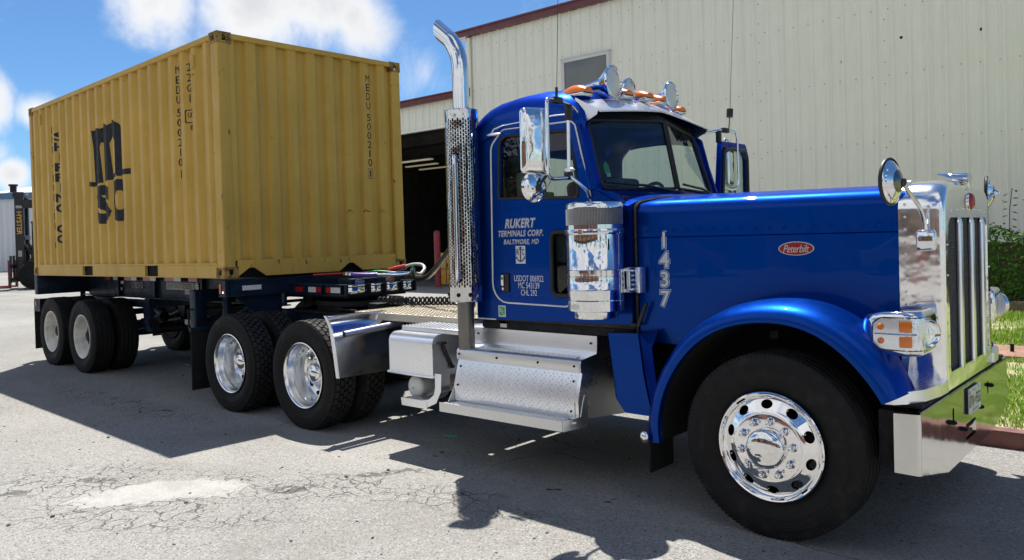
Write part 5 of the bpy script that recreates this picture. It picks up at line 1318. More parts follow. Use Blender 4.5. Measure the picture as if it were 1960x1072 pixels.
# ------------------------------------------------------------------ trailer and container share one frame: x = 0 at the container front, nose up a touch
TH, TILT, KX = 0.0223, 0.0072, 0.6719
def to_world(p):
    x, y, z = p; z = z+TILT*(x+3); x -= KX; c, s = math.cos(-TH), math.sin(-TH); return Vector((c*x-s*y, s*x+c*y, z))
ROT = (0, -TILT, -TH)
CB = Vector((-2.6, 0, 0)); ZC = 1.3583
chassis = thing('container_chassis', 'dark blue skeletal trailer chassis carrying the yellow container', 'trailer', CB, rot=ROT, loc=to_world(CB))
def cpart(mb, name, mats, label=None, ang=38, kind=None, parent=None):
    return mb.build(name, mats, parent or chassis, label, ang, kind, off=-CB if parent is None else Vector((0, 0, 0)))
XB = (-5.408, -4.163)
m = MB()
for s in (-1, 1):
    y = s*0.50; a = s*0.505
    m.prism([(-6.0, y, 1.33), (0.0, y, 1.33), (0.0, y, 1.03), (-3.9, y, 1.025), (-5.78, y, 1.03), (-6.0, y, 1.11)], (0, -s*0.012, 0))
    for z0, z1 in ((1.318, 1.332), (1.018, 1.032)): m.box(-5.95, 0.0, min(y-s*.06, y+s*.055), max(y-s*.06, y+s*.055), z0, z1)
    for x in (-4.55, -3.3, -1.9): m.box(x-0.02, x+0.02, min(y, y+s*.05), max(y, y+s*.05), 1.03, 1.32)
for x in (-5.2, -4.2, -3.2, -2.2, -1.2, -0.3): m.box(x-0.05, x+0.05, -0.49, 0.49, 1.10, 1.24)
m.box(-6.06, -5.92, -1.215, 1.215, 1.065, 1.352, 0.006)           # rear bolster
m.box(-6.09, -6.06, -0.6, 0.6, 0.62, 0.72); m.box(-6.09, -6.06, -0.55, -0.48, 0.70, 1.08); m.box(-6.09, -6.06, 0.48, 0.55, 0.70, 1.08)
cpart(m, 'main_frame', 'frame_paint')
m = MB()                                                          # front bolster, a channel across the nose of the container
m.box(-0.13, -0.005, -1.16, 1.16, 1.175, 1.325); m.box(-0.14, 0.012, -1.216, 1.216, 1.325, 1.338); m.box(-0.14, 0.012, -1.216, 1.216, 1.165, 1.177)
for s in (-1, 1):
    m.box(-0.13, 0.0, s*1.19-0.02, s*1.19+0.02, 1.177, 1.325); m.prism([(-0.07, s*1.10, 1.17), (-0.07, s*0.52, 1.17), (-0.07, s*0.52, 0.80), (-0.07, s*0.60, 0.80)], (0.012, 0, 0))
cpart(m, 'front_bolster', 'frame_paint')
m = MB()                                                          # coupler nose ahead of the container
m.box(0.0, 1.06, -0.40, 0.40, 1.155, 1.20); m.box(0.0, 1.075, -0.462, -0.455+0.05, 1.252, 1.264)
m.box(0.0, 1.075, 0.40, 0.462, 1.252, 1.264); m.box(0.0, 1.075, -0.462, 0.462, 1.146, 1.158)
for s in (-1, 1):
    m.box(0.0, 1.05, min(s*.43, s*.42), max(s*.43, s*.42), 1.158, 1.252)
    for x in (0.02, 0.30, 0.62, 0.97): m.prism([(x, s*.425, 1.158), (x, s*.462, 1.158), (x, s*.462, 1.252), (x, s*.425, 1.252)], (0.012, 0, 0))
m.box(0.02, 0.9, -0.40, 0.40, 1.205, 1.22); m.box(0.70, 0.95, -0.30, 0.36, 1.22, 1.315, 0.01)
m.box(1.045, 1.060, -0.462, 0.462, 1.158, 1.252)
for y in (-0.462, -0.17, 0.035, 0.26, 0.452): m.box(1.055, 1.085, y-0.010+.002, y+0.012, 1.150, 1.262)
cpart(m, 'coupler_nose', 'frame_paint')
cap0 = None
for y0, y1 in ((-0.440, -0.190), (-0.150, 0.020), (0.058, 0.245), (0.284, 0.436)):
    if cap0 is None:
        m = MB(); m.box(1.058, 1.082, -0.5, 0.5, 1.165, 1.232, 0.006); m.box(1.035, 1.083, -0.5, 0.5, 1.238, 1.258, 0.004)
        cap0 = cpart(m, 'bumper_cap', 'polished_aluminium'); o = cap0
    else: o = dup(cap0, chassis)
    o.scale = (1, y1-y0, 1); o.location = Vector((0, (y0+y1)/2, 0))-CB
m = MB(); m.lathe([(0.10, 1.0), (0.10, 1.15)], n=24, axis='Z', org=(KX, 0, 0)); m.box(0.2, 1.0, -0.38, 0.38, 1.118, 1.150); m.box(0.02, 0.20, -0.30, 0.30, 0.90, 1.15)
cpart(m, 'kingpin_plate', 'dark_steel')
# landing legs with braces
for s in (-1, 1):
    m = MB(); m.box(-1.28, -1.13, s*0.93-0.07, s*0.93+0.07, 0.50, 1.20, 0.012); m.box(-1.26, -1.15, s*0.93-0.055, s*0.93+0.055, 0.34, 0.50, 0.008); m.box(-1.33, -1.08, s*0.93-0.13, s*0.93+0.13, 0.32, 0.345, 0.008)
    m.tube([(-1.2, s*0.86, 0.72), (-1.2, s*0.50, 1.04)], 0.03, n=8); m.tube([(-1.15, s*0.90, 0.66), (-0.45, s*0.60, 1.05)], 0.028, n=8); m.box(-1.30, -1.10, min(s*0.5, s*0.95), max(s*0.5, s*0.95), 1.06, 1.20)
    m.box(-0.98, -0.86, s*0.72-0.03, s*0.72+0.03, 0.62, 1.15, 0.006)
    cpart(m, 'landing_leg', 'frame_paint')
m = MB(); m.cyl((-1.2, -0.9, 0.98), (-1.2, 0.9, 0.98), 0.02, n=8); m.tube([(-1.2, -1.0, 0.98), (-1.2, -1.05, 0.98), (-1.2, -1.05, 0.75)], 0.012, n=6); cpart(m, 'leg_crank', 'dark_steel')
# bogie
m = MB()
for s in (-1, 1):
    m.box(-6.15, -3.45, s*0.48-0.05, s*0.48+0.05, 0.88, 0.985, 0.006)
    for x in (-5.95, -4.78, -3.55): m.prism([(x-0.12, s*0.52, 0.9), (x+0.12, s*0.52, 0.9), (x+0.05, s*0.52, 0.55), (x-0.05, s*0.52, 0.55)], (0, s*0.04, 0))
    for x in XB:
        m.tube([(x-0.5, s*0.56, 0.70), (x-0.25, s*0.56, 0.63), (x, s*0.56, 0.61), (x+0.25, s*0.56, 0.63), (x+0.5, s*0.56, 0.70)], 0.04, n=8)
        m.tube([(x+0.05, s*0.50, 0.52), (x+0.65, s*0.50, 0.60)], 0.022, n=8)
m.box(-6.16, -6.10, -1.20, 1.20, 0.93, 0.99, 0.005); m.box(-3.56, -3.50, -0.5, 0.5, 0.88, 0.98)
for s in (-1, 1): m.box(-6.16, -5.9, min(s*1.20, s*1.17), max(s*1.20, s*1.17), 0.80, 0.995); m.tube([(-3.55, s*0.55, 0.92), (-3.42, s*0.60, 0.74), (-3.38, s*.60, 0.60), (-3.25, s*0.60, 0.58)], 0.028, n=8)
m.box(-3.45, -3.30, -0.62, -0.55, 0.74, 1.02)
cpart(m, 'bogie', 'frame_paint')
for x in XB:
    m = MB(); m.cyl((x, -0.95, 0.513), (x, 0.95, 0.513), 0.065, n=16)
    for s in (-1, 1): m.cyl((x+0.06, s*0.35, 0.56), (x+0.36, s*0.35, 0.62), 0.08, n=16)
    cpart(m, 'trailer_axle', 'dark_steel')
m = MB(); m.cyl((-2.9, 0.0, 0.90), (-2.1, 0.0, 0.90), 0.14, n=20); cpart(m, 'air_reservoir', 'dark_steel')
w = make_wheel(chassis, 'trailer', Vector((XB[1], -1.20, 0.513))-CB)
for k, (x, far) in enumerate(((XB[0], False), (XB[1], True), (XB[0], True))): copy_wheel(w, chassis, Vector((x, 1.20 if far else -1.20, 0.513 if x > -5 else 0.52))-CB, far, 0.4*(k+1))
w = make_wheel(chassis, 'inner_rib', Vector((XB[1], -0.86, 0.513))-CB)
for k, (x, far) in enumerate(((XB[0], False), (XB[1], True), (XB[0], True))): copy_wheel(w, chassis, Vector((x, 0.86 if far else -0.86, 0.513))-CB, far, 0.27*(k+1))
for s in (-1, 1):
    m = MB(); m.box(-6.175, -6.160, min(s*1.20, s*0.62), max(s*1.20, s*0.62), 0.21, 0.96, 0.004); fl = cpart(m, 'mudflap', 'mudflap_rubber')
    q = MB(); q.box(-6.08, -6.03, s*1.205-0.004, s*1.205+0.004, 0.885, 0.955); q.build('reflector', 'reflector_red', fl, off=Vector((0, 0, 0)))
# conspicuity tape, signs, lamps
m = MB(); q = MB()
for x0, x1, c in ((-4.98, -4.80, 0), (-4.68, -4.52, 1), (-4.27, -4.02, 0), (-4.02, -3.84, 1), (-3.62, -3.38, 0), (-3.38, -3.20, 1), (-2.92, -2.64, 0), (-2.64, -2.44, 1), (-2.22, -1.98, 0)):
    (m if c == 0 else q).box(x0, x1, -0.5635, -0.5605, 1.265, 1.316)
for x0, x1, c in ((0.09, 0.235, 0), (0.345, 0.49, 1), (0.49, 0.60, 0), (0.68, 0.765, 0), (0.765, 0.935, 1)):
    (m if c == 0 else q).box(x0, x1, -0.4375, -0.4315, 1.175, 1.232)
m.box(-4.70, -4.58, -0.516, -0.5125, 1.115, 1.155); q.box(-4.58, -4.48, -0.516, -0.5125, 1.115, 1.155); q.box(0.0, 0.006, -1.02, -0.80, 1.225, 1.275); q.box(-4.63, -4.42, -0.516, -0.5125, 1.205, 1.252)
cpart(m, 'red_reflective_tape', 'reflector_red', kind='stuff'); cpart(q, 'white_reflective_tape', 'reflector_white', kind='stuff')
m = MB(); m.box(-2.98, -2.17, -0.5175, -0.5135, 1.150, 1.250); m.box(-2.42, -2.20, -0.5205, -0.5180, 1.095, 1.165); sg = cpart(m, 'registration_sign', 'sign_grey')
m = MB(); text_to(m, 'US DOT 006922', (-2.735, -0.5182, 1.203), (1, 0, 0), (0, 0, 1), 0.43, 0.055, 0.012); m.build('sign_lettering', 'decal_blue', sg, off=Vector((0, 0, 0)))
m = MB(); text_to(m, 'Inspected and serviced', (-2.34, -0.5182, 1.215), (1, 0, 0), (0, 0, 1), 0.27, None); text_to(m, 'in the yard', (-2.33, -0.5182, 1.185), (1, 0, 0), (0, 0, 1), 0.2, None); m.b.clear()
for k in range(3): m.tube([(-2.50+0.03*i, -0.519, 1.175+0.026*k+0.010*math.sin(1.9*i+k*2)) for i in range(10)], 0.0035, n=4, smooth=3)
m.build('sign_scrawl', 'dash_grey', sg, off=Vector((0, 0, 0)))
m = MB(); m.prism([(-2.085+.062*math.cos(2*PI*k/20), -0.520, 1.200+.055*math.sin(2*PI*k/20)) for k in range(20)], (0, 0.004, 0)); rs = cpart(m, 'round_sign', 'decal_blue')
m = MB(); text_to(m, 'RTC', (-2.085, -0.5205, 1.200), (1, 0, 0), (0, 0, 1), 0.085, 0.05, 0.01)
ring = [(-2.085+.056*math.cos(2*PI*k/24), -0.5205, 1.200+.049*math.sin(2*PI*k/24)) for k in range(25)]; m.tube(ring, 0.0035, n=4, caps=False); m.build('round_sign_lettering', 'reflector_white', rs, off=Vector((0, 0, 0)))
m = MB(); text_to(m, '178310', (-3.94, -0.5135, 1.196), (1, 0, 0), (0, 0, 1), 0.37, 0.095, 0.008); cpart(m, 'unit_lettering', 'sign_grey')
m = MB(); m.box(-0.128, -0.095, -1.215, -1.211, 1.20, 1.30, mi=0); m.lathe([(0.020, -1.2115), (0.016, -1.220), (0.003, -1.222)], n=12, org=(-0.035, 0, 1.215), mi=0, cap=True)
m.lathe([(0.009, -1.2225), (0.002, -1.223)], n=10, org=(-0.035, 0, 1.215), mi=1, cap=True); cpart(m, 'side_lamp', ['sticker_orange', 'bulb_warm'])
m = MB(); m.box(-2.45, -2.20, -0.52, -0.516, 0.70, 0.765); cpart(m, 'small_plate', 'sign_grey')
# gladhands on the nose and round tags
GH = [(0.012, 0), (0.028, 0.01), (0.030, 0.05), (0.022, 0.055), (0.022, 0.08), (0.030, 0.085), (0.030, 0.12), (0.018, 0.13)]
for y, k in ((-0.22, 8), (0.22, 5)): m = MB(); m.lathe(GH[:k], n=16, axis='X', org=(0.72+0.04*(k < 8), y, 1.355), cap=True); cpart(m, 'coupling', 'chrome', ang=60)
m = MB(); m.box(0.70, 0.80, 0.00, 0.09, 1.315, 1.375, 0.02); cpart(m, 'power_socket', 'chrome', ang=60)
def oval_tag(y, mat, word):
    m = MB(); m.prism([(0.9515, y+.062*math.cos(2*PI*k/24), 1.278+.030*math.sin(2*PI*k/24)) for k in range(24)], (0.003, 0, 0)); t = cpart(m, 'oval_tag', mat)
    q = MB(); q.tube([(0.955, y+.057*math.cos(2*PI*k/24), 1.278+.026*math.sin(2*PI*k/24)) for k in range(25)], 0.0025, n=4, caps=False); text_to(q, word, (0.9555, y, 1.278), (0, 1, 0), (0, 0, 1), 0.062, 0.020, 0.01); q.build('tag_lettering', 'reflector_white', t, off=Vector((0, 0, 0)))
oval_tag(-0.20, 'hose_blue', 'SERV'); oval_tag(0.20, 'emblem_red', 'EMER')

# ------------------------------------------------------------------ air and power lines from tractor to trailer (things of their own: plugged in, not fixed)
def hose(name, label, mat, pts, r, extra=None):
    m = MB(); m.tube([to_world(p) for p in catmull([Vector(p) for p in pts], 6)], r, n=8)
    o = m.build(name, mat, None, ang=60); tag(o, label, 'hose', 'air and power lines behind the cab')
    return o
hose('air_hose', 'purple rubber hose end nearest the blue oval tag', 'hose_purple', [(0.84, -0.22, 1.355), (0.90, -0.19, 1.350), (0.98, -0.12, 1.345), (1.04, -0.04, 1.345)], 0.026)
hose('air_hose', 'pale hose running from the purple sleeve to the black bundle', 'hose_white', [(0.98, -0.12, 1.352), (1.06, -0.02, 1.345), (1.15, 0.14, 1.335), (1.30, 0.18, 1.35), (1.50, 0.05, 1.40)], 0.012)
hose('air_hose', 'thin green air line above the nose of the trailer', 'hose_green', [(0.80, 0.03, 1.37), (0.90, 0.10, 1.375), (1.02, 0.22, 1.352), (1.14, 0.30, 1.338), (1.30, 0.24, 1.36), (1.50, 0.06, 1.42)], 0.014)
hose('air_hose', 'thin light blue air line waving beside the green one', 'hose_blue', [(0.78, 0.05, 1.345), (0.95, 0.06, 1.335), (1.04, 0.14, 1.350), (1.14, 0.20, 1.356), (1.30, 0.20, 1.36), (1.5, 0.08, 1.41)], 0.012)
hose('air_hose', 'red gladhand sleeve under the front wall of the container', 'hose_red', [(0.79, 0.22, 1.355), (0.84, 0.28, 1.375), (0.90, 0.33, 1.395), (0.98, 0.40, 1.415)], 0.030)
hose('air_hose', 'white hose arching up from the red sleeve', 'hose_white', [(0.98, 0.40, 1.415), (1.06, 0.44, 1.435), (1.18, 0.46, 1.43), (1.27, 0.42, 1.39), (1.30, 0.34, 1.34), (1.33, 0.25, 1.345)], 0.018)
hose('hose_bundle', 'thick black wrapped hose bundle sagging from the cab to the trailer nose', 'black_plastic', [(1.20, 0.30, 1.325), (1.36, 0.22, 1.300), (1.56, 0.16, 1.305), (1.80, 0.06, 1.365), (2.02, 0.02, 1.510), (2.3, 0.0, 1.72), (2.7, 0.0, 1.95), (3.30, 0.0, 2.0)], 0.030)
hose('air_hose', 'red air line lying along the front sill of the container', 'hose_red', [(0.05, -0.18, 1.345), (0.20, -0.05, 1.350), (0.38, 0.10, 1.352), (0.52, 0.2, 1.34)], 0.014)

# ------------------------------------------------------------------ the container
BB = Vector((-3.0, 0, ZC))
box = thing('shipping_container', 'mustard yellow 20 foot shipping container with black lettering, loaded on the chassis', 'container', BB, rot=ROT, loc=to_world(BB))
def bpart(mb, name, mats, label=None, ang=30, kind=None, parent=None):
    return mb.build(name, mats, parent or box, label, ang, kind, off=-BB if parent is None else Vector((0, 0, 0)))
Lc, Hc, Yc = 6.058, 2.591, 1.219
Z = lambda z: ZC+z
# corrugation of the long sides: outer flat, slope, inner flat, slope
PI_, FO, SL, FI, DEP = 0.278, 0.076, 0.060, 0.082, 0.048
def side_depth(x):
    u = (x+5.90) % PI_
    if u < FO: return 0.0
    if u < FO+SL: return DEP*(u-FO)/SL
    if u < FO+SL+FI: return DEP
    return DEP*(1-(u-FO-SL-FI)/SL)
def breaks(x0, x1):
    b = [x0]; k = -1
    while True:
        base = -5.90+k*PI_
        if base > x1: break
        for d in (0, FO, FO+SL, FO+SL+FI):
            if x0 < base+d < x1: b.append(base+d)
        k += 1
    return sorted(b)+[x1]
for s in (-1, 1):
    m = MB(); xs = breaks(-5.96, -0.10); zs = [0.168+i*(2.525-0.165)/12 for i in range(13)]
    def dent(x, z):                                       # the shallow knocks this wall has
        d = 0.0
        for cx, cz, rx, rz, a in ((-3.75, 1.15, .22, .18, .020), (-2.7, 0.95, .18, .25, .014), (-4.4, 0.9, .20, .3, .012)):
            d += a*math.exp(-((x-cx)/rx)**2-((z-cz)/rz)**2)
        return d
    fx = []
    for a, b in zip(xs, xs[1:]): fx += [a, (a+b)/2]
    fx.append(xs[-1])
    m.grid([[(x, s*(Yc-0.012-side_depth(x)-dent(x, z)), Z(z)) for z in zs] for x in fx])
    bpart(m, 'side_wall', 'container_paint', ang=15)
    m = MB(); m.box(-5.90, -0.16, min(s*Yc, s*(Yc-.06)), max(s*Yc, s*(Yc-.06)), Z(2.520), Z(2.578), 0.004); bpart(m, 'top_rail', 'container_paint')
    m = MB()
    m.box(-5.90, -0.16, min(s*(Yc-.002), s*(Yc-.05)), max(s*(Yc-.002), s*(Yc-.05)), Z(0.142), Z(0.168), 0.004)
    for x0, x1 in ((-5.90, -4.03), (-3.66, -1.98), (-1.62, -0.16)): m.box(x0, x1, min(s*(Yc-.008), s*(Yc-.04)), max(s*(Yc-.008), s*(Yc-.04)), Z(0.016), Z(0.142))
    m.box(-5.90, -0.16, min(s*(Yc-.002), s*(Yc-.05)), max(s*(Yc-.002), s*(Yc-.05)), Z(0.004), Z(0.016), 0.002)
    bpart(m, 'side_rail', 'container_paint')
    for x0, x1 in ((-4.03, -3.66), (-1.98, -1.62)): m = MB(); m.box(x0, x1, min(s*1.10, s*1.165), max(s*1.10, s*1.165), Z(0.018), Z(0.142)); bpart(m, 'fork_pocket', 'liner_black')
# front wall
PF, FO2, SL2 = 0.250, 0.110, 0.020
def front_depth(y):
    u = (y+1.13) % PF
    if u < FO2: return 0.0
    if u < FO2+SL2: return 0.042*(u-FO2)/SL2
    if u < PF-SL2: return 0.042
    return 0.042*(1-(u-PF+SL2)/SL2)
ys = [-1.09]; k = 0
while -1.13+k*PF < 1.1:
    for d in (0, FO2, FO2+SL2, PF-SL2):
        if -1.09 < -1.13+k*PF+d < 1.09: ys.append(-1.13+k*PF+d)
    k += 1
ys.append(1.09); ys = sorted(ys)
m = MB(); zs = [0.185+i*(2.53-0.185)/8 for i in range(9)]
m.grid([[(-0.020-front_depth(y), y, Z(z)) for z in zs] for y in ys]); fw = bpart(m, 'front_wall', 'container_paint', ang=20)
m = MB(); m.box(-0.055, -0.002, -1.06, 1.06, Z(2.525), Z(2.582), 0.004); bpart(m, 'front_header', 'container_paint')
m = MB()
def notch(c): return [(c+0.17, 0.012), (c+0.03, 0.105), (c-0.03, 0.105), (c-0.17, 0.012)]
sill = [(-1.06, 0.012)]+list(reversed(notch(-0.90)))+list(reversed(notch(0.385)))+[(1.06, 0.012), (1.06, 0.190), (-1.06, 0.190)]
m.prism([(-0.006, y, Z(z)) for y, z in sill], (-0.02, 0, 0))
fs = bpart(m, 'front_rail', 'container_post')
m = MB(); m.box(-0.12, -0.10, -1.07, 1.07, Z(0.005), Z(0.18)); bpart(m, 'tunnel', 'liner_black')
# posts
for x0, x1, nm in ((-0.105, 0.0, 'front'), (-6.058, -5.96, 'rear')):
    for s in (-1, 1):
        m = MB()
        if nm == 'front':
            m.prism([(-0.16, s*(Yc-.050), Z(0.10)), (-0.15, s*(Yc-.006), Z(0.10)), (-0.012, s*(Yc-.004), Z(0.10)), (-0.004, s*(Yc-.012), Z(0.10)), (-0.004, s*(Yc-.115), Z(0.10)), (-0.014, s*(Yc-.135), Z(0.10)), (-0.05, s*(Yc-.14), Z(0.10))], (0, 0, 2.40))
        else: m.box(x0, x1, min(s*(Yc-.004), s*(Yc-.10)), max(s*(Yc-.004), s*(Yc-.10)), Z(0.10), Z(2.50), 0.01)
        bpart(m, 'corner_post', 'container_post')
# corner castings with their oval lashing holes
def casting(x0, x1, s, z0, z1, xf):
    m = MB(); y0, y1 = s*Yc, s*(Yc-0.162); yo, yi = y0, y1
    hz = (z0+z1)/2+ (0.012 if z0 < 1 else -0.012); xm = (x0+x1)/2; ym = (yo+yi)/2
    ov = lambda w, h: rrect(w, h, min(w, h)*0.48, 5)
    sidef = [(x0, yo, Z(z0)), (x1, yo, Z(z0)), (x1, yo, Z(z1)), (x0, yo, Z(z1))]; hs = [(xm+u, yo, Z(hz+v)) for u, v in ov(.058, .078)]
    m.prism(sidef, (0, 0, 0), holes=[hs]); m.grid([hs, [(x, y-s*0.03, z) for x, y, z in hs]], close_u=True)
    fr = [(xf, yo, Z(z0)), (xf, yi, Z(z0)), (xf, yi, Z(z1)), (xf, yo, Z(z1))]; hf = [(xf, ym+u, Z(hz+v)) for u, v in ov(.052, .078)]
    dx = -0.03 if xf == x1 else 0.03
    m.prism(fr, (0, 0, 0), holes=[hf]); m.grid([hf, [(x+dx, y, z) for x, y, z in hf]], close_u=True)
    ob = x0 if xf == x1 else x1
    m.face([(ob, yo, Z(z0)), (ob, yi, Z(z0)), (ob, yi, Z(z1)), (ob, yo, Z(z1))]); m.face([(x0, yi, Z(z0)), (x1, yi, Z(z0)), (x1, yi, Z(z1)), (x0, yi, Z(z1))])
    for z in (z0, z1): m.face([(x0, yo, Z(z)), (x1, yo, Z(z)), (x1, yi, Z(z)), (x0, yi, Z(z))])
    bmesh.ops.remove_doubles(m.b, verts=m.b.verts[:], dist=0.0004)
    o = bpart(m, 'corner_casting', 'casting_rust', ang=40)
    if z0 < 1:
        q = MB(); q.box(min(x0, x1)+0.02, max(x0, x1)-0.02, min(yo-s*.035, yi+s*.02), max(yo-s*.035, yi+s*.02), Z(z0+.02), Z(z1-.02)); q.build('casting_core', 'liner_black', o, off=Vector((0, 0, 0)))
for s in (-1, 1):
    for z0, z1 in ((0.0, 0.118), (2.473, 2.591)):
        casting(-0.178, 0.0, s, z0, z1, 0.0); casting(-6.058, -5.88, s, z0, z1, -6.058)
m = MB(); m.box(-6.0, -0.05, -1.19, 1.19, Z(2.535), Z(2.560)); bpart(m, 'roof', 'container_paint')
m = MB(); m.box(-6.045, -5.99, -1.12, 1.12, Z(0.12), Z(2.52)); bpart(m, 'door_end', 'container_paint')
m = MB(); m.box(-6.0, -0.12, -1.16, 1.16, Z(0.06), Z(0.14)); bpart(m, 'floor', 'liner_black')
# vents, small cam brackets, scars on the front wall
for x in (-0.60, -5.60): m = MB(); m.box(x, x+0.07, -1.2245, -1.170, Z(2.29), Z(2.43), 0.006); bpart(m, 'wall_vent', 'container_paint')
m = MB(); m.box(-0.585, -0.565, -1.226, -1.19, Z(2.215), Z(2.235)); bpart(m, 'vent_latch', 'container_paint')
m = MB()
for y, z in ((0.40, .715), (0.64, .718), (0.885, .716)):
    pts = [(-.055, -.008), (-.02, .012), (.0, .028), (.02, .010), (.06, .004), (.055, -.010), (.02, -.006), (-.005, .008), (-.03, -.012)]
    m.prism([(-0.0185-(0.0 if front_depth(y) < .02 else .042)+0.0005, y+u, Z(z+v)) for u, v in pts], (0, 0, 0))
bpart(m, 'rust_scar', 'casting_rust')
# lettering that follows the corrugation
def drape(V, F, cx, cz, mi, mb):
    tb = bmesh.new(); vs = [tb.verts.new((x+cx, z+cz, 0)) for x, z in V]
    for f in F:
        try: tb.faces.new([vs[i] for i in f])
        except ValueError: pass
    xs_ = [v.co.x for v in tb.verts]
    for b in breaks(min(xs_)-0.01, max(xs_)+0.01)[1:-1]:
        bmesh.ops.bisect_plane(tb, geom=tb.verts[:]+tb.edges[:]+tb.faces[:], plane_co=(b, 0, 0), plane_no=(1, 0, 0), dist=1e-5)
    mp = {v: mb.b.verts.new((v.co.x, -(Yc-0.012-side_depth(v.co.x)-0.0)-0.0025, v.co.y)) for v in tb.verts}
    for f in tb.faces:
        g = mb.b.faces.new([mp[v] for v in f.verts]); g.material_index = mi
    tb.free()
def drape_text(mb, body, cx, cz, w, h, bold=0.0):
    V, F = text_fit(body, w, h, bold); drape([(x, y) for x, y, _ in V], F, cx, cz, 0, mb)
m = MB()
chs = 'MEDU5002101'; zt, zb = 3.715, 2.535
for i, ch in enumerate(chs):
    drape_text(m, ch, -1.03, zt-(zt-zb)*(i+(0.3 if 4 <= i < 10 else 0.5 if i == 10 else 0))/10.5, 0.019 if ch == '1' else 0.058, 0.088, -0.001)
bpart(m, 'serial_lettering', 'container_lettering'); m = MB()
for i, ch in enumerate('22G1'): drape_text(m, ch, -0.755, 3.70-0.115*i, 0.019 if ch == '1' else 0.058, 0.088, -0.001)
bpart(m, 'size_lettering', 'container_lettering'); m = MB()
fr = rrect(0.13, 0.15, 0.012, 2); V = [(x, z) for x, z in fr]+[(x*0.84, z*0.86) for x, z in fr]; n_ = len(fr)
drape(V, [(i, (i+1) % n_, n_+(i+1) % n_, n_+i) for i in range(n_)], -0.745, 3.155, 0, m); drape_text(m, 'UIC', -0.745, 3.17, 0.075, 0.06, 0.02); drape_text(m, '85', -0.735, 3.03, 0.06, 0.06, 0.01)
bpart(m, 'safety_mark', 'container_lettering'); m = MB()
for i, ch in enumerate('SHIPPING CO'): 
    if ch != ' ': drape_text(m, ch, -4.990+0.075, 3.40-0.150*i, 0.045 if ch == 'I' else 0.17, 0.128, 0.03)
bpart(m, 'side_lettering', 'container_lettering'); m = MB()
for i, ch in enumerate('MEDITERRANEAN'): drape_text(m, ch, -5.150, 3.52-0.142*i, 0.03 if ch == 'I' else 0.135, 0.10, 0.01)
bpart(m, 'side_lettering', 'container_lettering')
# the big m over s c
def shape(mb, poly, holes=()):
    tb = bmesh.new()
    for L in [poly]+list(holes):
        vs = [tb.verts.new((x, z, 0)) for x, z in L]
        for i in range(len(vs)): tb.edges.new((vs[i], vs[(i+1) % len(vs)]))
    bmesh.ops.triangle_fill(tb, edges=tb.edges[:], use_beauty=True, use_dissolve=False)
    tb.verts.index_update(); V = [(v.co.x, v.co.y) for v in tb.verts]; F = [[v.index for v in f.verts] for f in tb.faces]; tb.free(); drape(V, F, 0, 0, 0, mb)
m = MB()
def q_(u, v):                                             # photo crop units of the emblem to wall metres
    return (-3.73+(u-50)/410*1.31, 3.40-(v-70)/(1030-70)*1.345+0.02*0)
def poly(*p): return [q_(*a) for a in p]
shape(m, poly((95, 125), (175, 120), (185, 128), (195, 120), (215, 104), (250, 98), (268, 118), (285, 98), (310, 85), (340, 90), (365, 125), (385, 185), (392, 260), (400, 560), (460, 552), (458, 604), (355, 606), (345, 570), (345, 280), (335, 245), (310, 228), (285, 240), (275, 290), (285, 580), (345, 575), (345, 612), (215, 640), (210, 300), (200, 262), (188, 258), (182, 300), (192, 636), (98, 662), (48, 648), (65, 612), (105, 620), (102, 300)))
def glyph(mb, ch, u0, v0, u1, v1, bold):
    (x0, z1), (x1, z0) = q_(u0, v0), q_(u1, v1); V, F = text_fit(ch, x1-x0, z1-z0, bold); drape([(x, y) for x, y, _ in V], F, (x0+x1)/2, (z0+z1)/2, 0, mb)
glyph(m, 'S', 108, 660, 275, 1028, 0.065); glyph(m, 'C', 285, 632, 408, 1018, 0.065)
bpart(m, 'side_emblem', 'container_lettering', 'large black letter emblem on the long side')
m = MB(); zt, zb = 3.735, 2.525
for i, ch in enumerate(chs):
    y = 0.722; fd = 0.042 if front_depth(y) > .02 else 0.0
    text_to(m, ch, (-0.0175-fd+0.0, y, zt-0.04-(zt-zb-0.05)*(i+(0.35 if 4 <= i < 10 else 0.6 if i == 10 else 0))/10.6), (0, 1, 0), (0, 0, 1), 0.019 if ch == '1' else 0.056, 0.086, 0.0)
fr = rrect(0.075, 0.125, 0.004, 1); zc_ = zt-0.04-(zt-zb-0.05)
o_ = [(-0.0175-fd, 0.722+u, zc_+v) for u, v in fr]; i_ = [(-0.0175-fd, 0.722+u*.88, zc_+v*.92) for u, v in fr]; m.grid([o_, i_], close_u=True)
bpart(m, 'front_lettering', 'container_lettering')
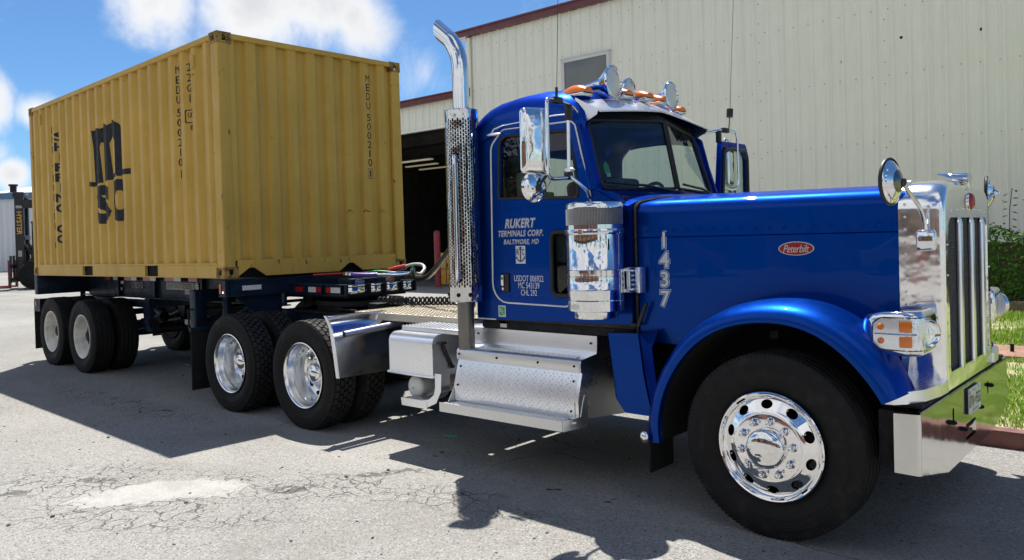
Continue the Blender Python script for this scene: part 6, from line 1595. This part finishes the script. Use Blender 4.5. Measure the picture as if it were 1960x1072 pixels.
# ------------------------------------------------------------------ the yard
def sheet(name, x0, x1, y0, y1, z, mat, nx=1, ny=1, label=None, cat=None):
    m = MB(); m.grid([[(x0+(x1-x0)*i/nx, y0+(y1-y0)*j/ny, z) for j in range(ny+1)] for i in range(nx+1)])
    o = m.build(name, mat, None, recalc=False); o['kind'] = 'structure'
    if o.data.polygons[0].normal.z < 0: o.data.flip_normals()
    if label: o['label'] = label; o['category'] = cat
    return o
sheet('ground', -400, 400, -400, 400, 0.0, 'worn_asphalt', 4, 4, 'grey worn asphalt yard with cracks and a pale patch', 'ground')
def make_soil():
    t = NT('lawn_soil'); t.set(Roughness=0.95)
    n = t.noise(2.0, 6, 0.65); t.col(t.mix(t.rng(n, 0.42, 0.62), (0.14, 0.19, 0.04), (0.42, 0.36, 0.24))); t.nrm(t.bump(t.noise(30, 4), 0.6, 0.02))
    t = NT('grass_blade'); t.set(Roughness=0.55, Specular_IOR_Level=0.3)
    oi = t.n('ShaderNodeNewGeometry'); r = oi.outputs['Random Per Island']
    c = t.mix(r, (0.17, 0.33, 0.02), (0.36, 0.50, 0.08)); c = t.mix(t.rng(r, 0.86, 0.9), c, (0.58, 0.50, 0.26)); t.col(c); t.set(Subsurface_Weight=0.0); t.b.inputs['Transmission Weight'].default_value = 0.0
    t = NT('hedge_leaf'); t.set(Roughness=0.6, Specular_IOR_Level=0.15)
    oi = t.n('ShaderNodeNewGeometry'); r = oi.outputs['Random Per Island']
    t.col(t.mix(r, (0.018, 0.070, 0.008), (0.065, 0.15, 0.018)))
    t = NT('tree_leaf'); t.set(Roughness=0.5); oi = t.n('ShaderNodeNewGeometry'); r = oi.outputs['Random Per Island']
    t.col(t.mix(r, (0.025, 0.06, 0.012), (0.07, 0.12, 0.03)))
    plain('pebble_stone', (0.10, 0.095, 0.09), 0.9, 0, 0, 0.5, 2); plain('kerb_paint', (0.17, 0.072, 0.060), 0.75, 0, 0, 0.35, 5, 0.25); plain('timber', (0.16, 0.105, 0.07), 0.85, 0, 0, 0.3, 6, 0.4)
    plain('rusty_plate', (0.26, 0.135, 0.105), 0.8, 0, 0, 0.25, 3, 0.1)
make_soil()
# lawn beyond the kerb
GX0, GX1, GY0, GY1 = 2.4, 22.0, 1.86, 11.4
m = MB(); nx, ny = 60, 40; rnd = random.Random(3)
m.grid([[(GX0+(GX1-GX0)*i/nx, GY0+(GY1-GY0)*j/ny, 0.105+0.03*rnd.random()*(0 < j < ny)) for j in range(ny+1)] for i in range(nx+1)])
lawn = m.build('lawn', 'lawn_soil', None); lawn['kind'] = 'structure'; lawn['label'] = 'patchy green lawn between the kerb and the hedge'; lawn['category'] = 'lawn'
m = MB(); rnd = random.Random(11)
def patchy(x, y): return math.sin(x*1.3+0.7*math.sin(y*1.1))+math.sin(y*1.7+x*0.6)+0.6*math.sin(3.1*x-2.3*y)
def blade(x, y, h, w_, a, lean):
    dx, dy = math.cos(a)*w_, math.sin(a)*w_; lx, ly = -math.sin(a)*lean, math.cos(a)*lean
    V = [m.b.verts.new(p) for p in ((x-dx, y-dy, 0.11), (x+dx, y+dy, 0.11), (x+lx*.4+dx*.7, y+ly*.4+dy*.7, 0.11+h*.6), (x+lx*.4-dx*.7, y+ly*.4-dy*.7, 0.11+h*.6), (x+lx, y+ly, 0.11+h))]
    m.b.faces.new(V[:4]); m.b.faces.new((V[3], V[2], V[4]))
cnt = 0
for zone, N in (((3.9, 7.2, 1.92, 7.0), 52000), ((2.8, 7.5, 7.0, 11.3), 26000), ((7.2, 12.0, 1.92, 8.0), 32000)):
    for _ in range(N):
        x, y = rnd.uniform(zone[0], zone[1]), rnd.uniform(zone[2], zone[3])
        if patchy(x, y) < -0.75+0.35*rnd.random() and rnd.random() < 0.9: continue
        far = y > 7
        blade(x, y, rnd.uniform(0.025, 0.075)*(1.5 if far else 1), rnd.uniform(.003, .006)*(1.9 if far else 1.2), rnd.uniform(0, PI), rnd.uniform(-.05, .05))
grass = m.build('grass', 'grass_blade', None, recalc=False); grass['kind'] = 'stuff'; grass['label'] = 'short sunlit green grass growing on the lawn'; grass['category'] = 'grass'
# kerb of painted stones
kerb = thing('kerb', 'dark red painted kerb edging the lawn ahead of the truck', 'kerb', (5.0, 1.79, 0), kind='structure')
def stone_mesh(L, sd):
    r_ = random.Random(sd); m = MB(); m.box(-L/2+.006, L/2-.006, -0.075, 0.075, -0.05, 0.135, 0.018, 2)
    for v in m.b.verts: v.co += Vector((0, r_.uniform(-.004, .004), r_.uniform(-.004, .004)))
    return m
ks = [stone_mesh(0.9, k).build('kerb_stone', 'kerb_paint', kerb, off=Vector((0, 0, 0))) for k in range(3)]
for i in range(22):
    o = ks[i % 3] if i < 3 else dup(ks[i % 3], kerb)
    o.location = (2.75-5.0+0.9*i+0.12, 0.006*math.sin(i*2.1)-0.04, 0.004*math.sin(i*1.3)); o.rotation_euler = (0, 0, 0.008*math.sin(i*3.7))
# utility plate and timber edging
pl_ = thing('access_plate', 'flat rusty brown access plate lying in the lawn', 'plate', (5.35, 5.95, 0.14))
m = MB(); m.box(4.70, 6.1, 5.55, 6.55, 0.125, 0.165, 0.006); m.build('plate_slab', 'rusty_plate', pl_)
m = MB(); m.box(5.12, 5.16, 5.95, 5.99, 0.165, 0.26, 0.006); m.tube([(5.0, 5.9, 0.17), (4.9, 6.0, 0.19), (4.8, 6.1, 0.17)], 0.012, n=6); m.build('lifting_pin', 'dark_steel', pl_)
m = MB(); rows = []
for i in range(16):
    x = 2.4+12*i/15; rows.append([(x, 11.52+0.12*math.cos(2*PI*k/8)*1.0, 0.20+0.13*math.sin(2*PI*k/8)+0.01*math.sin(i*1.7+k)) for k in range(8)])
m.grid(rows, close_u=True, cap=True); lg = m.build('timber_edging', 'timber', None); tag(lg, 'weathered brown timber edging at the foot of the hedge', 'timber')
# hedge
hedge = thing('hedge', 'dense dark green clipped hedge in front of the cream building', 'hedge', (7.0, 12.6, 0))
m = MB(); rnd = random.Random(5)
def leaf(mb, p, n, L, w_):
    n = n.normalized(); u = n.orthogonal().normalized(); u = (Matrix.Rotation(rnd.uniform(0, 2*PI), 3, n) @ u); v = n.cross(u)
    V = [mb.b.verts.new(p+u*a+v*b+n*c) for a, b, c in ((-L, 0, 0), (0, w_, .2*w_), (L, 0, -.1*L), (0, -w_, .2*w_))]; mb.b.faces.new(V)
def htop(x): return 1.50+0.08*math.sin(2.1*x)+0.05*math.sin(5.3*x+1)
for _ in range(15000):
    x = rnd.uniform(3.0, 9.0) if rnd.random() < .8 else rnd.uniform(9, 14); t = rnd.random(); H = htop(x)
    if t < 0.45: y = 11.75+0.16*rnd.random()+0.06*math.sin(4*x); z = rnd.uniform(0.15, H); n = Vector((rnd.uniform(-.6, .6), -1, rnd.uniform(-.2, .9)))
    elif t < 0.85: y = rnd.uniform(11.75, 12.9); z = H+rnd.gauss(0, 0.05); n = Vector((rnd.uniform(-.7, .7), rnd.uniform(-.8, .3), 1))
    else: y = rnd.uniform(11.9, 12.8); z = rnd.uniform(.2, H); n = Vector((rnd.gauss(0, 1), rnd.gauss(0, 1), rnd.gauss(0, 1)))
    leaf(m, Vector((x, y, z)), n, rnd.uniform(.035, .065), rnd.uniform(.012, .022))
m.build('foliage', 'hedge_leaf', hedge, recalc=False, ang=180)
m = MB(); m.box(2.9, 14.1, 12.0, 12.75, 0.1, 1.38, 0.1); m.build('branches', 'bark', hedge)
sap = thing('sapling', 'thin leafy stem standing above the hedge against the wall', 'plant', (4.05, 12.3, 0))
m = MB(); m.tube([(4.05, 12.3, 0.1), (4.06, 12.3, 1.3), (4.085, 12.3, 2.05), (4.13, 12.3, 2.42)], 0.008, n=5); m.build('stem', 'bark', sap)
m = MB()
for i in range(11):
    z = 1.68+0.068*i; sgn = -1 if i % 2 else 1; leaf(m, Vector((4.09+sgn*0.085+0.01*(i-5)*.4, 12.28, z)), Vector((0.3*sgn, -.5, .9)), 0.062, 0.026)
m.build('leaves', 'hedge_leaf', sap, recalc=False)

# ------------------------------------------------------------------ sheet-metal buildings
WY = 14.5; PIT = 0.375
def panel(n, z0, z1, flip=False):
    """one sheet with n ribs, hung so ribs stand towards -Y"""
    m = MB(); prof = []
    for k in range(n):
        b = k*PIT; prof += [(b, 0), (b+.055, 0), (b+.062, -.006), (b+.078, -.006), (b+.085, 0), (b+.150, 0), (b+.157, -.006), (b+.173, -.006), (b+.180, 0), (b+.228, 0), (b+.260, -.050), (b+.300, -.050), (b+.345, 0)]
    prof.append((n*PIT, 0)); m.grid([[(x, y, z0), (x, y, z1)] for x, y in prof]); return m
warehouse = thing('metal_warehouse', 'tall cream ribbed metal building with dark red roof trim and one window', 'building', (-1.0, WY, 0))
X_L = -12.45
p0 = None; NPAN = 24
for i in range(NPAN):
    x = X_L+0.10+i*PIT*3
    if p0 is None: o = p0 = panel(3, 0.05, 8.72).build('wall_panel', 'siding_cream', warehouse, ang=20)
    else: o = dup(p0, warehouse)
    o.location = Vector((x+1.0, 0.004*(i % 2), 0))
XR = X_L+0.10+NPAN*PIT*3
m = MB(); m.box(X_L, X_L+0.12, WY-0.055, WY+0.02, 0.0, 8.70, 0.004); m.box(X_L, X_L+0.015, WY, WY+28, 0.0, 8.72); m.box(XR, XR+0.02, WY, WY+28, 0, 8.72); m.box(X_L, XR, WY+27.9, WY+28, 0, 8.72); m.build('corner_trim', 'siding_cream', warehouse)
m = MB(); m.box(X_L-0.32, XR+0.3, WY-0.20, WY+0.02, 8.70, 8.93, 0.012); m.box(X_L-0.34, XR+0.3, WY-0.23, WY+0.02, 8.885, 8.945, 0.008); m.box(X_L-0.32, X_L-0.05, WY, WY+28, 8.70, 8.93); m.build('roof_trim', 'trim_red', warehouse)
m = MB(); m.box(X_L-0.3, XR+0.3, WY-0.1, WY+28.2, 8.93, 8.96); m.build('roof', 'siding_cream', warehouse)
m = MB(); m.box(-12.31, -12.19, WY-0.13, WY-0.035, 0.0, 8.66, 0.02); m.build('downpipe', 'siding_cream', warehouse)
m = MB(); rnd = random.Random(9)
for i in range(NPAN*3):
    xr = X_L+0.10+i*PIT+.284
    for z in (2.25, 3.75, 5.3, 6.85, 8.3): m.box(xr-.10, xr-.085, WY-.012, WY+.002, z-.008+.01*math.sin(i), z+.008+.01*math.sin(i))
for c in (10, 17, 24, 28, 31, 34):
    xr = X_L+0.10+c*PIT*1.17
    for k in range(16): m.box(xr-.008, xr+.008, WY-.015, WY+.001, 0.6+.5*k, .617+.5*k)
m.build('screw', 'dark_steel', warehouse, kind='stuff')
m = MB()
for x, z, r in ((0.27, 7.42, .035), (0.28, 5.78, .04), (1.62, 6.12, .035), (-1.95, 5.47, .03), (3.25, 6.0, .035)): m.lathe([(r, -.004), (r*.6, -.006), (.002, -.006)], n=10, org=(x, WY-.034 if False else WY-.002, z), cap=True)
m.build('wall_hole', 'black_matte', warehouse)
# window
m = MB(); wx0, wx1, wz0, wz1 = -8.24, -6.44, 5.30, 7.22
for a in ((wx0, wx1, wz1-.10, wz1), (wx0, wx1, wz0, wz0+.10), (wx0, wx0+.10, wz0+.10, wz1-.10), (wx1-.10, wx1, wz0+.10, wz1-.10)): m.box(a[0], a[1], WY-.105, WY+.05, a[2], a[3], 0.006)
m.box(wx0-.05, wx1+.05, WY-.12, WY+.0, wz1+.001, wz1+.035); m.box(wx1, wx1+.04, WY-.06, WY, wz0, wz1)
wf = m.build('window', 'far_white', warehouse)
m = MB(); m.box(wx0+.1, wx1-.1, WY-.068, WY-.060, wz0+.1, wz1-.1); m.build('pane', 'window_pane', wf, off=Vector((0, 0, 0)))
# lower wing with the open workshop door
wing = thing('workshop_wing', 'lower cream metal wing with dark red eave and an open dark doorway', 'building', (-18, WY, 0))
DX0, DX1, DZ = -26.0, -12.95, 5.83
p1 = None
for i in range(14):
    x = X_L-(i+1)*PIT*3-0.01
    if p1 is None: o = p1 = panel(3, DZ, 6.72).build('wall_panel', 'siding_cream', wing, ang=20)
    else: o = dup(p1, wing)
    o.location = Vector((x+18, 0.003*(i % 2), 0))
m = MB(); m.box(DX1, X_L-.01, WY-.005, WY+.15, 0, DZ-.004); m.box(DX0-2, DX0, WY-.005, WY+.15, 0, DZ-.004)
m.box(DX0, DX1, WY-.03, WY+.12, DZ-.10, DZ-.004); m.build('door_frame', 'siding_cream', wing)
m = MB(); m.box(-28.2, X_L+0.22, WY-.26, WY-.02, 6.70, 6.90, .012); m.box(-28.2, X_L+.24, WY-.30, WY-.02, 6.86, 6.915, .008); m.box(X_L-.05, X_L+.24, WY-.31, WY-.04, 6.64, 6.93, .01); m.build('eave_trim', 'trim_red', wing)
m = MB(); m.box(-28, X_L-.02, WY-.05, WY+24, 6.90, 6.93); m.build('roof', 'siding_cream', wing)
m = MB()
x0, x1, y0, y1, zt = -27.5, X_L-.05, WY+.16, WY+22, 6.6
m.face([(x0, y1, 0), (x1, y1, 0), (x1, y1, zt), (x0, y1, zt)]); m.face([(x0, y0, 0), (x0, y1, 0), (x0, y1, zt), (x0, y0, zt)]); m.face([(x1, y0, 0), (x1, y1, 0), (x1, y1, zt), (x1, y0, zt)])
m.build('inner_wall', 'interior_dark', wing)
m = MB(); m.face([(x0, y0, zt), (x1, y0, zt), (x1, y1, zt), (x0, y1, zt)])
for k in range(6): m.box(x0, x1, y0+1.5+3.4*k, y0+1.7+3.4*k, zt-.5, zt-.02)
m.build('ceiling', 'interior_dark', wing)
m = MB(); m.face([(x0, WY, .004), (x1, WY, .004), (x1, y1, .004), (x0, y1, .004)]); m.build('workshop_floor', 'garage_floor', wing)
for k, (x, y, z) in enumerate(((-20.4, 19.0, 5.33), (-24.3, 23.0, 5.65), (-26.0, 25.5, 5.75))):
    t_ = thing('strip_light', ('long fluorescent strip light nearest the workshop door', 'fluorescent strip light in the middle of the workshop', 'fluorescent strip light deepest in the workshop')[k], 'lamp', (x, y, z), 'strip lights hanging in the workshop')
    m = MB(); m.box(x-1.2, x+1.2, y-.10, y+.10, z-.03, z+.03); m.build('tube', 'tube_light', t_); m = MB(); m.box(x-1.25, x+1.25, y-.14, y+.14, z+.032, z+.09); m.box(x-.01, x+.01, y-.01, y+.01, z+.09, 6.6); m.build('housing', 'interior_dark', t_)
cab_ = thing('yellow_cabinet', 'yellow cabinet behind the red bollard in the workshop doorway', 'cabinet', (-14.35, 15.4, 0))
m = MB(); m.box(-14.75, -14.0, 15.1, 15.7, 0.05, 1.22, .02); m.build('body', 'safety_yellow', cab_); m = MB(); m.box(-14.40, -14.385, 15.085, 15.1, .1, 1.18); m.box(-14.70, -14.05, 15.09, 15.1, .62, .64); m.box(-14.34, -14.32, 15.07, 15.1, .7, .85); m.build('door_seam', 'black_plastic', cab_)
shelf = thing('workbench', 'cluttered grey workbench deep inside the dark workshop', 'bench', (-17, 20, 0))
m = MB(); m.box(-18.6, -15.8, 19.6, 20.4, .85, .93)
for x in (-18.5, -15.95): m.box(x, x+.1, 19.65, 20.35, 0, .85)
m.build('bench_top', 'dark_steel', shelf)
for x, h, w_, mt in ((-18.2, .5, .5, 'sign_grey'), (-17.4, .35, .6, 'hose_blue'), (-16.6, .6, .4, 'far_white')):
    m = MB(); m.box(x, x+w_, 19.8, 20.2, .932, .932+h, .03); o = m.build('parts_bin', mt, None); tag(o, {'sign_grey': 'grey parts bin at the left end of the workbench', 'hose_blue': 'blue parts bin in the middle of the workbench', 'far_white': 'white parts bin at the right end of the workbench'}[mt], 'bin', 'bins on the workbench')
bol = thing('bollard', 'dull red steel bollard guarding the workshop doorway', 'bollard', (-13.57, 13.9, 0))
m = MB(); m.lathe([(.115, 0), (.115, 1.96), (.095, 2.02), (.05, 2.05), (.002, 2.06)], n=24, axis='Z', org=(-13.57, 13.9, 0)); m.build('post', 'bollard_red', bol, ang=60)
m = MB(); m.lathe([(.15, .004), (.15, .03), (.116, .05)], n=24, axis='Z', org=(-13.57, 13.9, 0)); m.build('footing', 'garage_floor', bol)

# ------------------------------------------------------------------ forklift and shed across the yard
FL = Vector((-33.41, 7.60, 0)); fwd = Vector((-0.45, -0.89, 0)).normalized(); fang = math.atan2(fwd.y, fwd.x)
fork = thing('forklift', 'large black forklift with a tall mast parked across the yard', 'forklift', (0, 0, 0), rot=(0, 0, fang), loc=FL)
def fpart(m, n, mt, label=None): return m.build(n, mt, fork, label, off=Vector((0, 0, 0)))
# frame: x forward (forks), y left, z up
m = MB()
for s in (-1, 1):
    m.box(0.45, 0.80, s*.55-.13, s*.55+.13, .35, 4.25, .02); m.box(.55, .68, s*.36-.06, s*.36+.06, .5, 4.1)
m.box(.42, .86, -.70, .70, 4.10, 4.35, .03); m.box(.42, .7, -.66, .66, 2.2, 2.4, .02); m.box(.42, .7, -.66, .66, .5, .75, .02)
mast = fpart(m, 'mast', 'forklift_black')
m = MB(); text_to(m, 'HYSTER', (0.46, .685, 3.0), (0, 0, -1), (1, 0, 0), 1.05, .19, .03); m.b.clear()
text_to(m, 'HYSTER', (0.62, .6825, 2.95), (0, 0, -1), (-1, 0, 0), 1.05, .20, .03); m.build('mast_lettering', 'safety_yellow', mast, off=Vector((0, 0, 0)))
m = MB(); m.box(.50, .74, .681, .684, 3.62, 3.74); m.box(.55, .70, .681, .684, 1.45, 1.72); m.build('mast_plate', 'sign_grey', mast, off=Vector((0, 0, 0)))
m = MB()
for z in (.35, .95): m.box(.88, 1.0, -1.05, 1.05, z, z+.16)
for y in (-1.0, -.35, .35, 1.0): m.box(.9, .98, y-.05, y+.05, .3, 1.5)
fpart(m, 'carriage', 'forklift_black')
for s in (-1, 1):
    m = MB(); m.box(1.0, 1.09, s*.75-.11, s*.75+.11, .12, 1.3); m.box(1.0, 2.5, s*.75-.10, s*.75+.10, .06, .13); fpart(m, 'fork', 'fork_red')
m = MB(); m.box(-2.6, .3, -.95, .95, .55, 1.35, .08); m.box(-3.1, -2.0, -1.05, 1.05, .5, 1.75, .2, 3); m.box(-1.9, -.2, -.8, .8, 1.35, 1.6, .05); body = fpart(m, 'body', 'forklift_black')
m = MB()
for x, y in ((-1.9, -.75), (-1.9, .75), (.1, -.75), (.1, .75)): m.tube([(x, y, 1.4), (x*.85, y, 2.95)], .05, n=8)
m.box(-1.75, .15, -.82, .82, 2.93, 3.02); m.box(.0, .25, -.5, .5, 1.3, 1.9, .05); m.box(-1.3, -.8, -.3, .3, 1.55, 2.2, .06)
for y in (-.5, .5): m.tube([(-.2, y, 1.1), (.5, y, 2.0)], .09, n=8)
m.box(-.75, .45, .62, .80, 3.62, 3.80, .02); m.box(-.1, .5, .5, .8, 3.78, 4.0)
fpart(m, 'overhead_guard', 'forklift_black')
for x, r_, w_ in ((.05, .62, .42), (-2.25, .48, .32)):
    for s in (-1, 1):
        m = MB(); m.lathe([(.2, -w_*.4), (r_*.6, -w_/2), (r_*.95, -w_/2), (r_, -w_*.35), (r_, w_*.35), (r_*.95, w_/2), (r_*.6, w_/2), (.2, w_*.4)], n=28, org=(x, s*.95, r_)); wq = fpart(m, 'wheel', 'tyre_rubber')
        m = MB(); m.lathe([(r_*.58, s*w_*.47), (r_*.3, s*w_*.3), (.02, s*w_*.35)], n=20, org=(x, s*.95, r_), cap=True); m.build('wheel_hub', 'dark_steel', wq, off=Vector((0, 0, 0)))
load = thing('yellow_loader', 'low yellow loader bucket parked left of the forklift', 'loader', (-39.0, 4.6, 0))
m = MB(); m.box(-40.5, -37.6, 3.6, 5.9, .9, 1.45, .1); m.box(-40.2, -38.2, 3.9, 5.6, 1.45, 1.62, .05); m.build('body', 'safety_yellow', load)
m = MB(); m.box(-40.3, -37.8, 3.7, 5.8, .15, .9); m.tube([(-40, 3.9, 2.75), (-37.9, 5.7, 2.72)], .05, n=6); m.tube([(-38.0, 5.6, 2.72), (-38.0, 5.6, .9)], .05, n=6); m.build('undercarriage', 'forklift_black', load)
shed = thing('far_shed', 'white metal shed with blue roof trim far across the yard', 'building', (-78, 22, 0))
def shed_panel(): 
    m = MB(); m.grid([[(x_, (-.05 if i % 2 else 0), z_) for z_ in (0, 1)] for i, x_ in enumerate([j*.25 for j in range(9)])]); return m
# front wall runs obliquely; built straight and turned with the Empty's frame
shed.rotation_euler = (0, 0, rad(38)); shed.location = (-70.4, 15.6, 0)
BASE[shed.name] = Vector((0, 0, 0))
ph = None
for i in range(12):
    if ph is None: o = ph = shed_panel().build('wall_panel', 'siding_far', shed, ang=10)
    else: o = dup(ph, shed)
    o.location = (i*2.0, 0, 0); o.scale = (1, 1, 6.3)
m = MB(); m.box(-.02, 0, 0, 30, 0, 6.3); m.box(0, 24, 29.9, 30, 0, 6.3); m.build('side_wall', 'siding_far', shed)
m = MB(); m.box(-.3, 24.3, -.3, .05, 6.05, 6.55); m.box(-.3, .05, 0, 30, 6.05, 6.55); m.build('roof_trim', 'trim_blue', shed)
m = MB(); m.prism([(-.3, 0, 6.5), (-.3, 30, 6.5), (-.3, 15, 9.0)], (24.6, 0, 0)); m.build('roof', 'siding_far', shed)
m = MB(); m.cyl((1.4, 1.5, 6.5), (1.4, 1.5, 7.25), .26, n=14); m.cyl((1.4, 1.5, 7.25), (1.4, 1.5, 7.4), .36, n=14); m.build('vent_pipe', 'dark_steel', shed)
m = MB(); m.box(4.0, 8.5, -.08, -.02, 0, 4.4); m.build('roller_door', 'far_white', shed)

# worn tyre standing behind the trailer, oil-stained litter
ty = thing('loose_tyre', 'worn ribbed tyre standing on the ground behind the trailer', 'tyre', (-4.15, 2.30, 0))
m = tyre_mesh(0.40, 0.27, 'rib', 0.0); o = m.build('carcass', 'tyre_rubber', ty, off=Vector((0, 0, 0.395))); o.rotation_euler = (0, 0, rad(62))
m = MB(); m.lathe([(.288, -.1), (.25, -.05), (.05, -.04)], n=24, cap=True); q = m.build('rim', 'dark_steel', ty, off=Vector((0, 0, 0.395))); q.rotation_euler = (0, 0, rad(62))
m = MB(); rnd = random.Random(21)
for _ in range(420):
    x = rnd.uniform(-4, 7.0); y = rnd.uniform(-5.2, 0.5); r_ = rnd.uniform(.003, .011)*(1 if rnd.random() < .85 else 1.7)
    q = bmesh.ops.create_icosphere(m.b, subdivisions=1, radius=r_); sc = Vector((rnd.uniform(.7, 1.4), rnd.uniform(.7, 1.4), rnd.uniform(.4, .8)))
    for v in q['verts']: v.co = Vector((v.co.x*sc.x+rnd.gauss(0, r_*.1)+x, v.co.y*sc.y+y, v.co.z*sc.z+r_*.25))
peb = m.build('pebble', 'pebble_stone', None, ang=20); tag(peb, 'loose dark grit and pebbles scattered over the asphalt', 'grit', kind='stuff')
m = MB(); m.tube([(1.93, -0.62, .006), (2.05, -0.575, .006)], .006, n=6); o = m.build('drinking_straw', 'teal_plastic', None); tag(o, 'small teal plastic straw lying in the shade under the truck', 'litter')
# ------------------------------------------------------------------ invented yard behind the camera, added for reflections in the polished metal
hall = thing('added_hall', 'long brown warehouse with loading doors, added unseen behind the camera for reflections', 'building', (-5, -34, 0))
m = MB(); m.box(-45, 40, -46, -34, 0, 6.5); m.build('wall', 'brick_red', hall)
m = MB(); m.box(-45.3, 40.3, -34.3, -33.7, 6.3, 6.8); m.build('roof_trim', 'trim_blue', hall)
d0 = None
for i in range(10):
    if d0 is None: m = MB(); m.box(-1.8, 1.8, -.03, .03, 0, 3.8); d0 = o = m.build('loading_door', 'dash_grey', hall)
    else: o = dup(d0, hall)
    o.location = (-34+8*i, 0.05, 0)
NTH = ['first', 'second', 'third', 'fourth', 'fifth', 'sixth', 'seventh', 'eighth', 'ninth']
def tree(x, y, h, r, sd):  # unseen trees, made up for the paint and chrome to mirror
    t = thing('added_tree', NTH[sd]+' leafy tree from the left in the added row behind the camera', 'tree', (x, y, 0), 'added trees behind the camera'); g = random.Random(sd)
    m = MB(); m.tube([(x, y, 0), (x+.1, y, h*.3), (x-.05, y+.1, h*.6), (x+.05, y, h*.85)], [.22, .17, .11, .04], n=8)
    for k in range(7):
        a = 2*PI*k/7; m.tube([(x, y, h*(.3+.06*k)), (x+math.cos(a)*r*.6, y+math.sin(a)*r*.6, h*(.45+.06*k))], [.09, .03], n=5)
    m.build('trunk', 'bark', t); m = MB()
    for c in range(26):
        a, q = g.uniform(0, 2*PI), g.random()**.5*r*.8; c0 = Vector((x+math.cos(a)*q, y+math.sin(a)*q, h*g.uniform(.38, .92)))
        for _ in range(60):
            p = c0+Vector((g.gauss(0, .45), g.gauss(0, .45), g.gauss(0, .4))); n = Vector((g.gauss(0, 1), g.gauss(0, 1), g.gauss(.4, 1))).normalized(); u = n.orthogonal().normalized(); v = n.cross(u)
            V = [m.b.verts.new(p+u*i_*.14+v*j_*.09) for i_, j_ in ((-1, 0), (0, 1), (1, 0), (0, -1))]; m.b.faces.new(V)
    m.build('crown', 'tree_leaf', t, recalc=False)
for k, (x, y, h, r) in enumerate(((-24, -30, 8, 3.0), (-15, -31, 9, 3.4), (-4, -31, 8, 3.0), (5, -31, 9, 3.2), (14, -30, 8.5, 3.2), (22, -26, 9, 3.4), (29, -17, 9, 3.4), (32, -6, 8, 3.2), (33, 8, 8, 3.2))): tree(x, y, h, r, k)
def car(x, y, a, mat, word):  # unseen cars, made up to colour the chrome reflections
    c = thing('added_car', word+' saloon car added behind the camera for reflections', 'car', (0, 0, 0), 'added cars behind the camera', rot=(0, 0, a), loc=(x, y, 0)); Z0 = Vector((0, 0, 0))
    m = MB(); pr = rpoly([(-2.2, .35), (2.2, .35), (2.25, .75), (1.2, .92), (.55, 1.42), (-1.0, 1.42), (-1.7, .95), (-2.25, .9)], [.1, .1, .12, .3, .25, .25, .2, .1]); m.prism([(u, -.88, v) for u, v in pr], (0, 1.76, 0)); m.build('body', mat, c, off=Z0)
    m = MB(); pr = rpoly([(1.05, .95), (.5, 1.36), (-.95, 1.36), (-1.5, .98)], .06); m.prism([(u, -.885, v) for u, v in pr], (0, 1.77, 0)); m.build('window', 'window_pane', c, off=Z0)
    for x_ in (-1.35, 1.4):
        for s in (-1, 1): m = MB(); m.lathe([(.02, s*.12), (.2, s*.11), (.31, s*.1), (.33, 0), (.31, -s*.1)], n=20, org=(x_, s*.8, .33)); m.build('wheel', 'tyre_rubber', c, off=Z0)
for x, y, a, mt, wd in ((0, -27, .1, 'fork_red', 'dark red'), (9, -28, .05, 'sign_grey', 'grey'), (-9, -28, -.1, 'frame_paint', 'dark blue')): car(x, y, a, mt, wd)
